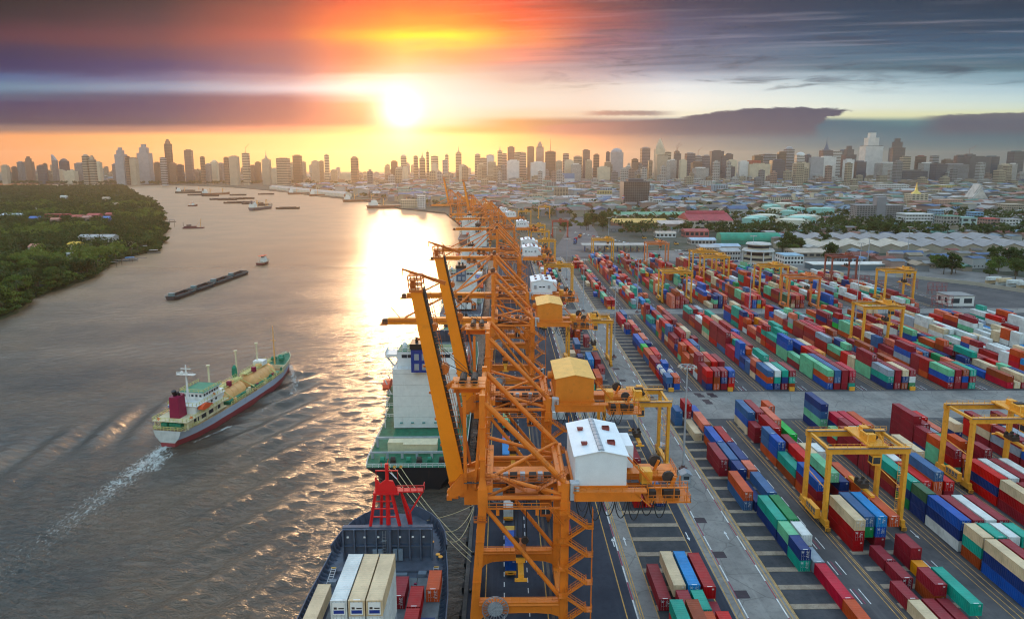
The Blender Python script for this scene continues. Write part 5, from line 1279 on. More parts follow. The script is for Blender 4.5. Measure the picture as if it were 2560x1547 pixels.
for i, nm in enumerate(('nearest and last', 'second from last', 'third', 'first')):
    t = thing('barge', f'dark open cargo barge with teal coaming, {nm} of the four in tow', 'barge', tuple(A + u_ * (2 + i * 29.2)), ang, 'four barges in tow')
    for n, me in bp_: link(n, me, t)
def tug(p, rz, label, col=(.30, .05, .05)):
    t = thing('tugboat', label, 'boat', p, rz); t.scale = (1.5, 1.5, 1.5)
    st = [(0, 2.2, 1.8, 1.6), (3, 2.7, 2.4, 1.5), (8, 2.7, 2.3, 1.7), (11, 1.9, 1.2, 2.2), (13, .2, .1, 2.8)]
    s, d = hull(st, -1, 3); part('hull', s, hull_paint('tug_hull', (.20, .045, .04), (.05, .02, .02), .4), t, True); part('deck', d, M('tug_deck', (.35, .25, .16), .7), t)
    part('wheelhouse', MB().box(-1.5, 1.5, 5, 8.5, 1.6, 3.7).box(-1.1, 1.1, 5.8, 8.0, 3.7, 5.4), mt_shipw, t); part('canopy', MB().box(-1.7, 1.7, 2.4, 8.8, 5.4, 5.55), mt_lifeb, t); part('mast', MB().tube((0, 6.5, 5.5), (0, 6.5, 8.0), .09, 5), mt_shipw, t)
    part('window', MB().box(-1.0, 1.0, 5.76, 5.79, 4.1, 5.0), mt_win, t)
    for x in (-1.6, 1.6): part('canopy_post', MB().box(x - .08, x + .08, 2.5, 2.66, 1.6, 5.4), mt_shipw, t)
p = G(648, 664, WATER_Z); tug(tuple(p), ang, 'small red tugboat with orange canopy towing the barges')
tw = tag(link('tow_rope', MB().path([tuple(p + Vector((0, 1, 1.6))), tuple((p + B_) / 2 + Vector((0, 0, .8))), tuple(B_ + Vector((0, 0, 2.5)))], .10, 4).mesh('tow_rope', [mt_rope])), 'thin tow rope between the tug and the first barge', 'rope')

# container feeder in the foreground, bow away from the camera
def feeder():
    X0 = -23.6
    t = thing('container_ship', 'slate-blue container ship at the bottom edge, bow with red foremast', 'ship', (X0, 20, 0))
    st = [(0, 13.4, 13.0, 6.6), (60, 13.4, 12.6, 6.6), (78, 13.4, 11.6, 6.8), (88, 13.2, 10.0, 7.0), (96, 13.0, 8.2, 7.3), (104, 12.3, 5.6, 7.8), (109, 11.6, 3.9, 8.6), (114, 10.7, 2.6, 8.8), (118, 9.1, 1.5, 9.0), (121, 7.0, .9, 9.1), (123.4, 4.3, .5, 9.2), (124.8, 1.4, .2, 9.2)]
    st = [(y, a, b, z) for y, a, b, z in st]
    s, d = hull([(y, a, b, z + 2.5) for y, a, b, z in st], -1.5, 6); s.v = [(x, y, z - 2.5) for x, y, z in s.v]; d.v = [(x, y, z - 2.5) for x, y, z in d.v]
    part('hull', s, hull_paint('feeder_hull', (.075, .095, .135), (.16, .03, .03), -2.0, .25), t, True); part('main_deck', d, mt_navy, t)
    fc = [q for q in st if q[0] >= 104]
    bw = [(y, a + .15, 0, z) for y, a, _, z in st]
    part('bulwark', bulwark([q for q in bw if q[0] >= 108], 2.3, .2, .35), mt_slate, t); part('bulwark', bulwark([q for q in bw if q[0] <= 109], 1.2, .2, .1), mt_slate, t)
    rb = MB()
    for sg in (-1, 1):
        for i in range(20):
            y = 88 + i * 1.15; hb = np.interp(y, [q[0] for q in st], [q[1] for q in st]); zz = np.interp(y, [q[0] for q in st], [q[3] for q in st]); rb.extr([(sg * (hb - .15), zz + 1.1), (sg * (hb - .15), zz), (sg * (hb - 1.5), zz)], y, y + .12, 'y')
        for i in range(11):
            y = 108.5 + i * 1.22; hb = np.interp(y, [q[0] for q in st], [q[1] for q in st]); zz = np.interp(y, [q[0] for q in st], [q[3] for q in st]); rb.extr([(sg * (hb + .1), zz + 2.1), (sg * (hb - .1), zz), (sg * (hb - .9), zz)], y, y + .12, 'y')
    part('bulwark_bracket', rb, mt_slate, t)['kind'] = 'stuff'
    # breakwater wall with its stiffeners
    W = part('breakwater', MB().box(-9.0, 9.0, 108.3, 108.6, 8.4, 15.2).box(-9.2, 9.2, 108.0, 109.0, 15.2, 15.4), mt_slate, t)
    for i in range(9): part('stiffener', MB().box(-9.0 + i * 2.25 - .14, -9.0 + i * 2.25 + .14, 107.3, 108.3, 8.4, 15.2), mt_slate, W)
    for z in (11.4, 15.05): part('stiffener', MB().box(-9, 9, 107.5, 108.3, z, z + .14), mt_slate, W)
    for x in (-3.0, 1.1): part('locker', MB().box(x, x + .9, 107.0, 107.5, 8.6, 11.0).box(x + 1.1, x + 2.0, 107.0, 107.5, 8.6, 11.0), M('locker_grey', (.16, .20, .24), .6), W)
    q = MB(); ladder(q, (-.6, 107.2, 8.5), 6.5, .6); part('ladder', q, mt_steel, W)
    part('ballast_pipe', MB().tube((.5, 107.4, 8.4), (.5, 107.4, 15), .35, 8), mt_slate, W)
    for x in (-8.0, -4.6, -1.8, 2.6, 5.2, 7.4): part('floodlight', MB().box(x - .2, x + .2, 107.2, 107.4, 13.5, 13.8), mt_shipw, W)
    part('deck_step', MB().box(-11.4, 11.4, 104, 108.2, 6.6, 8.3), mt_navy, t)
    # red foremast
    fm = MB(); fm.tube((0, 109.2, 9), (0, 109.2, 27.5), .55, 8, .35)
    for a, b in (((-3.6, 108.6, 15.4), (-2.4, 109.2, 22.5)), ((2.4, 108.6, 15.4), (.9, 109.2, 22.0)), ((4.8, 111.8, 10.0), (2.6, 110.4, 22.0)), ((-2.2, 112.0, 10.0), (-1.4, 110.4, 22.0))): fm.bar(a, b, .5, .5)
    for z, a, b in ((17.2, -3.2, 1.8), (19.0, -2.9, 1.5), (20.6, -2.7, 1.2)): fm.bar((a, 108.9, z), (b, 108.9, z), .22, .22)
    fm.box(-2.8, 2.4, 108.4, 111.2, 22.2, 22.6); fm.extr([(-2.4, 22.5), (2.2, 22.5), (1.2, 25.0), (-.4, 25.2), (-1.4, 24.4), (-2.4, 25.8)], 108.8, 109.2, 'y')
    fm.box(2.0, 7.4, 109.0, 110.6, 22.4, 22.7); fm.rail([(2.0, 109.0, 22.7), (7.4, 109.0, 22.7)], 1.2, .06, 1.1); fm.rail([(7.4, 109.0, 22.7), (7.4, 110.6, 22.7)], 1.2, .06, .8); fm.bar((4.4, 109.8, 17.6), (7.2, 109.8, 22.4), .3, .3); fm.bar((4.4, 109.8, 17.6), (4.9, 111, 10), .35, .35); fm.bar((4.4, 109.8, 17.6), (2.6, 110, 22.4), .3, .3)
    fm.box(-2.3, 2.3, 109.1, 109.3, 27.0, 27.2); fm.box(-.35, .35, 108.9, 109.5, 27.5, 28.6); fm.bar((0, 109.2, 28.4), (.4, 109.2, 29.6), .1); fm.bar((-2.2, 109.2, 25.2), (-2.2, 109.2, 27.0), .08); fm.bar((2.2, 109.2, 25.0), (2.2, 109.2, 27.0), .08); fm.bar((-1.1, 109.2, 28.0), (-1.1, 109.2, 28.8), .1)
    mast = part('foremast', fm, mt_red, t)
    part('flag', MB().grid([[(.5 + .25*i, 109.0, 26.9 - .28*i), (.95 + .25*i, 109.1, 26.7 - .28*i)] for i in range(6)]), M('flag_pale', (.6, .62, .66), .8), mast)
    bl = pcache('bitts|', lambda: MB().lathe((0, 0, 0), [(.32, 0), (.32, .9), (.45, .95), (.45, 1.1)], 10).mat(1).lathe((0, 0, 1.1), [(.46, 0), (.46, .12), (.2, .15)], 10), [mt_slate, mt_yellow])
    for x, y, z in ((4.6, 114.6, 8.9), (5.4, 113.9, 8.9), (7.0, 112.4, 8.8), (8.6, 111.6, 8.8), (-4.6, 112.2, 8.8), (-6.6, 111.8, 8.8), (10.2, 107.6, 8.4), (10.8, 106.9, 8.3), (-11.6, 88.6, 7.0), (-11.9, 86.8, 7.0), (11.5, 88.6, 7.0), (11.6, 87.0, 7.0)): link('bitts', bl, t, (x, y, z))
    for x in (-2.6, 3.0): part('windlass', MB().tube((x - 1.2, 113.4, 10), (x + 1.2, 113.4, 10), .8, 12).box(x - .3, x + .3, 112.4, 114.4, 8.9, 10), mt_slate, t)
    for sg, x in ((-1, -10.4), (1, 10.2)):
        q = MB()
        for dx in (-.45, .45): q.bar((x + dx, 96.5, 7.0), (x + dx + sg * -.1, 104.5, 8.6), .1, .3)
        for i in range(13): q.box(x - .45, x + .45, 96.6 + i * .62, 96.75 + i * .62, 7.1 + i * .125, 7.15 + i * .125)
        part('gangway_ladder', q, mt_steel, t); part('step_marking', MB().box(x - .5, x + .5, 104.4, 104.7, 8.6, 8.75).box(x - .5, x + .5, 96.2, 96.5, 7.0, 7.15), mt_yel, t)
    # hatch covers
    for y0, y1, x0, x1 in ((72, 84.5, -11.3, 11.9), (86.0, 101.5, -8.2, 11.8), (58, 70.5, -9.5, 9.5)):
        h = part('hatch_cover', MB().box(x0, x1, y0, y1, 6.5, 8.3), M('hatch_grey', (.13, .145, .15), .7, var=.2, dirt=.55, dcol=(.11, .055, .035)), t)
        for i in range(1, 4): part('hatch_seam', MB().box(x0 + (x1 - x0) * i / 4 - .06, x0 + (x1 - x0) * i / 4 + .06, y0, y1, 8.3, 8.36), mt_dk, h)
    q = MB(); q.box(-15.2, -14.0, 71, 77, 6, 11); q.rail([(-15.2, 71, 11), (-15.2, 77, 11)], 1.1, .05, .8); part('gangway_winch', q, mt_dk, t)
    for i, (x, y, w_, d_, h_) in enumerate(((-9.6, 100.6, 1.4, 1.0, 1.2), (-4.5, 102.6, 3.0, .8, 1.0), (3.4, 102.8, 2.2, .8, 1.1), (7.6, 102.4, 1.6, 1.2, 1.6), (9.4, 101.6, 1.0, 1.0, 1.3), (-7.2, 103.0, 1.2, .8, 1.4))): part('deck_locker', MB().box(x - w_/2, x + w_/2, y - d_/2, y + d_/2, 6.9, 7.3 + h_), M('locker_grey', (.16, .20, .24)), t)
    for i in range(9): x = -7.4 + i * 2.3; part('lashing_bridge_post', MB().box(x - .18, x + .18, 85.0, 85.5, 6.6, 8.9), M('hatch_grey', (.13, .145, .15)), t)
    for i in range(12): x, y = -7.0 + (i % 6) * 3.4, 88.5 + (i // 6) * 11; part('twistlock', MB().box(x - .25, x + .25, y - .2, y + .2, 8.3, 8.5), mt_redp, t)
    # deck cargo, each its own thing
    K = 0
    def cont(c, L, x, y, z, lb, doors=True): make_container(c, L, (X0 + x, 20 + y, z), doors, lb, 'containers on the foreground ship')
    for i, (x, nm) in enumerate(((-2.0, 'left'), (.64, 'middle'), (3.28, 'right'))):
        for j in range(6):
            c = (['teal', 'grey', 'white', 'white', 'white', 'cream' if i else 'white'] if i == 2 else ['white'] * 5 + [['white', 'cream', 'cream'][i]])[j]
            if j < 3 and i < 2: continue
            cont(c, 40, x, 71.0, 9.2 + j * 2.6, f"{c} 40-foot reefer box, {['bottom', 'second', 'third', 'fourth', 'fifth', 'top'][j]} tier, {nm} of three stacks aboard ship")
    for x, y, c, L, n, lb in ((-11.1, 83.7, 'cream', 40, 1, 'cream container left of the white reefer stacks aboard ship'), (-11.1, 71.2, 'brown', 40, 1, 'brown container at the port rail of the foreground ship'), (6.4, 89.0, 'dark red', 20, 1, 'dark red container right of the reefer stacks aboard ship'), (6.4, 82.6, 'dark red', 20, 1, 'nearer dark red container right of the reefer stacks aboard ship'), (9.3, 93.9, 'orange-red', 20, 1, 'single orange-red container by the starboard rail of the foreground ship'), (3.2, 92.0, 'maroon', 20, 1, 'maroon container tucked behind the reefer stacks aboard ship'), (9.3, 80.0, 'navy blue', 20, 1, 'navy container by the starboard rail of the foreground ship')):
        for j in range(n): cont(c, L, x, y, 8.37, lb)
    er = pcache('reefer_unit|', lambda: MB().box(.3, 2.14, -.03, .02, .3, 2.3).mat(1).box(.45, 2.0, -.05, -.03, .5, 1.05).mat(2).box(.5, .95, -.05, -.03, 1.2, 1.55).box(1.2, 2.0, -.05, -.03, 1.25, 1.45), [mt_shipw, mt_funb, mt_dk])
    for x in (-2.0, .64, 3.28):
        for j in (3, 4, 5): tag(link('reefer_unit', er, None, (X0 + x, 91.0 - .02, 9.2 + j * 2.6)), f"white reefer cooling unit with blue panel, {['', '', '', 'fourth', 'fifth', 'top'][j]} tier, {'left' if x < 0 else 'middle' if x < 1 else 'right'} stack end", 'cooling unit')
feeder()

def house_block(t, X0, y0, w, z0, z1, funnel, detail=True, fun_x=0.0):
    """White accommodation block seen from astern."""
    part('accommodation', MB().box(-w/2, w/2, y0, y0 + 11, z0, z1), mt_shipw, t)
    for z in np.arange(z0 + 3.6, z1, 3.6): part('wall_seam', MB().box(-w/2 + .1, w/2 - .1, y0 - .05, y0, z, z + .07), M('seam_grey', (.45, .45, .42), .7), t)
    part('bridge', MB().box(-w/2 + 1, w/2 - 1, y0 + 4, y0 + 13, z1, z1 + 4.6).box(-w/2 - 3.2, w/2 + 3.2, y0 + 6, y0 + 12, z1 + 2.2, z1 + 3.2).box(-w/2 - 3.2, -w/2 - 3.05, y0 + 6, y0 + 12, z1 + 3.2, z1 + 4.3).box(w/2 + 3.05, w/2 + 3.2, y0 + 6, y0 + 12, z1 + 3.2, z1 + 4.3), mt_shipw, t)
    part('bridge_roof', MB().box(-w/2 + 1.1, w/2 - 1.1, y0 + 4.1, y0 + 12.9, z1 + 4.6, z1 + 4.75), mt_sgreen, t)
    for sg in (-1, 1):
        part('wing_strut', MB().bar((sg * (w/2 + 2.8), y0 + 7, z1 + 2.2), (sg * w/2, y0 + 7, z1 - 1.6), .4, .5), mt_shipw, t)
        for i in range(2): link('window', pcache('window|br', lambda: MB().box(0, 1.7, -.06, .02, 0, 1.1), [mt_win]), t, (sg * (w/2 - 4.2) - 1.7 + i * 1.9, y0 + 4, z1 + 2.6))
    part('funnel', MB().box(fun_x - 2.6, fun_x + 2.6, y0 - 2.8, y0 + 3.4, z1 - .2, z1 + 7.2), funnel, t)
    part('funnel_top', MB().box(fun_x - 2.9, fun_x + 2.9, y0 - 3.0, y0 + 3.6, z1 + 7.2, z1 + 9.0).tube((fun_x - 1, y0, z1 + 9), (fun_x - 1, y0, z1 + 10.5), .5, 8).tube((fun_x + 1, y0, z1 + 9), (fun_x + 1, y0, z1 + 10.5), .5, 8), mt_black, t)
    for x in (fun_x - 1.3, fun_x + 1.1):
        for z in (z1 + .6, z1 + 3.8): link('louvre', pcache('louvre|f', lambda: MB().box(0, 1.5, -.06, 0, 0, 2.0), [mt_vent]), t, (x - .3, y0 - 2.8, z))
    m = MB(); m.tube((0, y0 + 9, z1 + 4.6), (0, y0 + 9, z1 + 12), .3, 8, .15); m.box(-2.2, 2.2, y0 + 8.8, y0 + 9.2, z1 + 9, z1 + 9.25); m.box(-1.4, 1.4, y0 + 8.8, y0 + 9.2, z1 + 10.6, z1 + 10.8); m.lathe((-w/2 + 3, y0 + 8, z1 + 4.7), [(.8, 0), (.9, 1.0), (.6, 1.9), (.1, 2.2)], 10); part('mast', m, mt_shipw, t)
    r = MB(); r.rail([(-w/2 + 1.1, y0 + 4.1, z1 + 4.7), (w/2 - 1.1, y0 + 4.1, z1 + 4.7)], 1.1, .06, 1.6); r.rail([(-w/2, y0, z1), (w/2, y0, z1)], 1.1, .06, 1.6); part('handrail', r, mt_shipw, t)
    for sg in (-1, 1):
        for k, z in enumerate((z0 + 3.2, z0 + 6.8, z0 + 10.4)):
            if z > z1 - 2: break
            part('side_gallery', MB().box(*sorted((sg * w/2, sg * (w/2 + 3.0 - .4 * k))), y0 + .5, y0 + 10.5, z, z + .2), mt_sgreen, t)
            rr = MB(); x = sg * (w/2 + 2.9 - .4 * k); rr.rail([(sg * w/2, y0 + .5, z + .2), (x, y0 + .5, z + .2)], 1.1, .06, 1.0); rr.rail([(x, y0 + .5, z + .2), (x, y0 + 10.5, z + .2)], 1.1, .06, 1.6); rr.box(x - .15, x + .15, y0 + .5, y0 + .8, z - 3.4, z); rr.box(x - .15, x + .15, y0 + 10.2, y0 + 10.5, z - 3.4, z); part('gallery_rail', rr, mt_shipw, t)
        part('lifeboat', MB().extr([(-3.6, .5), (-2.6, -.5), (2.6, -.5), (3.6, .5), (3.0, 1.6), (1, 2.2), (-1, 2.2), (-3.0, 1.6)], -1.1, 1.1, 'x'), mt_lifeb, t, loc=(sg * (w/2 + 2.6), y0 + 5.5, z0 + 12.2))
        part('davit', MB().bar((sg * (w/2 + 1), y0 + 2.6, z0 + 10.4), (sg * (w/2 + 2.8), y0 + 2.6, z0 + 15.2), .3).bar((sg * (w/2 + 1), y0 + 8.4, z0 + 10.4), (sg * (w/2 + 2.8), y0 + 8.4, z0 + 15.2), .3), mt_shipw, t)
def cargo_ship(X0, Y0, L, B, label, hullm, deckm, hy, z0, z1, funnel, cargo=(), wmul=.74, stern=True, fun_x=0.0, dz=6.7):
    t = thing('container_ship', label, 'ship', (X0, Y0, WATER_Z)); h = B / 2
    st = [(0, h * .96, h * .50, dz), (6, h, h * .74, dz), (16, h, h * .92, dz), (30, h, h * .98, dz), (L * .7, h, h * .97, dz), (L * .82, h * .93, h * .72, dz + .6), (L * .91, h * .7, h * .36, dz + 1.6), (L * .97, h * .36, h * .12, dz + 2.4), (L, .4, .1, dz + 2.8)]
    s, d = hull(st, -3.0, 6); part('hull', s, hullm, t, True); part('main_deck', d, deckm, t)
    r = MB(); pts = [(-q[1] + .1, q[0], q[3]) for q in st[:6]]; r.rail(pts, 1.1, .06, 2.2); r.rail([(-x, y, z) for x, y, z in pts], 1.1, .06, 2.2); r.rail([(-h * .95, .1, dz), (h * .95, .1, dz)], 1.1, .06, 1.6); part('handrail', r, mt_shipw, t)
    house_block(t, 0, hy, B * wmul, z0, z1, funnel, fun_x=fun_x)
    part('breakwater', MB().box(-h * .75, h * .75, L * .84, L * .845, dz, dz + 6.5), mt_slate, t)
    for i in range(9): part('stiffener', MB().box(-h * .75 + i * h * .1875 - .15, -h * .75 + i * h * .1875 + .15, L * .83, L * .84, dz, dz + 6.5), mt_slate, t)
    part('foremast', MB().tube((0, L * .88, dz), (0, L * .88, dz + 12), .35, 8).box(-1.5, 1.5, L*.88 - .1, L*.88 + .1, dz + 9, dz + 9.3), mt_shipw, t)
    part('hatch_coaming', MB().box(-h * .82, h * .82, hy + 16, L * .82, dz, dz + 1.6), M('hatch_grey', (.13, .145, .15)), t)
    return t
# black-hulled ship moored ahead of the feeder
t = cargo_ship(-25.0, 179.5, 160, 28.4, 'black-hulled container ship with tall white stern house and blue funnel', hull_paint('black_hull', (.012, .011, .014), (.22, .045, .05), -.2, .12), mt_sgreen, 28.5, 7.0, 26.6, mt_funb, fun_x=-1.2, wmul=.72)
part('mooring_deck_beam', MB().box(-13.4, 13.4, 14.0, 14.6, 9.3, 9.9).box(-13.6, 13.6, 6.0, 6.5, 8.2, 8.7), M('beam_grey', (.33, .37, .37), .6), t)
for i in range(7):
    for y, z in ((14.3, 9.3), (6.25, 8.2)): part('deck_post', MB().box(-12.9 + i * 4.3 - .35, -12.9 + i * 4.3 + .35, y - .35, y + .35, 6.7, z), M('beam_grey', (.33, .37, .37)), t)
part('deckhouse', MB().box(-9.2, -4.4, 10.5, 13.6, 6.7, 9.7).box(-4.4, 5.4, 9.2, 13.6, 6.7, 9.5).box(-4.5, 5.5, 9.1, 13.7, 9.5, 9.65), mt_shipc, t)
for i, x in enumerate((-9.5, -6.5, -2.0, 1.0, 4.0, 7.4, 10.0)): part('winch', MB().tube((x - .6, 3.2, 7.7), (x + .6, 3.2, 7.7), .8, 12).box(x - .8, x + .8, 2.6, 3.8, 6.7, 7.4), mt_dk if i % 2 else mt_grn, t)
for x in (-7.3, -5.6, -3.8): part('fairlead', MB().tube((x, -.15, 6.9), (x, .25, 6.9), .42, 12), mt_yellow, t)
for i, x in enumerate((-8.2, -4.6, -1.0, 2.8, 6.6)): part('wall_vent', MB().box(x, x + .9, 28.1, 28.5, 8.6, 9.0), M('vent_teal', (.12, .30, .28), .6), t)
part('rudder', MB().box(-.35, .35, 2.0, 5.5, -2.5, .9), M('rudder_red', (.24, .05, .05), .7), t)
def rope(a, b, sag, label):
    a, b = Vector(a), Vector(b); pts = [tuple(a.lerp(b, i / 12) - Vector((0, 0, sag * 4 * (i/12) * (1 - i/12)))) for i in range(13)]
    tag(link('mooring_rope', MB().path(pts, .075, 5).mesh('mooring_rope', [mt_rope2])), label, 'rope')
for i, (x, e) in enumerate(((-7.3, 139), (-5.6, 141), (-3.8, 143))): rope((-25 + x, 179.3, 4.4), (-7.2, e, .6), 1.6, f'{["left", "middle", "right"][i]} of three pale mooring ropes from the black stern to the quay')
for i, (a, sg_) in enumerate((((-17, 139.6, 10.4), .6), ((-14.2, 137, 10), 3.2), ((-12.8, 134, 9.8), 4.4))): rope(a, (-7.4, 160.5 - i, 3.0), sg_, f'{["upper taut", "slack middle", "lowest sagging"][i]} mooring rope from the slate bow to the quay')
mt_gh = hull_paint('grey_hull', (.10, .13, .17), (.2, .05, .05), .3, .2)
mt_rh = hull_paint('rust_hull', (.22, .10, .08), (.2, .05, .05), .6, .3)
ships2 = [(-24.0, 372, 118, 24, 'container ship with white house and slate-blue funnel beyond the black one', mt_gh, mt_navy, 14, 8.0, 25, M('funnel_slate', (.06, .10, .17), .5)),
          (-24.0, 508, 110, 23, 'container ship with white house and red lifeboats behind the lowered booms', mt_gh, M('deck_rust', (.18, .09, .07), .7), 12, 8.0, 22, mt_shipw),
          (-25.0, 632, 118, 23, 'ship with white house and dark funnel in the orange haze', mt_gh, mt_navy, 60, 8.0, 23, mt_black),
          (-40.0, 775, 120, 24, 'rust-brown ship at the far bend of the quay', mt_rh, M('deck_rust', (.18, .09, .07)), 40, 8.0, 24, mt_shipw)]
for q in ships2: cargo_ship(*q)
for (sx, sy, rows_, bays, zt, nm) in ((-24, 420, 7, 3, 4, 'ship beyond the black one'), (-24, 255, 8, 2, 2, 'black-hulled ship')):
    for b in range(bays):
        for r_ in range(rows_):
            n = lr.choice([zt, zt, zt - 1, 1])
            for j in range(n):
                if b > 0 and j < n - 1: continue
                c = lr.choices(PNAMES, PWEIGHT)[0] if lr.random() < .5 else 'maroon'
                make_container(c, 40, (sx - rows_ * 1.27 + r_ * 2.54, sy + b * 13, WATER_Z + 8.4 + j * 2.6), True, f'{c} container, {ORD[j]} tier, {ORD[r_]} stack, {ORD[b]} bay aboard {nm}', 'containers aboard moored ships')
rope_z = 0

# distant shipping
def coaster(px, py, L, B, rz, label, col, cranes=2):
    p = G(px, py, WATER_Z); t = thing('cargo_ship', label, 'ship', tuple(p), rz); h = B / 2
    st = [(-L/2, h*.9, h*.5, 6), (-L*.4, h, h*.9, 5.6), (L*.3, h, h*.95, 5.6), (L*.42, h*.7, h*.4, 7), (L/2, .4, .1, 8.2)]
    s, d = hull(st, -2, 4); part('hull', s, M('hull_' + str(col), col, .6), t); part('deck', d, M('coaster_deck', (.25, .17, .10), .7), t)
    part('wheelhouse', MB().box(-h*.8, h*.8, -L*.46, -L*.32, 6, 13).box(-h*.6, h*.6, -L*.44, -L*.34, 13, 17), mt_shipw, t); part('funnel', MB().box(-1.5, 1.5, -L*.47, -L*.43, 13, 20), M('hull_' + str(col), col), t)
    part('bridge_window', MB().box(-h*.55, h*.55, -L*.445, -L*.44, 14.4, 15.8), mt_win, t)
    for i in range(cranes):
        y = -L*.2 + i * L * .45 / max(1, cranes - 1); part('derrick', MB().tube((-1.4, y, 6), (-1.4, y, 20), .6, 6).tube((1.4, y, 6), (1.4, y, 20), .6, 6).bar((-1.5, y, 19), (1.5, y, 19), .8).bar((-1.4, y, 12), (-4, y + 10, 19), .5).bar((1.4, y, 12), (5, y + 8, 17), .5), mt_tank, t)
    return t
ORB, DRK = (.24, .10, .06), (.06, .05, .05)
for px, py, L, B, rz, lb, c in [(478, 483, 95, 15, 60, 'leftmost anchored cargo ship far upriver', DRK), (540, 487, 90, 15, 40, 'second anchored cargo ship with brown hull far upriver', ORB), (654, 524, 78, 15, 12, 'anchored cargo ship with yellow derricks in mid river', (.12, .10, .12)), (757, 486, 90, 15, 68, 'brown cargo ship moored at the far bank sheds', ORB), (808, 490, 80, 14, 70, 'second brown cargo ship along the far bank', ORB), (905, 504, 95, 16, 65, 'larger red-brown ship moored before the far bank tower', ORB), (985, 519, 118, 19, 62, 'red-brown container ship moored left of the quay end', (.26, .12, .09))]:
    coaster(px, py, L, B, R(-rz), lb, c)
blm = [(n, q) for n, q in bp_ if n in ('hull', 'coaming', 'side_deck')]
for i, (px, py, rz) in enumerate([(452, 478, 80), (470, 489, 85), (505, 491, 84), (575, 489, 86), (525, 500, 82), (545, 501, 82), (565, 499, 82), (590, 498, 82), (560, 509, 84), (585, 508, 82), (605, 511, 80), (625, 515, 78), (690, 523, 80), (645, 487, 70), (470, 482, 80)]):
    p = G(px, py, WATER_Z); t = thing('barge', f'dark moored barge, {ORD[i]} from the left among the anchored craft', 'barge', tuple(p), R(-rz), 'moored barges far upriver'); t.scale = (1.5, 1.7, 1.5)
    for n, me in blm: link(n, me, t)
tug(tuple(G(470, 516, WATER_Z)), R(-60), 'small launch running upriver left of the anchored ships'); 
p = G(484, 571, WATER_Z); t = thing('dredger', 'low dark dredging barge with a lattice derrick near the left bank', 'boat', tuple(p), R(-78))
part('hull', MB().box(-4, 4, -14, 14, -1, 1.6).box(-3, 3, -12, 4, 1.6, 3.4), M('dredger_hull', (.16, .05, .05), .7), t); part('cabin', MB().box(-2, 2, -9, -3, 3.4, 5.6), M('dredger_cabin', (.22, .13, .10), .7), t)
q = MB(); [q.bar((x, 9, 1.6), (0, 11, 14), .3) for x in (-2, 2)]; q.bar((0, 4, 3), (0, 11, 14), .25); part('derrick', q, mt_tank, t)

# ------------------------------------------------------------------ vegetation
def leaf_mat(name, c1, c2):
    m = bpy.data.materials.new(name); m.use_nodes = True; nt = m.node_tree; b = nt.nodes['Principled BSDF']
    oi = nt.nodes.new('ShaderNodeObjectInfo'); ge = nt.nodes.new('ShaderNodeNewGeometry'); v = NX(nt, ge.outputs['Position'])
    n = nnoise(nt, v, .055, 3.0, .6); n2 = nnoise(nt, v, .45, 2.0, .6)
    f = n.ss(.34, .66) * .55 + NX(nt, oi.outputs['Random']) * .25 + n2 * .3 - .08
    c = nmix(nt, f, c1, c2); nt.links.new(c.k, b.inputs['Base Color']); b.inputs['Roughness'].default_value = .7; b.inputs['Specular IOR Level'].default_value = .15
    tr = nt.nodes.new('ShaderNodeBsdfTranslucent'); mx = nt.nodes.new('ShaderNodeMixShader'); mx.inputs[0].default_value = .28; nt.links.new(c.k, tr.inputs[0])
    nt.links.new(b.outputs[0], mx.inputs[1]); nt.links.new(tr.outputs[0], mx.inputs[2]); nt.links.new(mx.outputs[0], nt.nodes['Material Output'].inputs[0])
    return m
mt_leaf = leaf_mat('foliage', (.014, .034, .008), (.085, .125, .024)); mt_leaf2 = leaf_mat('foliage_light', (.05, .10, .015), (.16, .20, .03)); mt_palm = leaf_mat('palm_fronds', (.03, .055, .015), (.08, .10, .03))
mt_bark = M('bark', (.10, .075, .05), .9, var=.3, scale=2)
def leaf_cloud(rs, centers, n_per, leaf):
    """Many small leaf faces spread over the outer parts of clumps. centers: (x,y,z,rx,rz)."""
    C = np.array(centers); k = np.repeat(np.arange(len(C)), n_per); N = len(k)
    d = rs.normal(size=(N, 3)); d[:, 2] = np.abs(d[:, 2]) * 1.1 - .35; d /= np.linalg.norm(d, axis=1)[:, None]
    r = rs.uniform(.55, 1.05, N)[:, None]
    p = C[k, :3] + d * r * np.stack([C[k, 3], C[k, 3], C[k, 4]], 1)
    nrm = d + rs.normal(size=(N, 3)) * .55; nrm /= np.linalg.norm(nrm, axis=1)[:, None]
    a = np.cross(nrm, rs.normal(size=(N, 3))); a /= np.linalg.norm(a, axis=1)[:, None]; b = np.cross(nrm, a)
    sz = (leaf if np.isscalar(leaf) else leaf[k]) * rs.uniform(.6, 1.35, N); sz = sz[:, None]
    V = np.stack([p - a*sz*.5 - b*sz*.33, p + a*sz*.1 - b*sz*.5, p + a*sz*.6 + b*sz*.1, p - a*sz*.1 + b*sz*.5], 1).reshape(-1, 3)
    return V, np.arange(N * 4).reshape(-1, 4)
def np_mesh(name, V, F, m):
    me = bpy.data.meshes.new(name); me.vertices.add(len(V)); me.vertices.foreach_set('co', V.astype(np.float32).ravel())
    me.loops.add(F.size); me.loops.foreach_set('vertex_index', F.astype(np.int32).ravel()); me.polygons.add(len(F)); me.polygons.foreach_set('loop_start', (np.arange(len(F)) * F.shape[1]).astype(np.int32))
    me.materials.append(m); me.update(calc_edges=True); return me
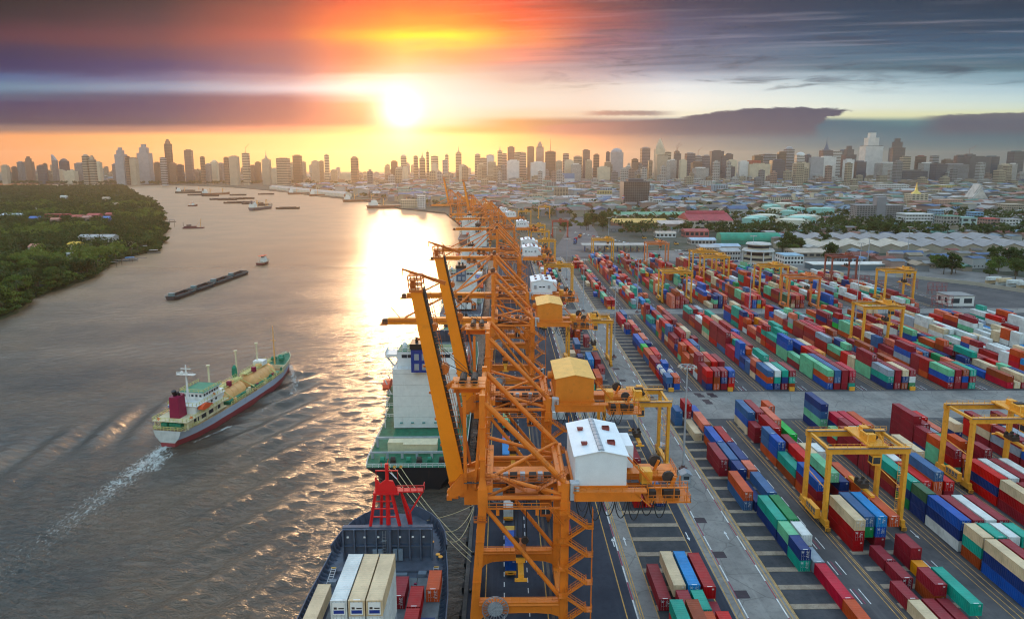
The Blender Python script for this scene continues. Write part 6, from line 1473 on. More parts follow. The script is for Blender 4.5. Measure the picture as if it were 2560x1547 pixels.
def make_tree(seed, h, w, m, nclump=16, n_per=60, leaf=.75):
    rs = np.random.RandomState(seed); cs = []
    for i in range(nclump):
        a = rs.uniform(0, 6.28); q = rs.uniform(0, 1) ** .6; z = h * rs.uniform(.45, .95); fall = 1 - abs((z / h - .65) / .42) ** 2 * .7
        cs.append((math.cos(a) * q * w * .42 * fall, math.sin(a) * q * w * .42 * fall, z, w * rs.uniform(.15, .26), h * rs.uniform(.09, .16)))
    V, F = leaf_cloud(rs, cs, n_per, leaf); tr = MB(); tr.tube((0, 0, -.3), (0, 0, h * .5), h * .035, 7, h * .02)
    for c in cs[:7]: tr.tube((0, 0, h * rs.uniform(.3, .48)), c[:3], h * .014, 5, h * .006)
    return np_mesh('crown', V, F, m), tr.mesh('trunk', [mt_bark])
def make_palm(seed, h):
    rs = np.random.RandomState(seed); tr = MB(); pts = [(0, 0, -.3), (.15*h*.2, 0, h*.4), (.1*h, .03*h, h*.9)]
    for i in range(2): tr.tube(pts[i], pts[i+1], .2 - .04*i, 6, .16 - .04*i)
    f = MB(); c = Vector(pts[-1])
    for i in range(15):
        a = i * 2.4; up = rs.uniform(-.1, .9); L = rs.uniform(2.6, 3.6); d = Vector((math.cos(a), math.sin(a), 0)); s = Vector((-d.y, d.x, 0)); prev = c
        rows = []
        for j in range(5):
            t = j / 4; q = c + d * L * t + Vector((0, 0, up * L * t - 1.5 * L * t * t * .62)); wd = .55 * (1 - t) ** .6 * (t + .25); rows.append([tuple(q - s * wd + Vector((0, 0, -wd*.5))), tuple(q), tuple(q + s * wd + Vector((0, 0, -wd*.5)))])
        f.grid(rows)
    return f.mesh('crown', [mt_palm]), tr.mesh('trunk', [mt_bark])
TREES = [make_tree(1, 9, 10, mt_leaf), make_tree(2, 12, 11, mt_leaf, 20), make_tree(3, 7.5, 9.5, mt_leaf2, 14), make_tree(4, 14, 9, mt_leaf, 18), make_tree(5, 6, 7.5, mt_leaf2, 11, 55), make_tree(6, 11, 13, mt_leaf2, 22), make_palm(7, 9), make_palm(8, 12)]
TKIND = ['rounded dark green tree', 'broad dark green tree', 'low light green tree', 'tall dark tree', 'small light green tree', 'wide spreading light green tree', 'coconut palm', 'tall coconut palm']
n_tree = 0
def plant(k, x, y, z, sc, label, group):
    global n_tree; n_tree += 1
    t = thing('palm_tree' if k > 5 else 'tree', label, 'tree', (x, y, z), rnd.uniform(0, 6.28), group); t.scale = (sc, sc, sc * rnd.uniform(.9, 1.15))
    c, tr = TREES[k]; link('crown', c, t); link('trunk', tr, t)
def inside(poly, x, y):
    c = False; j = len(poly) - 1
    for i in range(len(poly)):
        xi, yi = poly[i][:2]; xj, yj = poly[j][:2]
        if (yi > y) != (yj > y) and x < (xj - xi) * (y - yi) / (yj - yi) + xi: c = not c
        j = i
    return c
BZ = -1.3
lb_keep = [G(px, py, 7.0) for px, py in ((140, 535), (195, 522), (232, 525), (272, 524), (25, 538), (250, 590), (180, 612), (30, 655), (80, 620), (175, 650), (362, 618), (330, 615), (155, 490), (262, 495), (285, 508), (100, 680), (320, 515))]
bank_in = [(p[0] - 3 if 350 < p[1] < 2900 else p[0], p[1]) for p in bank]
tr_ = random.Random(99)
spots = []
y = 300.0
while y < 1500:
    step = 5.6 + y * .0028; x = -290 - y * .95
    x1 = -250
    xx = max(x, -(y * .80 + 40))
    while xx < x1:
        px, py = xx + tr_.uniform(-.45, .45) * step, y + tr_.uniform(-.45, .45) * step
        if inside(bank_in, px, py) and all((px - q.x) ** 2 + (py - q.y) ** 2 > (11 + .004 * y) ** 2 for q in lb_keep): spots.append((px, py))
        xx += step
    y += step * .92
def on_screen(x, y, z=5):
    a, b = PR(x, y, z); return -30 < a < 2590 and b < 1560
spots = [s for s in spots if on_screen(*s)]
spots.sort(key=lambda s: s[1])
for i, (x, y) in enumerate(spots[:150]):
    k = tr_.choices(range(8), [5, 4, 4, 2, 4, 2, 3, 2])[0]
    plant(k, x, y, BZ, tr_.uniform(.8, 1.6) if k != 3 else 1.1, f'{TKIND[k]} in the dense grove on the left river bank', 'trees of the left bank grove')
def canopy(name, pts, leaf, n_per, hh, m, label, ncl=3):
    rs = np.random.RandomState(len(pts)); cs = []; lf = []
    for (x, y, z) in pts:
        s = leaf(y); h = hh(rs, x, y)
        for j in range(ncl): cs.append((x + rs.uniform(-.5, .5) * h * .7, y + rs.uniform(-.5, .5) * h * .7, z + h * rs.uniform(.55, .95), h * rs.uniform(.30, .45), h * rs.uniform(.22, .34))); lf.append(s)
    V, F = leaf_cloud(rs, cs, n_per, np.array(lf)); o = link(name, np_mesh(name, V, F, m)); o['kind'] = 'stuff'; o['label'] = label; return o
lt_ = [q for i, q in enumerate(spots[150:]) if (math.sin(q[0] * .031 + 1) + math.sin(q[1] * .023) + tr_.uniform(-.9, .9)) > .95]; dk_ = [q for q in spots[150:] if q not in set(lt_)]
canopy('woodland', [(x, y, BZ) for x, y in lt_], lambda y: .8 + y * .0012, 26, lambda rs, x, y: rs.choice([5.5, 8, 11, 14], p=[.3, .35, .25, .1]), mt_leaf2, 'lighter green crowns scattered through the left bank grove')
canopy('woodland', [(x, y, BZ) for x, y in dk_], lambda y: .75 + y * .0011, 26, lambda rs, x, y: rs.choice([4.5, 7, 10.5, 15], p=[.32, .34, .24, .1]), mt_leaf, 'dense green grove covering the left river bank')
far_sp = []
for _ in range(9000):
    y = tr_.uniform(1400, 3000); x = -y * tr_.uniform(.50, .86)
    if inside(bank, x, y): far_sp.append((x, y, BZ))
canopy('woodland', far_sp[:4200], lambda y: 2.2 + (y - 1400) * .0012, 14, lambda rs, x, y: rs.uniform(7, 12), mt_leaf, 'far end of the grove on the left bank fading into haze', 2)
# mangrove fringe along the waterline
fr = []
for a, b in zip(bank[:len(shore_l) + 1], bank[1:len(shore_l) + 2]):
    L = math.hypot(b[0] - a[0], b[1] - a[1]); n = int(L / 1.7)
    for i in range(n): q = i / n; fr.append((a[0] + (b[0] - a[0]) * q + tr_.uniform(-5, 2.6), a[1] + (b[1] - a[1]) * q + tr_.uniform(-2, 2), -2.6))
canopy('mangrove_fringe', [f for f in fr if on_screen(*f)], lambda y: .6 + y * .0008, 26, lambda rs, x, y: rs.uniform(3.5, 6.5), mt_leaf, 'bushy mangrove fringe along the left waterline')

# ------------------------------------------------------------------ buildings
def wallm(c, rough=.7): return M('wall_%d_%d_%d' % tuple(int(q * 255) for q in c), c, rough, var=.10, scale=.05, dirt=.25, dcol=tuple(q * .55 for q in c), dscale=.12)
def roofm(c): return M('roof_%d_%d_%d' % tuple(int(q * 255) for q in c), c, .75, var=.18, scale=.15, dirt=.4, dcol=tuple(q * .5 + .03 for q in c), dscale=.3)
mt_pane = M('facade_glass', (.035, .045, .055), .18, var=.25, scale=.08, spec=.6)
mt_paneb = M('facade_glass_blue', (.03, .06, .10), .15, var=.2, scale=.05, spec=.7)
WHT, CRM, GRY, TAN, DGR, BRN, PNK, LBL = (.62, .60, .56), (.58, .48, .34), (.32, .32, .33), (.42, .34, .25), (.10, .10, .11), (.20, .13, .10), (.50, .33, .27), (.25, .38, .48)
def gable(w, d, h, rise, axis='x'):
    if axis == 'x': return MB().extr([(-d/2, h), (d/2, h), (0, h + rise)], -w/2, w/2, 'x')
    return MB().extr([(-w/2, h), (0, h + rise), (w/2, h)], -d/2, d/2, 'y')
def tower(name, label, px0, px1, pyt, Y, col, style, top=None, dep=.8, group='towers of the far skyline', cat='building', rz=None):
    c = AY((px0 + px1) / 2, pyt, Y); b0 = AY(px0, pyt, Y); b1 = AY(px1, pyt, Y); w = b1.x - b0.x; h = c.z; d = w * dep
    t = thing(name, label, cat, (c.x, Y + d / 2, 0), R(tr_.uniform(-8, 8)) if rz is None else rz, group)
    m = wallm(col); fl = max(3, int(h / 3.6)); fh = h / fl
    if style == 'rib':
        part('wall', MB().box(-w/2, w/2, -d/2, d/2, 0, h), mt_pane, t); q = MB(); n = max(3, int(w / 5.5))
        for i in range(n + 1):
            x = -w/2 + w * i / n; q.box(x - .9, x + .9, -d/2 - .5, d/2 + .5, 0, h)
        nd = max(2, int(d / 6))
        for i in range(nd + 1): y = -d/2 + d * i / nd; q.box(-w/2 - .5, w/2 + .5, y - .9, y + .9, 0, h + .6)
        o = part('pier', q, m, t); o['kind'] = 'stuff'
    elif style == 'glass':
        part('wall', MB().box(-w/2, w/2, -d/2, d/2, 0, h), mt_paneb if col[2] > col[0] else mt_pane, t); q = MB()
        for i in range(0, fl, 2): q.box(-w/2 - .15, w/2 + .15, -d/2 - .15, d/2 + .15, i * fh, i * fh + .8)
        o = part('spandrel', q, m, t); o['kind'] = 'stuff'
    else:
        part('wall', MB().box(-w/2, w/2, -d/2, d/2, 0, h), m, t); q = MB(); st = 2 if fl > 30 else 1
        for i in range(1, fl, st): q.box(-w/2 - .12, w/2 + .12, -d/2 - .12, d/2 + .12, i * fh + fh * .30 * st, i * fh + fh * .80 * st)
        o = part('window_band', q, mt_pane, t); o['kind'] = 'stuff'
        if style == 'grid':
            q = MB(); n = max(3, int(w / 6))
            for i in range(n + 1): x = -w/2 + w * i / n; q.box(x - 1.0, x + 1.0, -d/2 - .3, d/2 + .3, 0, h)
            n = max(2, int(d / 7))
            for i in range(n + 1): y = -d/2 + d * i / n; q.box(-w/2 - .3, w/2 + .3, y - 1.0, y + 1.0, 0, h)
            o = part('pier', q, m, t); o['kind'] = 'stuff'
    part('roof', MB().box(-w*.3, w*.3, -d*.3, d*.3, h, h + 5).box(-w*.5, w*.5, -d*.5, d*.5, h, h + .8), m, t)
    if top == 'spire': part('spire', MB().lathe((0, 0, h), [(w*.28, 0), (w*.2, w*.3), (w*.06, w*.7), (.5, w*1.3)], 8), m, t)
    elif top == 'point': part('spire', MB().lathe((0, 0, h), [(w*.48, 0), (w*.40, w*.4), (w*.12, w*1.0), (.5, w*1.2)], 4), m, t)
    elif top == 'dome': part('dome', MB().lathe((0, 0, h), [(w*.48, 0), (w*.42, w*.18), (w*.25, w*.32), (1, w*.38)], 16), m, t)
    elif top == 'mast': part('antenna', MB().tube((0, 0, h), (0, 0, h + w * 1.3), 1.8, 5, .6), m, t)
    elif top == 'step': part('upper_block', MB().box(-w*.34, w*.30, -d*.34, d*.34, h, h + w*.5).box(-w*.2, w*.15, -d*.2, d*.2, h + w*.5, h + w*.8), m, t)
    elif top == 'slant': part('crest', MB().extr([(-w/2, h), (w/2, h), (-w/2, h + w*1.4)], -d/2, d/2, 'y'), m, t)
    elif top == 'red': part('crown_block', MB().box(-w*.35, w*.1, -d*.3, d*.3, h, h + w*.18), wallm((.35, .07, .05)), t)
    elif top == 'crane': part('tower_crane', MB().tube((0, 0, h), (0, 0, h + 30), 1, 4).bar((0, 0, h + 26), (w*.7, 0, h + 44), 1.2), M('crane_red', (.4, .2, .15), .6), t)
    return t
def sk(z, ox, oy, sc, items):
    for x0, x1, yt, *r in items: yield (ox + x0 / sc, ox + x1 / sc, oy + yt / sc, *r)
D_, L_, M_ = 'glass', 'band', 'grid'
left = [(0,45,232,M_,TAN),(72,106,242,L_,BRN),(108,150,208,L_,GRY),(135,165,236,L_,TAN),(155,213,205,M_,BRN,'step'),(245,300,232,D_,DGR),(288,315,220,L_,BRN),(348,384,196,L_,GRY,'slant'),(395,455,200,D_,DGR,'dome'),(375,430,263,M_,CRM),(430,510,270,M_,CRM),(500,560,217,L_,GRY),(553,598,165,L_,TAN,'dome'),(600,645,190,L_,TAN,'step'),(640,685,209,M_,CRM),(590,680,304,L_,WHT),(760,800,222,L_,GRY),(775,850,155,M_,GRY,'step'),(850,880,172,L_,BRN),(870,930,182,M_,TAN),(925,1020,145,'rib',GRY,'step'),(1045,1090,212,L_,BRN),(1088,1130,180,L_,GRY),(1116,1166,82,D_,BRN,'step'),(1150,1200,217,L_,BRN),(1200,1250,227,D_,DGR),(1250,1310,127,D_,DGR),(1365,1395,174,L_,BRN),(1400,1440,222,L_,GRY),(1365,1425,259,L_,CRM),(1435,1485,207,M_,CRM,'dome'),(1490,1525,217,L_,GRY),(1525,1560,178,L_,BRN),(1560,1625,170,'rib',TAN),(1650,1700,150,L_,CRM,'crane'),(1705,1740,232,L_,BRN),(1740,1780,210,L_,BRN),(1785,1845,190,M_,TAN,'spire'),(1840,1945,252,M_,CRM),(1880,1975,184,L_,TAN),(1950,2020,239,L_,CRM),(1995,2060,164,D_,BRN),(2050,2090,207,L_,TAN),(2125,2180,202,M_,TAN),(2215,2250,159,L_,CRM),(2180,2215,202,L_,TAN),(2395,2450,182,L_,BRN,'dome'),(2310,2420,287,M_,CRM),(2255,2310,262,L_,CRM)]
mid = [(235,285,229,L_,BRN),(280,325,276,M_,CRM),(325,365,276,M_,CRM),(310,355,190,L_,CRM,'dome'),(410,445,190,L_,TAN),(455,500,205,L_,TAN,'spire'),(508,530,160,L_,TAN,'spire'),(545,600,192,L_,CRM),(550,595,252,M_,CRM),(655,680,177,L_,CRM),(735,780,165,L_,TAN,'spire'),(765,815,257,M_,CRM),(885,925,180,L_,TAN,'dome'),(905,960,252,L_,CRM),(920,975,207,L_,TAN),(975,1030,182,M_,WHT),(985,1045,232,L_,CRM),(1060,1095,150,L_,CRM,'spire'),(1095,1130,172,L_,PNK),(1138,1190,118,D_,DGR),(1135,1225,223,M_,WHT),(1190,1275,162,L_,TAN),(1230,1280,167,L_,PNK),(1290,1340,118,M_,BRN),(1360,1415,120,M_,PNK,'step'),(1320,1425,237,'rib',WHT),(1430,1510,154,D_,BRN,'mast'),(1510,1560,227,L_,CRM),(1565,1610,172,L_,PNK),(1580,1645,222,M_,CRM),(1630,1705,252,L_,WHT),(1645,1710,192,L_,TAN),(1715,1770,142,D_,DGR),(1740,1790,222,L_,CRM),(1800,1845,177,L_,BRN),(1835,1925,272,M_,CRM),(1895,1925,157,D_,DGR),(1935,2030,160,'rib',GRY,'dome'),(1885,1935,234,L_,TAN),(2050,2085,267,L_,WHT),(2095,2145,212,L_,BRN),(2170,2235,124,'glass',GRY),(2100,2180,242,M_,BRN),(2280,2350,132,M_,CRM,'point'),(2290,2370,182,M_,TAN),(2365,2395,227,L_,WHT),(2425,2460,152,D_,DGR,'crane')]
rgt = [(165,200,134,L_,CRM),(190,235,182,L_,WHT),(225,265,140,D_,DGR,'crane'),(260,300,182,M_,CRM),(300,355,139,D_,GRY),(340,400,197,L_,BRN),(355,400,157,L_,GRY,'crane'),(410,450,154,D_,GRY),(355,440,234,L_,WHT),(465,540,124,'rib',DGR),(530,560,157,D_,DGR),(552,600,144,D_,(.08,.10,.13)),(545,610,224,D_,DGR),(570,620,184,M_,CRM),(645,700,192,M_,WHT),(700,835,207,M_,CRM,'red'),(735,790,154,D_,BRN),(790,875,147,L_,GRY),(855,935,182,D_,(.04,.08,.14)),(895,940,132,D_,BRN),(940,992,112,L_,GRY,'dome'),(1010,1070,152,L_,WHT,'dome'),(1070,1100,149,D_,(.10,.14,.2)),(1030,1170,200,'rib',CRM),(1100,1180,167,M_,GRY),(1170,1260,162,'rib',WHT),(1175,1240,120,D_,(.10,.14,.2),'spire'),(1240,1300,127,L_,WHT),(1290,1330,120,D_,(.06,.12,.2)),(1320,1390,147,D_,DGR,'step'),(1325,1375,180,'rib',WHT),(1395,1455,192,D_,(.05,.08,.14)),(1455,1562,92,M_,WHT,'step'),(1560,1685,200,L_,WHT),(1630,1705,102,D_,DGR,'step'),(1690,1740,162,L_,TAN),(1700,1850,252,D_,DGR),(1790,1840,157,D_,(.2,.05,.06)),(1820,1890,202,L_,WHT),(1880,1920,157,L_,GRY),(1900,1975,207,D_,DGR),(1960,2010,180,L_,BRN),(2040,2090,154,D_,DGR),(2100,2155,147,D_,DGR,'crane'),(1985,2115,210,L_,GRY),(2115,2255,162,'rib',DGR),(2240,2310,160,D_,(.05,.12,.16)),(2400,2470,127,D_,(.04,.16,.18)),(2385,2425,207,L_,WHT),(2330,2390,212,L_,CRM)]
CN = {WHT: 'white', CRM: 'cream', GRY: 'grey', TAN: 'tan', DGR: 'dark glass', BRN: 'brown', PNK: 'pinkish'}
TN = {None: 'flat-topped', 'spire': 'spired', 'dome': 'domed', 'step': 'stepped-top', 'slant': 'slant-topped', 'mast': 'mast-topped', 'red': 'red-capped', 'point': 'pyramid-topped', 'crane': 'crane-topped'}
sky_n = 0; order_all = []
for ox, oy, sc, items in ((0, 330, 2.738, left), (900, 330, 3.08, mid), (1600, 330, 2.5667, rgt)):
    for it in items:
        x0, x1, yt, stl, col = it[:5]; top = it[5] if len(it) > 5 else None; order_all.append((ox + x0 / sc, ox + x1 / sc, oy + yt / sc, stl, col, top))
order_all.sort(key=lambda q: q[0])
for i, (a, b, yt, stl, col, top) in enumerate(order_all):
    if b < 900: a, b = a + (b - a) * .10, b - (b - a) * .10
    f = min(1, max(0, (445 - yt) / 85)); Y = 2550 + 750 * f + (i * 37 % 200)
    if a < 900 and yt > 400: Y = 3250 + (i * 53 % 250)
    sec = 'above the left grove' if b < 300 else 'left of the sun' if b < 900 else 'beneath the sun glow' if b < 1250 else 'right of the sun' if b < 1700 else 'behind the tank farm' if b < 2130 else 'at the right edge skyline'
    k = sum(1 for q in order_all[:i] if (CN.get(q[4], 'g'), q[5]) == (CN.get(col, 'g'), top))
    tower('skyscraper', f"{ORD[k % 20]} {TN[top]} {CN.get(col, 'coloured glass')} tower from the left, {sec}", a, b, yt, Y, col, stl, top)

# mid-distance landmarks -------------------------------------------------
def slab(name, label, px0, px1, pyt, pyb, dep, col, floors, cols, roofc=None, wcol=None, cat='building', rz=0.0, group=None, win=True, rise=0.0, axis='x', zb=0.0):
    p = G((px0 + px1) / 2, pyb, zb); w = AY(px1, pyb, p.y).x - AY(px0, pyb, p.y).x; h = AY((px0 + px1) / 2, pyt, p.y).z
    t = thing(name, label, cat, (p.x, p.y + dep / 2, 0), rz, group); d = dep
    part('wall', MB().box(-w/2, w/2, -d/2, d/2, 0, h), wallm(col), t)
    if rise: part('roof', gable(w + 1, d + 1, h, rise, axis), roofm(roofc or col), t)
    else: part('roof', MB().box(-w/2 - .3, w/2 + .3, -d/2 - .3, d/2 + .3, h, h + .6), roofm(roofc or col), t)
    if win and floors * cols <= 160:
        fh = h / floors; cw = w / cols; me = MB().box(-cw*.32, cw*.32, -.10, .06, 0, fh * .48).mesh('window', [mt_pane if wcol is None else wcol])
        for i in range(floors):
            for j in range(cols): link('window', me, t, (-w/2 + cw * (j + .5), -d/2, i * fh + fh * .3))
    if win:
        fh = h / floors; q = MB(); nd = max(2, int(d / 4.5))
        for i in range(floors):
            for j in range(nd):
                y = -d/2 + d * (j + .5) / nd
                for sg in (-1, 1): q.box(*sorted((sg * w/2 - .06, sg * (w/2 + .1))), y - 1.2, y + 1.2, i*fh + fh*.3, i*fh + fh*.78)
        o = part('side_window', q, mt_pane, t); o['kind'] = 'stuff'
    return t, w, d, h
# glass office tower
t, w, d, h = slab('office_tower', 'dark glass office block with slanted facade behind the yard', 1558, 1622, 455, 525, 46, DGR, 1, 1, win=False)
q = MB(); q2 = MB()
for i in range(17): z = h * i / 17; q.box(-w/2 - .2, w/2 + .2, -d/2 - .25, d/2 + .2, z, z + .35)
for i in range(13): x = -w/2 + w * i / 12; q.box(x - .15, x + .15, -d/2 - .3, d/2 + .2, 0, h)
o = part('mullion', q, M('mullion_grey', (.22, .2, .19), .5), t); o['kind'] = 'stuff'; part('glass_skin', MB().box(-w/2 - .1, w/2 + .1, -d/2 - .12, d/2 + .1, .5, h - .5), M('office_glass', (.05, .05, .055), .08, spec=.9, var=.3, scale=.05), t)
part('crown', MB().box(-w*.3, w*.3, -d*.3, d*.3, h, h + 6), wallm(DGR), t)
slab('annexe', 'white stair tower and annexe beside the glass office block', 1622, 1632, 492, 527, 10, WHT, 6, 1)
slab('annexe', 'white windowed annexe right of the glass office block', 1632, 1655, 500, 526, 20, WHT, 4, 5)
slab('depot', 'wide pale flat-roofed depot with dark front window', 1662, 1726, 506, 522, 40, GRY, 2, 3, (.42, .38, .36)); slab('depot', 'second pale depot with long light roof', 1668, 1803, 515, 529, 30, TAN, 1, 4, (.45, .40, .37))
slab('transit_shed', 'long tan shed with a green roof behind the yellow roofs', 1537, 1727, 537, 552, 22, TAN, 1, 8, (.16, .33, .20), rise=4)
for i, (a, b) in enumerate(((1535, 1582), (1568, 1624), (1602, 1668))):
    slab('vaulted_shed', f'{["left", "middle", "right"][i]} yellow-roofed brown shed of three', a, b, 557, 575, 30, (.25, .11, .07), 1, 3, (.62, .36, .10), rise=5, win=False)
slab('vaulted_shed', 'pale pink-roofed shed beside the yellow roofs', 1648, 1712, 560, 577, 26, (.30, .2, .16), 1, 3, (.55, .42, .36), rise=4, win=False)
t, w, d, h = slab('warehouse', 'large red-roofed warehouse with raised ridge left of the tanks', 1722, 1832, 552, 578, 62, (.52, .42, .33), 2, 8, (.36, .045, .055), rise=9); part('ridge_vent', gable(w * .9, 9, h + 8.6, 3).box(-w*.45, w*.45, -4.4, 4.4, h + 6, h + 8.7), roofm((.36, .045, .055)), t)
for i in range(5): part('roof_sheet_seam', MB().box(-w/2 + w*(i+1)/6 - .2, -w/2 + w*(i+1)/6 + .2, -d/2, -4.8, h + .2, h + .3), roofm((.3, .04, .05)), t)
slab('storehouse', 'white round-fronted storehouse before the red warehouse', 1722, 1765, 556, 577, 20, WHT, 1, 4, (.4, .06, .06)); slab('storehouse', 'low red storehouse with striped roof', 1712, 1772, 578, 593, 18, (.45, .12, .10), 1, 5, (.40, .08, .07), rise=2.5)
slab('storehouse', 'low white hut right of the yellow sheds', 1640, 1690, 583, 594, 14, WHT, 1, 5, (.5, .38, .3), rise=2)
# green barrel-roofed hall
p = G(1880, 612); t = thing('barrel_hall', 'long green barrel-roofed hall in front of the tanks', 'building', (p.x, p.y + 14, 0), R(-4))
w, d = 66.0, 26.0; arc = [(d/2 * math.cos(a), 5 + 7.5 * math.sin(a)) for a in np.linspace(0, math.pi, 11)]
part('roof', MB().extr(arc + [(-d/2, 4.9), (d/2, 4.9)], -w/2, w/2, 'x'), roofm((.03, .26, .16)), t); part('wall', MB().box(-w/2, w/2, -d/2 + .2, d/2 - .2, 0, 4.9), wallm((.04, .22, .15)), t)
for i in range(16): part('wall_rib', MB().box(-w/2 + i * w/16, -w/2 + i * w/16 + .3, -d/2 - .1, -d/2 + .2, 0, 5.4), wallm((.05, .26, .18)), t)
# port control building
p = G(1908, 684); t = thing('control_building', 'cream tiered port control tower with overhanging roof', 'building', (p.x, p.y + 14, 0)); k = 8
for i, (z0, z1, r_) in enumerate(((0, 13, 12), (13, 17.5, 9.5), (17.5, 19, 14.0), (19, 23, 9.0), (23, 24, 11.0))): part('wall' if i != 2 and i != 4 else 'roof', MB().lathe((0, 0, 0), [(r_, z0), (r_ * (.9 if i in (2, 4) else 1), z1)], 8), wallm(CRM) if i not in (2, 4) else roofm((.50, .46, .42)), t)
for i in range(3): part('window_band', MB().lathe((0, 0, 0), [(12.1, 2 + i * 4), (12.1, 4 + i * 4)], 8), mt_pane, t)
part('window_band', MB().lathe((0, 0, 0), [(9.6, 14), (9.6, 16.4)], 8), mt_pane, t); part('window_band', MB().lathe((0, 0, 0), [(9.1, 20), (9.1, 22.2)], 8), mt_pane, t)
for a in range(8): part('column', MB().tube((12.6 * math.cos(a * .785), 12.6 * math.sin(a * .785), 0), (12.6 * math.cos(a * .785), 12.6 * math.sin(a * .785), 17.5), .5, 6), wallm(WHT), t)
# storage tanks
TK = [(1020, 636, 106, 'cream'), (1062, 616, 96, 'teal'), (1098, 604, 94, 'cream'), (840, 600, 90, 'cream'), (775, 612, 75, 'teal'), (735, 622, 60, 'teal'), (972, 566, 52, 'teal'), (1022, 540, 55, 'teal'), (950, 508, 66, 'cream'), (1066, 494, 50, 'teal'), (1222, 518, 78, 'cream'), (1212, 546, 52, 'teal'), (1150, 545, 55, 'teal'), (862, 520, 56, 'teal'), (900, 548, 60, 'cream'), (832, 530, 40, 'teal')]
for i, (x, y, r_, c) in enumerate(TK):
    px, py = 1600 + x / 2.5667, 330 + y / 2.5667; p = G(px, py); dep = p.y; rr = r_ / 2.5667 / FPX * dep * 1.02; hh = 13.5
    t = thing('storage_tank', f"{'cream' if c == 'cream' else 'sea-green'} oil storage tank, {['nearest', 'second nearest', 'third nearest'][i] if i < 3 else ORD[i] + ' listed'} of the tank farm" if i < 3 else f"{'cream' if c == 'cream' else 'sea-green'} oil storage tank, {'large' if r_ > 70 else 'small'}, {ORD[i - 3]} behind the front ones", 'tank', (p.x, p.y + rr, 0), 0, 'oil storage tanks')
    m = M('tank_' + c, (.66, .60, .46) if c == 'cream' else (.30, .56, .46), .55, var=.08, scale=.08, dirt=.3, dcol=(.35, .28, .2), dscale=.15, streak=True)
    part('shell', MB().lathe((0, 0, 0), [(rr, 0), (rr, hh)], 32), m, t, False); part('roof', MB().lathe((0, 0, hh), [(rr * 1.005, .02), (rr * .6, 1.6), (1, 2.6)], 32), m, t, True)
    q = MB(); n = 24
    for a in range(n): u0, u1 = 2*math.pi*a/n, 2*math.pi*(a+1)/n; q.bar((rr*math.cos(u0), rr*math.sin(u0), hh + 1.1), (rr*math.cos(u1), rr*math.sin(u1), hh + 1.1), .1); q.bar((rr*math.cos(u0), rr*math.sin(u0), hh), (rr*math.cos(u0), rr*math.sin(u0), hh + 1.1), .08)
    part('handrail', q, mt_steel, t); q = MB()
    for a in range(14): u0 = -1.9 + a * .06; q.bar(((rr + .5)*math.cos(u0), (rr + .5)*math.sin(u0), hh * a / 14), ((rr + .5)*math.cos(u0 + .06), (rr + .5)*math.sin(u0 + .06), hh * (a + 1) / 14), .8, .15)
    part('stair', q, mt_steel, t)
# sawtooth rows of grey warehouses
for row, (pxs, py, yy, zz) in enumerate(((2128, 640, 676, 0), (2105, 622, 742, 0))):
    p = G(pxs, py); n = 11
    for i in range(n):
        x0 = 332 + i * 21.0 + row * 16; roofc = (.44, .38, .30) if row == 0 and i < 5 else (.25, .24, .24)
        t = thing('gabled_warehouse', f'{"pale" if roofc[0] > .3 else "grey"} gabled warehouse bay, {ORD[i]} from left in the {["front", "back"][row]} row', 'building', (x0, yy + 26, 0), R(-3), 'warehouse bays')
        part('wall', MB().extr([(-10.4, 0), (10.4, 0), (10.4, 6), (0, 9.6), (-10.4, 6)], -26, 26, 'y'), wallm((.35, .29, .22)), t)
        rm = roofm(roofc); q = MB()
        for sg in (-1, 1): q.add([(0, -27, 9.9), (0, 27, 9.9), (sg * 10.5, 27, 6.3), (sg * 10.5, -27, 6.3)], [(0, 1, 2, 3) if sg > 0 else (3, 2, 1, 0)])
        part('roof', q, rm, t)
        for j in range(7): part('skylight', MB().add([(2.6, -23 + j * 7, 9.08), (5.4, -23 + j * 7, 8.12), (5.4, -21.6 + j * 7, 8.12), (2.6, -21.6 + j * 7, 9.08)], [(0, 1, 2, 3)]), M('skylight', (.6, .55, .45), .4), t)
# grey slab hotel
t, w, d, h = slab('apartment_block', 'wide grey apartment slab with central lift tower', 2139, 2255, 514, 560, 20, (.27, .25, .25), 9, 17)
part('lift_tower', MB().box(-6, 8, -11.2, 2, 0, h + 13), wallm((.24, .23, .24)), t)
for i in range(9): part('balcony', MB().box(-w/2, -6.2, -d/2 - 1.2, -d/2, i * h/9, i * h/9 + .9).box(8.2, w/2, -d/2 - 1.2, -d/2, i * h/9, i * h/9 + .9), wallm((.30, .28, .28)), t)
for i, (a, b) in enumerate(((1886, 1994), (2008, 2112))):
    t, w, d, h = slab('apartment_block', f'{["left", "right"][i]} of two long cream apartment blocks behind the tanks', a, b, 494, 517, 16, (.60, .52, .38), 5, 22, (.16, .13, .12))
    for x in (-w*.3, w*.4): part('stair_tower', MB().box(x - 3, x + 3, -9, -2, 0, h + 9), wallm(CRM), t)
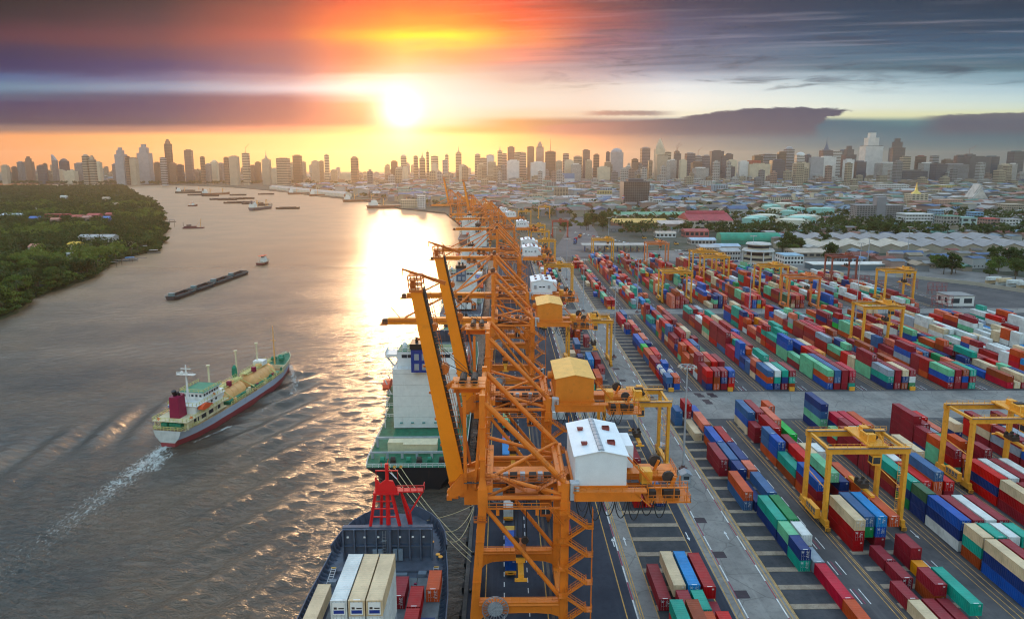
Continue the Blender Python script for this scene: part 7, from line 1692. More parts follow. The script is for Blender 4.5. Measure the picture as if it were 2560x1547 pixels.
BL = [('city_block', 'cream tower with gilt spire and yellow cornice', 2276, 2317, 486, 528, 26, CRM, 9, 4, None), ('city_block', 'white building with orange trim beyond the gilt-spired tower', 2346, 2404, 500, 529, 24, (.60, .36, .26), 7, 9, None), ('city_block', 'white five-storey building right of the grey slab', 2262, 2330, 536, 574, 24, WHT, 5, 9, None), ('city_block', 'pale blue narrow building with balconies', 2334, 2356, 526, 566, 18, LBL, 6, 3, None), ('city_block', 'grey shophouse with green roof strip', 2356, 2398, 541, 578, 20, (.38, .34, .3), 4, 5, (.12, .28, .2)), ('city_block', 'blank pale green gable-ended city block', 2402, 2440, 545, 579, 20, (.40, .48, .44), 3, 2, (.2, .36, .32)), ('city_block', 'red-roofed brick shophouse near right edge', 2466, 2506, 548, 577, 20, (.36, .22, .17), 4, 5, (.45, .05, .04)), ('city_block', 'white shophouse with red side at right edge', 2512, 2552, 549, 579, 20, WHT, 4, 5, (.30, .28, .27)), ('city_block', 'blue apartment house between the shophouses', 2432, 2456, 532, 560, 18, (.18, .36, .52), 5, 3, None), ('city_block', 'tan office block near the right edge', 2515, 2560, 512, 540, 26, TAN, 5, 8, None), ('city_block', 'dark olive apartment block at the right edge', 2516, 2556, 490, 512, 24, (.16, .16, .12), 6, 8, None), ('city_block', 'lime-green office building in the trees', 1808, 1860, 464, 487, 30, (.48, .56, .18), 5, 8, None), ('city_block', 'yellow office building before the skyline', 2332, 2390, 464, 484, 30, (.62, .46, .16), 5, 9, None), ('city_block', 'white stepped hospital block', 2196, 2270, 462, 487, 30, WHT, 5, 12, None), ('city_block', 'small white office block left of the glass tower', 1432, 1458, 500, 526, 18, WHT, 5, 5, None), ('city_block', 'long pale office left of the glass tower', 1456, 1486, 506, 524, 24, TAN, 3, 8, (.4, .36, .32)), ('city_block', 'white riverside silo block with dark strips', 1044, 1062, 490, 522, 24, WHT, 6, 3, None), ('city_block', 'wide white flats on the far river bank', 1002, 1042, 500, 520, 18, CRM, 5, 8, None), ('city_block', 'white slab tower behind the far bank', 990, 1020, 420, 456, 30, WHT, 10, 6, None), ('city_block', 'grey-blue house group right of the tank farm', 2118, 2136, 500, 530, 16, GRY, 5, 3, None), ('city_block', 'white clinic building with red cross band', 1968, 2006, 468, 486, 24, WHT, 4, 8, None), ('city_block', 'beige office behind the apartment slab', 2188, 2218, 488, 512, 24, (.36, .34, .33), 7, 5, None), ('city_block', 'low dark glass hall on the skyline right', 2260, 2322, 426, 450, 40, DGR, 3, 8, None)]
for nm, lb, a, b, yt, yb, dep, col, fl, cl, rc in BL: slab(nm, lb, a, b, yt, yb, dep, col, fl, cl, rc)
WC = [('white', WHT), ('cream', CRM), ('tan', TAN), ('pinkish', PNK), ('grey', GRY), ('yellow-washed', (.58, .44, .18)), ('pale blue', (.34, .44, .52))]; xr = random.Random(17); used = []
for i in range(60):
    for _ in range(30):
        px = xr.uniform(1330, 2540); pb = 466 + (xr.random() ** 1.3) * 62; p = G(px, pb); wpx = xr.uniform(26, 52) * (pb - 405) / 110
        if all(abs(px - u[0]) > (wpx + u[2]) * .55 or abs(pb - u[1]) > 7 for u in used) and all(not (a - 6 < px < b + 6 and yt - 4 < pb < yb + 5) for _, _, a, b, yt, yb, *_ in BL) and not (1540 < px < 1860 and pb > 498) and not (1850 < px < 2140 and pb > 488) and not (2130 < px < 2260 and pb > 500): break
    else: continue
    used.append((px, pb, wpx))
def zone_of(px): return 'left of the glass tower' if px < 1540 else 'behind the pale depots' if px < 1850 else 'behind the apartment blocks' if px < 2140 else 'behind the shophouses'
used.sort(); zc = {}
for px, pb, wpx in used:
    k = xr.randrange(7); fl = xr.choice([4, 5, 6, 8, 10]); zn = zone_of(px); hp = fl * 3.4 / G(px, pb).y * FPX; zc[zn] = zc.get(zn, 0) + 1
    slab('city_block', f'{WC[k][0]} {fl}-storey block {zn}, {ORD[min(zc[zn], 20) - 1]} from left there', px - wpx / 2, px + wpx / 2, pb - hp, pb, xr.uniform(14, 26), tuple(q * .85 for q in WC[k][1]), fl, max(3, int(wpx / 6)), None, rz=R(xr.uniform(-12, 12)), group='mid-rise blocks behind the port')
p = G(2296, 528); t = thing('gilt_spire', 'gilt stupa spire topping the cream tower', 'spire', (p.x, p.y + 13, AY(2296, 486, p.y).z + .6)); part('bell', MB().lathe((0, 0, 0), [(9, 0), (8, 2), (4, 5), (2.2, 8), (.3, 22)], 12), M('gilt', (.75, .5, .12), .35, .5), t)
p = G(2452, 516); t = thing('temple_hall', 'ornate white temple hall with steep tiered roof', 'temple', (p.x, p.y + 20, 0)); part('wall', MB().box(-22, 22, -16, 16, 0, 10), wallm(WHT), t)
for i in range(3): part('roof', MB().extr([(-22 + i*5, 10 + i*8), (22 - i*5, 10 + i*8), (0, 36 + i*6)], -17 + i*3, 17 - i*3, 'y'), roofm((.55, .48, .42)), t)
# yard-side buildings
GW = G(1535, 628); t = thing('gate_canopy', 'long flat gate canopy on blue posts at the back of the yard', 'canopy', (GW.x, GW.y, 0)); part('roof', MB().box(-34, 34, -9, 9, 6.6, 7.6), roofm((.42, .38, .34)), t)
for i in range(10): part('post', MB().box(-31 + i * 6.8, -30 + i * 6.8, -1, 1, 0, 6.6), M('post_blue', (.05, .12, .3), .6), t); part('booth', MB().box(-29 + i * 6.8, -27 + i * 6.8, -4, 3, 0, 2.9), wallm((.30, .24, .2)), t)
slab('hut', 'white flat-roofed hut with dark shutters among the reefers', 2372, 2434, 741, 765, 13, WHT, 1, 2, (.25, .24, .23))
slab('long_shed', 'long white-edged canopy with blue roof beyond the reefers', 2032, 2246, 662, 676, 16, (.10, .14, .16), 1, 10, (.62, .58, .52), win=False); slab('long_shed', 'blue-roofed shed above the long white canopy', 2110, 2165, 646, 660, 14, (.3, .34, .38), 1, 5, (.10, .22, .42))
slab('tan_shed', 'low tan-roofed shed right of the control tower', 1988, 2086, 632, 644, 26, (.3, .24, .18), 1, 6, (.46, .35, .26), rise=3)
slab('office_block', 'white and blue two-storey office by the control tower', 1960, 2008, 640, 662, 20, WHT, 2, 6, (.25, .4, .5))
for i, (a, b, yt, yb, rc) in enumerate(((1728, 1790, 600, 612, (.38, .46, .54)), (1752, 1800, 618, 642, (.45, .42, .42)), (1790, 1850, 616, 640, (.36, .44, .52)), (1804, 1850, 628, 652, (.4, .38, .37)))): slab('workshop', f'{["blue-grey roofed", "pale two-storey", "long blue-roofed", "near grey-roofed"][i]} workshop behind the yard gantries', a, b, yt, yb, 18, (.42, .38, .34), 1 + i % 2, 7, rc, rise=2)
t = thing('striped_train', 'white train with red stripe parked by the warehouses', 'train', tuple(G(2036, 616)), R(-14))
for i in range(3): c = part('carriage', MB().box(-24 + i * 16, -8.6 + i * 16, -1.5, 1.5, .8, 4.2), mt_shipw, t); part('stripe', MB().box(-24 + i * 16, -8.6 + i * 16, -1.54, -1.5, 1.4, 2.2), mt_red, c)
# perimeter wall
wp_ = [G(px, py) for px, py in ((2240, 692), (2330, 702), (2440, 714), (2560, 732), (2700, 752))]
q = MB()
for a, b in zip(wp_, wp_[1:]): q.bar((a.x, a.y, 1.4), (b.x, b.y, 1.4), .35, 2.8)
tag(link('perimeter_wall', q.mesh('perimeter_wall', [wallm((.42, .36, .28))])), 'pale concrete boundary wall behind the reefers on the right', 'wall')
for i in range(10):
    p = G(2462 + (i % 5) * 26, 708 + (i % 5) * 4 + (i // 5) * 1); make_container('white' if i % 3 else 'cream', 40, (p.x, p.y, .1 + (2.6 if i // 5 else 0)), False, f'{"white" if i % 3 else "cream"} reefer, {"upper" if i // 5 else "lower"} tier, {ORD[i % 5]} along the boundary wall', 'reefers along the boundary wall', R(-78))
# left bank houses
LBH = [(112, 170, 532, 546, (.38, .07, .06), (.36, .05, .05), 'three-storey red temple building with white roof terrace', 10, 3, 6), (172, 208, 538, 548, (.30, .2, .15), (.45, .09, .06), 'temple pavilion with steep red roof', 14, 1, 4), (216, 246, 534, 546, (.34, .1, .08), (.42, .07, .06), 'wide red-roofed temple hall', 14, 1, 5), (262, 280, 532, 540, (.34, .1, .08), (.42, .07, .06), 'small red-roofed hall right of the temple', 12, 1, 3), (0, 50, 534, 542, (.45, .5, .55), (.52, .54, .55), 'long pale-blue roofed shed at the left edge', 18, 1, 6), (196, 282, 588, 600, (.45, .42, .38), (.40, .36, .33), 'long grey-roofed shed in the grove', 12, 1, 8), (168, 194, 606, 618, (.5, .42, .2), (.70, .40, .05), 'yellow-roofed pavilion in the grove', 10, 1, 3), (14, 46, 652, 668, (.45, .34, .28), (.40, .16, .10), 'tile-roofed house near the left edge', 10, 1, 3), (70, 96, 612, 620, (.4, .3, .26), (.50, .20, .13), 'orange-roofed house among trees', 9, 1, 3), (168, 178, 628, 652, WHT, WHT, 'slim white water tower in the grove', 4, 2, 1), (150, 165, 488, 496, WHT, (.55, .5, .42), 'small white house deep in the grove', 9, 1, 2), (255, 272, 492, 500, TAN, (.5, .36, .25), 'tan-roofed house deep in the grove', 9, 1, 2), (276, 292, 507, 514, TAN, (.5, .32, .22), 'brown-roofed house deep in the grove', 9, 1, 2), (310, 352, 517, 523, WHT, (.5, .5, .5), 'white low roof near the bank edge', 8, 1, 4), (90, 128, 678, 688, (.16, .15, .15), (.16, .15, .17), 'dark-roofed shed above the mangroves', 8, 1, 3), (308, 335, 606, 614, CRM, (.55, .48, .3), 'cream-roofed house standing on the riverside', 8, 1, 3), (125, 146, 545, 553, (.3, .2, .16), (.5, .2, .14), 'orange-roofed house below the temple', 8, 1, 2), (205, 225, 540, 549, (.3, .2, .16), (.52, .24, .18), 'salmon-roofed house below the temple', 8, 1, 2), (72, 100, 541, 548, (.1, .14, .3), (.10, .18, .42), 'blue-roofed shelter left of the temple', 8, 1, 2), (255, 272, 541, 548, (.12, .16, .3), (.12, .22, .46), 'blue-tarped stall right of the temple', 8, 1, 2)]
for a, b, yt, yb, wc, rc, lb, dep, fl, cl in LBH:
    t, w, d, h = slab('riverside_house', lb, a, b, yt + 2, yb, dep, wc, fl, cl, rc, rise=0 if 'tower' in lb or 'three' in lb else 2.6, axis='x', zb=7.5 if yb < 640 and 'river' not in lb and 'bank' not in lb else 2.0); t.location.z = BZ
for i, (px, yt) in enumerate(((92, 519), (110, 523))): p = G(px, 538, BZ); tag(link('chedi', MB().lathe((0, 0, 0), [(3, 0), (2.6, 3), (1.6, 6), (.8, 9), (.1, 15 - i*2)], 10).mesh('chedi', [wallm(WHT)]), None, tuple(p)), f'{["taller", "shorter"][i]} slender white chedi beside the red temple', 'chedi')
q = MB()
for px, py in ((275, 665), (300, 660), (325, 657), (345, 655)): p = G(px, py, WATER_Z); q.box(p.x - 6, p.x + 8, p.y - 1.2, p.y + 1.2, 1.2, 1.5); q.tube((p.x, p.y, -2), (p.x, p.y, 1.3), .2, 5)
tag(link('jetty', q.mesh('jetty', [M('old_timber', (.16, .13, .11), .9)])), 'narrow timber jetty along the left bank', 'jetty')
for i, (px, py, hh) in enumerate(((240, 694, 13), (247, 683, 12), (292, 668, 12), (305, 664, 11), (331, 655, 12), (437, 568, 7), (459, 571, 9), (352, 560, 14), (346, 638, 12))): tag(link('mooring_pile', MB().tube((0, 0, -3), (0, 0, hh), .22, 6).mesh('mooring_pile', [mt_bark]), None, (lambda g: (g.x, g.y, WATER_Z))(G(px, py, WATER_Z))), f'thin timber mooring pile, {ORD[i]} along the left bank', 'pile')
for i, (px, py, a) in enumerate(((325, 652, (.08, .3, .6)), (368, 622, (.5, .5, .48)), (380, 600, (.1, .08, .07)), (412, 533, (.2, .16, .14)), (430, 555, (.2, .16, .14)), (385, 633, (.4, .36, .33)))): 
    p = G(px, py, WATER_Z); t = thing('moored_boat', f'{["blue-canopied", "white-roofed", "dark two-deck", "brown", "long low", "pale"][i]} boat moored at the left bank', 'boat', tuple(p), R(-60)); part('hull', MB().box(-2.2, 2.2, -6, 6, -.4, 1.0), M('old_timber', (.16, .13, .11)), t); part('canopy', MB().box(-2, 2, -4, 4, 3.2, 3.5), M('canopy%d' % i, a, .6), t)
    for x in (-1.8, 1.8): part('post', MB().box(x - .1, x + .1, -3.8, -3.6, 1, 3.2).box(x - .1, x + .1, 3.6, 3.8, 1, 3.2), mt_bark, t)
# far bank gabled wharf sheds
fb = [(680, 474), (740, 481), (800, 488), (860, 494)]
for i in range(22):
    f = i / 21 * 3; k = min(2, int(f)); q = f - k; p = G(fb[k][0] + (fb[k+1][0] - fb[k][0]) * q, fb[k][1] + (fb[k+1][1] - fb[k][1]) * q - 1)
    t = thing('wharf_shed', f'white gable-fronted wharf shed, {ORD[i] if i < 20 else ["twenty-first", "last"][i - 20]} from left on the far bank', 'building', (p.x, p.y + 22, 0), R(35), 'wharf sheds on the far bank'); part('wall', MB().extr([(-11, 0), (11, 0), (11, 8), (0, 14), (-11, 8)], -18, 18, 'y'), wallm((.7, .62, .5)), t); part('roof', MB().add([(0, -19, 14.3), (0, 19, 14.3), (11.4, 19, 8.2), (11.4, -19, 8.2), (-11.4, 19, 8.2), (-11.4, -19, 8.2)], [(0, 1, 2, 3), (0, 5, 4, 1)]), roofm((.45, .38, .32)), t)
    part('door', MB().box(-4, 4, -18.15, -18, 0, 6), wallm((.2, .15, .12)), t)
# billboard and flag
p = G(1420, 468); t = thing('billboard', 'blue and white roadside billboard before the skyline', 'billboard', tuple(p)); part('panel', MB().box(-26, 26, -1, 1, 18, 56), M('board_blue', (.08, .22, .38), .5), t); part('panel_band', MB().box(-26, 26, -1.2, -1.02, 18, 34), M('board_white', (.6, .62, .62), .5), t); part('post', MB().box(-20, -17, -1, 1, 0, 18).box(17, 20, -1, 1, 0, 18), mt_steel, t)
p = G(1566, 525); t = thing('flagpole', 'tall flagpole flying a red, white and blue striped flag', 'flagpole', tuple(p)); part('pole', MB().tube((0, 0, 0), (0, 0, 30), .3, 6, .15), mt_steel, t)
for i, (c, a, b) in enumerate((('r', 0, 1), ('w', 1, 2), ('b', 2, 4), ('w', 4, 5), ('r', 5, 6))):
    part('flag_stripe', MB().grid([[(-9.5 * s_ / 6, .8 * math.sin(s_ * 1.2), 22.5 + a * 1.1 - .25 * s_), (-9.5 * s_ / 6, .8 * math.sin(s_ * 1.2), 22.5 + b * 1.1 - .25 * s_)] for s_ in range(7)]), {'r': mt_red, 'w': mt_shipw, 'b': mt_funb}[c], t)

# crowded low quarters ----------------------------------------------------
RC = [(.22, .07, .05), (.27, .12, .08), (.20, .19, .19), (.30, .27, .25), (.07, .12, .22), (.06, .16, .12), (.28, .21, .14), (.13, .11, .10), (.40, .37, .34), (.13, .19, .24)]
RN = ['rust-red', 'orange-tiled', 'grey', 'pale', 'blue', 'green', 'tan', 'dark', 'white', 'slate-blue']
RM = [roofm(c) for c in RC]; WM = [wallm(tuple(q * .62 for q in c)) for c in (CRM, WHT, GRY, TAN, PNK)]
for _k in range(0): pass
SLABS = [o for o in COL.objects if o.get('category') in ('building', 'tank', 'temple', 'canopy')]
ob = [(o.location.x, o.location.y) for o in SLABS if o.location.y < 2500]
def clear(x, y, r): return all((x - a) ** 2 + (y - b) ** 2 > r * r for a, b in ob)
HW = [(118 + 260 * q * q * .5 - 40 * q, 1027 - 330 * q) for q in np.linspace(0, 1, 6)]
def on_road(x, y):
    return (abs(x - (92 + (y - 700) * .10)) < 26 and 690 < y < 1150)
def low_house_mesh(w, d, h, rise):
    return MB().box(-w/2, w/2, -d/2, d/2, 0, h), MB().extr([(-d/2 - .5, h), (d/2 + .5, h), (0, h + rise)], -w/2 - .4, w/2 + .4, 'x')
HM = []
for w, d, h, r_ in ((10, 8, 4, 2), (14, 9, 6, 2.2), (9, 8, 7, 1.5), (18, 11, 5, 2.5), (12, 12, 9, 1.2)):
    a, b = low_house_mesh(w, d, h, r_); HM.append((a.mesh('wall', [WM[0]]), b.mesh('roof', [RM[0]]), a, b))
ws_ = MB().box(-.6, .6, -.06, .04, 0, 1.1).mesh('window', [mt_pane])
hs = []
for _ in range(5200):
    y = tr_.uniform(560, 1250); x = tr_.uniform(.16, .80) * y
    if not on_screen(x, y, 0): continue
    if y < y_end(x) + 60 or (x < 330 and y < 640) : continue
    if not (x > 300 or y > 900): continue
    if 330 < x < 580 and 655 < y < 800: continue
    if clear(x, y, 22) and not on_road(x, y): hs.append((x, y))
kept = []
for h_ in hs:
    if all((h_[0] - k_[0]) ** 2 + (h_[1] - k_[1]) ** 2 > 15 ** 2 for k_ in kept): kept.append(h_)
kept.sort(key=lambda k_: k_[1])
n_house = 0
cnt = {}
for x, y in kept[:190]:
    i, k, wv = tr_.randrange(5), tr_.randrange(10), tr_.randrange(5); n_house += 1
    zone = 'between the boundary wall and grey warehouses' if y < 680 else 'behind the grey warehouses' if x > 420 else 'around the tank farm' if y < 950 else 'beyond the tank farm'
    key = (k, i, zone); cnt[key] = cnt.get(key, 0) + 1
    t = thing('house', f"{RN[k]}-roofed {['small', 'mid-size', 'tall narrow', 'wide', 'square tall'][i]} house {zone}" + ('' if cnt[key] == 1 else f', {ORD[cnt[key] - 1]} nearest'), 'house', (x, y, 0), R(tr_.choice([-6, 4, 84, 92, -20])), 'low houses behind the yard')
    o = link('wall', HM[i][0], t); paint(o, WM[wv]); o = link('roof', HM[i][1], t); paint(o, RM[k])
    w = (10, 14, 9, 18, 12)[i]; d = (8, 9, 8, 11, 12)[i]
    for j in range(3): link('window', ws_, t, (-w * .3 + j * w * .3, -d/2, 1.4))
mb = MB()
for x, y in kept[190:]:
    i = tr_.randrange(5); c = math.radians(tr_.choice([-6, 4, 84, 92])); mb.merge(HM[i][2], (x, y, 0), c, 1, 10 + tr_.randrange(5)); mb.merge(HM[i][3], (x, y, 0), c, 1, tr_.randrange(10))
for _ in range(9500):
    y = 1150 * (4700 / 1150) ** (tr_.random() ** .8); x = tr_.uniform(-.62, .84) * y
    if y < 2600 and x < np.interp(y, [1150, 1280, 1470, 2000, 2700], [-60, -90, -190, -480, -900]) + 45: continue
    if y >= 2600 and x < -500 and y < 3500: continue
    if not clear(x, y, 26): continue
    s_ = tr_.uniform(.9, 1.7) * (1 + y / 3000); i = tr_.randrange(5); c = math.radians(tr_.choice([-6, 4, 84, 92, 30])); 
    mb.merge(HM[i][2], (x, y, 0), c, s_, 10 + tr_.randrange(5)); mb.merge(HM[i][3], (x, y, 0), c, s_, tr_.randrange(10))
o = link('distant_rooftops', mb.mesh('distant_rooftops', RM + WM)); o['kind'] = 'stuff'; o['label'] = 'crowded low rooftops of the far city'
mb = MB(); [mb.mat(k) for k in ()]
for _ in range(1000):
    y = tr_.uniform(2300, 4600); x = tr_.uniform(-.80, .86) * y
    if y < 3450 and x < -480: continue
    slim = tr_.random() < .45; w = tr_.uniform(12, 26) if slim else tr_.uniform(18, 50); d = tr_.uniform(14, 34); h = (tr_.choice([40, 55, 70, 85]) if slim else tr_.choice([12, 16, 22, 30, 40])) * tr_.uniform(.7, 1.3); k = tr_.choice([0, 0, 1, 1, 3, 4, 2]); mb.mat(k).box(x - w/2, x + w/2, y, y + d, 0, h).box(x - w*.2, x + w*.25, y + d*.2, y + d*.8, h, h + tr_.uniform(2, 6))
    mb.mat(5)
    for z in np.arange(3, h - 2, 6.0): mb.box(x - w/2 - .1, x + w/2 + .1, y - .1, y + d, z, z + 2.4)
    mb.mat(k)
    for j in range(max(2, int(w / 6)) + 1): xx = x - w/2 + w * j / max(2, int(w / 6)); mb.box(xx - .8, xx + .8, y - .25, y, 0, h)
o = link('distant_blocks', mb.mesh('distant_blocks', WM + [mt_pane])); o['kind'] = 'stuff'; o['label'] = 'hazy mid-rise blocks at the foot of the skyline'
# trees inland
TP = []
def grove(px0, px1, py0, py1, n, lab):
    for _ in range(n):
        p = G(tr_.uniform(px0, px1), tr_.uniform(py0, py1))
        if all((p.x - a) ** 2 + (p.y - b) ** 2 > 14 ** 2 for a, b in ob): TP.append((p.x, p.y, lab))
for a in ((1660, 1760, 480, 503, 34, 'behind the pale depots'), (1790, 1890, 478, 530, 40, 'between red warehouse and apartments'), (2050, 2135, 560, 592, 14, 'right of the storage tanks'), (1925, 2060, 618, 640, 22, 'in front of the storage tanks'), (2170, 2230, 575, 600, 8, 'before the grey apartment slab'), (2330, 2395, 655, 690, 7, 'behind the boundary wall'), (2470, 2560, 655, 700, 12, 'behind the wall at the right edge'), (2100, 2135, 520, 555, 10, 'left of the grey apartment slab'), (1400, 1560, 545, 580, 34, 'along the port road'), (1100, 1360, 498, 520, 22, 'beyond the far quay cranes'), (2060, 2110, 640, 660, 5, 'beside the long canopy')): grove(*a)
TP.sort(key=lambda q: q[1])
for x, y, lab in TP[:150]:
    k = tr_.choices(range(6), [4, 4, 2, 3, 2, 2])[0]; plant(k, x, y, 0, tr_.uniform(.9, 1.5), f'{TKIND[k]} {lab}', 'trees ' + lab)
ct = [(x, y, 0) for x, y, _ in TP[150:]]
for _ in range(6200):
    y = 820 * (4200 / 820) ** (tr_.random() ** 1.15); x = tr_.uniform(-.3, .84) * y
    if y < 2600 and x < np.interp(y, [1150, 1280, 1470, 2000, 2700], [-60, -90, -190, -480, -900]) + 30: continue
    if y < 1150 and (x < 150 or not clear(x, y, 24)): continue
    if not clear(x, y, 16): continue
    ct.append((x, y, 0))
for _ in range(500):
    f = tr_.random(); a = (-2600 + 1700 * f, 3050 + 40 * math.sin(f * 9)); ct.append((a[0], a[1] + 160 + tr_.uniform(0, 160), 0))
canopy('city_trees', ct, lambda y: 1.5 + y * .0014, 11, lambda rs, x, y: rs.uniform(8, 15), mt_leaf, 'scattered green trees between the far rooftops', 2)
# grass verge and port road
mb = MB().add([(p.x, p.y, .03) for p in (G(2125, 603), G(2560, 596), G(2560, 583), G(2150, 583))], [(0, 1, 2, 3)]); struct('grass_verge', mb, mt_grass)
rd = [(74, 655), (78, 720), (90, 800), (104, 900), (116, 1027), (122, 1150), (110, 1320)]
mb = MB(); mb.grid([[(x - 22 + (y - 650) * .01, y, .035), (x + 30 - (y - 650) * .03, y, .035)] for x, y in rd]); struct('port_road', mb, ground_mat('road_asphalt', ((.13, .12, .12), (.17, .155, .15), (.10, .095, .095)), .05))
mb = MB(); ap = [(95, 662), (330, 517), (425, 474), (440, 490), (370, 590), (300, 650), (200, 700), (110, 705)]; mb.add([(x, y, .03) for x, y in ap], [tuple(range(len(ap) - 1, -1, -1))]); struct('depot_yard', mb, ground_mat('depot_paving', ((.17, .155, .145), (.24, .22, .2), (.13, .12, .115)), .05))

# ------------------------------------------------------------------ lamp masts
mt_mast = M('mast_grey', (.42, .44, .46), .5, .3)
def lamp_mast(x, y, h, label):
    t = thing('lamp_mast', label, 'lamp post', (x, y, 0), 0, 'high lighting masts'); part('pole', MB().tube((0, 0, 0), (0, 0, h), .38, 8, .16), mt_mast, t); part('base', MB().lathe((0, 0, 0), [(1.3, 0), (1.2, .5), (.6, .7), (.5, 1.3)], 10), M('mast_base', (.16, .08, .07), .8), t)
    q = MB()
    for i in range(16): a, b = 2*math.pi*i/16, 2*math.pi*(i+1)/16; q.bar((2.0*math.cos(a), 2.0*math.sin(a), h), (2.0*math.cos(b), 2.0*math.sin(b), h), .14)
    for i in range(6): a = i * 1.047; q.bar((0, 0, h + .2), (2.0*math.cos(a), 2.0*math.sin(a), h), .1)
    part('ring', q, mt_mast, t); lm = pcache('floodlight|m', lambda: MB().add([(-.35, -.3, .1), (.35, -.3, .1), (.35, .5, -.25), (-.35, .5, -.25), (-.25, -.25, .35), (.25, -.25, .35), (.25, .3, .15), (-.25, .3, .15)], [(0,3,2,1),(4,5,6,7),(0,1,5,4),(1,2,6,5),(2,3,7,6),(3,0,4,7)]), [M('floodlight_shell', (.40, .33, .26), .5)])
    for i in range(12): o = link('floodlight', lm, t, (2.3 * math.cos(i * .5236), 2.3 * math.sin(i * .5236), h - .15)); o.rotation_euler = (0, 0, i * .5236 - math.pi / 2)
for x, y, h, lb in ((53.0, 186.3, 31.4, 'tallest lamp mast in the foreground, standing on the concrete lane'), (51.8, 303.7, 33, 'lamp mast on the concrete lane beyond the first cross road'), (49.3, 404, 32, 'lamp mast on the concrete lane at the second cross road'), (181.6, 337, 30, 'lamp mast left of the yellow gantry among the right blocks'), (81.5, 400, 33, 'lamp mast at the second cross road by the third block'), (50, 520, 32, 'lamp mast farther along the concrete lane'), (150, 400, 30, 'lamp mast on the second cross road in mid yard'), (253, 470, 34, 'lamp mast among the reefers'), (150, 640, 32, 'lamp mast behind the salmon gantry'), (50, 640, 30, 'lamp mast at the end of the concrete lane'), (210, 560, 30, 'lamp mast behind the control building'), (330, 600, 28, 'lamp mast beyond the tan shed'), (120, 760, 30, 'lamp mast beside the port road'), (390, 640, 30, 'lamp mast before the grey warehouses')): lamp_mast(x, y, h, lb)

# ------------------------------------------------------------------ trucks, cars and yard clutter
def truck(x, y, cont, L, label, rz=0.0, cabc=(.55, .30, .04), z=0.0):
    t = thing('container_truck', label, 'truck', (x, y, .01), rz, 'container trucks'); l = CL[L]
    part('chassis', MB().box(-.5, .5, -.6, l + .3, .85, 1.15).box(-1.2, 1.2, -.6, .2, .6, 1.1), mt_yellow if cabc[0] > .5 else mt_dk, t)
    q = MB()
    for yy in (.9, 2.1, l - 1.2, l + 2.9):
        for sg in (-1, 1): q.tube((sg * .75, yy, .5), (sg * 1.2, yy, .5), .5, 10)
    part('wheel', q, mt_dk, t); cb = part('cab', MB().box(-1.22, 1.22, l + .7, l + 2.9, .8, 3.2), M('cab_%d' % int(cabc[2] * 100), cabc, .5), t); part('windscreen', MB().box(-1.0, 1.0, l + 2.88, l + 2.93, 1.9, 2.9), mt_glass, cb); part('rear_window', MB().box(-.8, .8, l + .66, l + .7, 2.1, 2.9), mt_glass, cb)
    for sg in (-1, 1): part('tail_light', MB().box(sg * .9 - .15, sg * .9 + .15, -.66, -.6, .75, .95), mt_red, t)
    if cont: make_container(cont, L, (x - CW/2 * math.cos(rz), y - CW/2 * math.sin(rz), 1.18), rnd.random() < .5, label.replace('truck carrying', 'container riding on a truck,').replace('  ', ' ')[:90], 'containers on trucks', rz)
for x, y, c, L, lb, cc in ((1.6, 134.6, 'blue', 40, 'blue container', (.6, .32, .04)), (1.3, 157.5, 'white', 20, 'white container', (.6, .32, .04)), (1.0, 189.0, 'sky blue', 40, 'sky-blue container', (.5, .05, .05)), (.8, 176.5, 'salmon', 20, 'salmon container', (.6, .32, .04)), (1.2, 216.0, 'pale green', 40, 'pale green container', (.5, .5, .5)), (11.2 + 4.8, 262.0, None, 40, 'empty bed', (.5, .5, .5)), (14.8, 146.0, 'maroon', 20, 'maroon container', (.5, .05, .05)), (16.0, 420.0, 'navy blue', 20, 'navy container', (.6, .32, .04))):
    truck(x, y, c, L, f'yard truck carrying a {lb} on the quay apron' if c else 'empty yard truck on the quay apron', 0, cc)
for i in range(5):     # white container platforms beside the third crane
    make_container('white', 40, (14.6 + (i % 3) * 2.6, 226 + (i // 3) * 13, .02), False, f'white flat stack container, {ORD[i]} of the row set down beside the third crane', 'white containers set down on the apron')
truck(97, 835, 'orange', 20, 'truck carrying an orange box on the port road', R(160), (.5, .05, .05)); truck(88, 800, 'red', 20, 'truck carrying a red box on the port road', R(160), (.1, .15, .3)); truck(84, 770, 'navy blue', 20, 'truck carrying a dark box on the port road', R(165), (.1, .1, .3))
truck(52.0, 335, 'orange', 20, 'yellow terminal truck on the concrete lane beyond the lamp mast', R(90), (.6, .32, .04)) if False else None
def car(x, y, rz, c, label, group):
    t = thing('parked_car', label, 'car', (x, y, .03), rz, group)
    for k, (fn, m) in {'body': (lambda: MB().extr([(-2.2, .3), (2.2, .3), (2.2, .8), (1.2, .95), (.7, 1.45), (-1.2, 1.45), (-1.8, .95), (-2.2, .85)], -.85, .85, 'x'), None), 'window': (lambda: MB().extr([(-1.55, .98), (1.05, .98), (.65, 1.38), (-1.15, 1.38)], -.87, .87, 'x'), mt_glass), 'wheel': (lambda: (lambda q: ([q.tube((sx * .7, yy, .32), (sx * .9, yy, .32), .32, 8) for sx in (-1, 1) for yy in (-1.35, 1.35)], q)[1])(MB()), mt_dk)}.items():
        o = link(k, pcache('car_' + k + '|', fn, [m or mt_shipw]), t)
        if k == 'body': paint(o, M('car_%d_%d' % (int(c[0]*99), int(c[2]*99)), c, .3, spec=.6, var=0))
CC = [(.7, .7, .7), (.05, .05, .06), (.35, .36, .38), (.5, .05, .05), (.06, .12, .3), (.6, .6, .55), (.15, .15, .16)]; CNn = ['white', 'black', 'silver', 'red', 'blue', 'pale', 'dark grey']
i = 0
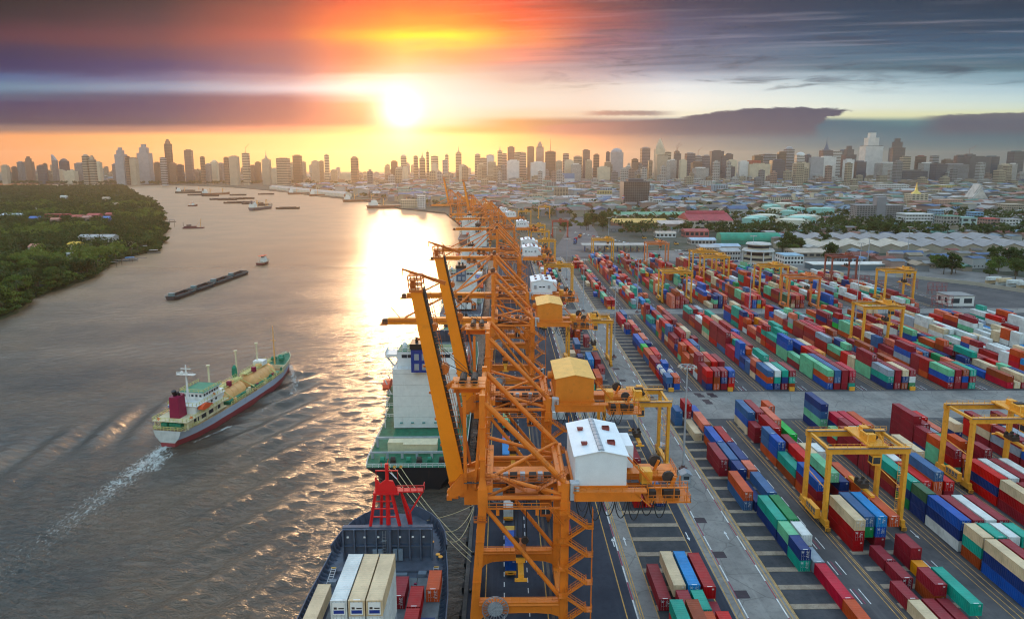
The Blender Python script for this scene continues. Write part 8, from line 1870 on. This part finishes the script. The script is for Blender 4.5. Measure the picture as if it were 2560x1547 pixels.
for r_ in range(4):
    for k in range(15):
        p = G(1690 + k * 9.5 + r_ * 12, 628 + r_ * 9); c = tr_.randrange(7); car(p.x, p.y, R(tr_.uniform(70, 100)), CC[c], f'{CNn[c]} car, {ORD[k]} in the {ORD[r_]} parking row before the workshops', 'cars parked before the workshops')
for k in range(12):
    p = G(2070 + k * 16, 575 + (k % 3) * 5); c = tr_.randrange(7); car(p.x, p.y, R(tr_.uniform(0, 180)), CC[c], f'{CNn[c]} car, {ORD[k]} from left by the storage tanks', 'cars parked by the storage tanks')
for k in range(14):
    p = G(1440 + k * 11, 583 + k * 2.2); c = tr_.randrange(7); car(p.x, p.y, R(-50), CC[c], f'{CNn[c]} vehicle, {ORD[k]} along the port road verge', 'vehicles along the port road')
for i, (x, y) in enumerate(((66.5, 255.2), (90.0, 255.3), (114.5, 255.3), (138.5, 255.3), (162.7, 255.3), (66.2, 410), (69, 410), (90, 410), (114, 410), (138, 410), (163, 410), (38.5, 255.2))): tag(link('block_sign', MB().box(-1.0, 1.0, -.35, .35, 0, 1.5).mesh('block_sign', [mt_yellow]), None, (x, y, .02)), f'yellow marker block at the {"first" if y < 300 else "second"} cross road, {ORD[i]} of the row', 'marker')
# yellow tower-top machinery and fork trucks
def reach(x, y, rz, label):
    t = thing('fork_truck', label, 'forklift', (x, y, .01), rz); part('body', MB().box(-1.2, 1.2, -2.6, 2.2, .7, 1.9), mt_yellow, t); part('cab', MB().box(-.8, .8, -.6, 1.0, 1.9, 3.4), mt_glass, t); part('mast', MB().box(-.9, -.7, 2.2, 2.5, .2, 5).box(.7, .9, 2.2, 2.5, .2, 5), mt_dk, t)
    for sg in (-1, 1): part('wheel', MB().tube((sg * .8, 1.4, .6), (sg * 1.3, 1.4, .6), .6, 10).tube((sg * .8, -1.8, .6), (sg * 1.3, -1.8, .6), .6, 10), mt_dk, t)
reach(52.6, 372, R(80), 'yellow forklift on the concrete lane near the second cross road'); reach(22, 360, R(20), 'yellow forklift on the apron beside the fourth crane'); reach(20, 250, R(0), 'yellow forklift by the third crane')
for i, (px, py) in enumerate(((1610, 597), (1640, 601), (1655, 606), (1690, 612))): p = G(px, py); reach(p.x, p.y, R(60), f'yellow machine, {ORD[i]} from left, parked beyond the gate canopy')
gh = M('guard_grey', (.33, .35, .37), .6)
for i, (x, y) in enumerate(((49.3, 197), (51.5, 178.5), (44.5, 372))): t = thing('guard_hut', f'small grey-roofed guard hut {["behind the near lamp mast", "below the near lamp mast", "beside the fourth crane"][i]}', 'hut', (x, y, .01)); part('wall', MB().box(-1.2, 1.2, -1.2, 1.2, 0, 2.5), gh, t); part('roof', MB().extr([(-1.7, 2.5), (1.7, 2.5), (0, 3.3)], -1.6, 1.6, 'y'), mt_vent, t); part('window', MB().box(-.8, .8, -1.24, -1.2, 1.1, 2.0), mt_glass, t)
# red reefer racks on the right
rk = MB()
for x in np.arange(0, 12.1, 3): rk.bar((x, 0, 0), (x, 0, 7.5), .16); rk.bar((x, 1.6, 0), (x, 1.6, 7.5), .16)
for z in (2.6, 5.2, 7.5):
    rk.bar((0, 0, z), (12, 0, z), .14); rk.bar((0, 1.6, z), (12, 1.6, z), .14); rk.bar((0, 0, z + 1.0), (12, 0, z + 1.0), .08)
    for x in np.arange(0, 12.1, 3): rk.bar((x, 0, z), (x, 1.6, z), .1)
rkm = rk.mesh('reefer_rack', [M('rack_red', (.30, .06, .06), .6)])
for i, (px, py) in enumerate(((2040, 712), (2130, 715), (2170, 728), (2250, 722), (2320, 735), (2330, 770))): p = G(px, py); tag(link('reefer_rack', rkm, None, (p.x, p.y, .02), R(-6)), f'red steel reefer power rack, {ORD[i]} among the white reefers', 'rack')

# ------------------------------------------------------------------ haze
mb = MB().box(-9600, 9600, -400, 9600, -8.5, 275)
me = mb.mesh('haze', []); hz = link('haze', me); hz['kind'] = 'stuff'; hz['label'] = 'warm evening haze over the river and the city'
hm = bpy.data.materials.new('evening_haze'); hm.use_nodes = True; nt = hm.node_tree
for n in list(nt.nodes): nt.nodes.remove(n)
out = nt.nodes.new('ShaderNodeOutputMaterial'); pv = nt.nodes.new('ShaderNodeVolumePrincipled')
pv.inputs['Color'].default_value = (1.0, .80, .58, 1); pv.inputs['Density'].default_value = 7.0e-5; pv.inputs['Anisotropy'].default_value = .74
nt.links.new(pv.outputs[0], out.inputs['Volume']); me.materials.append(hm)
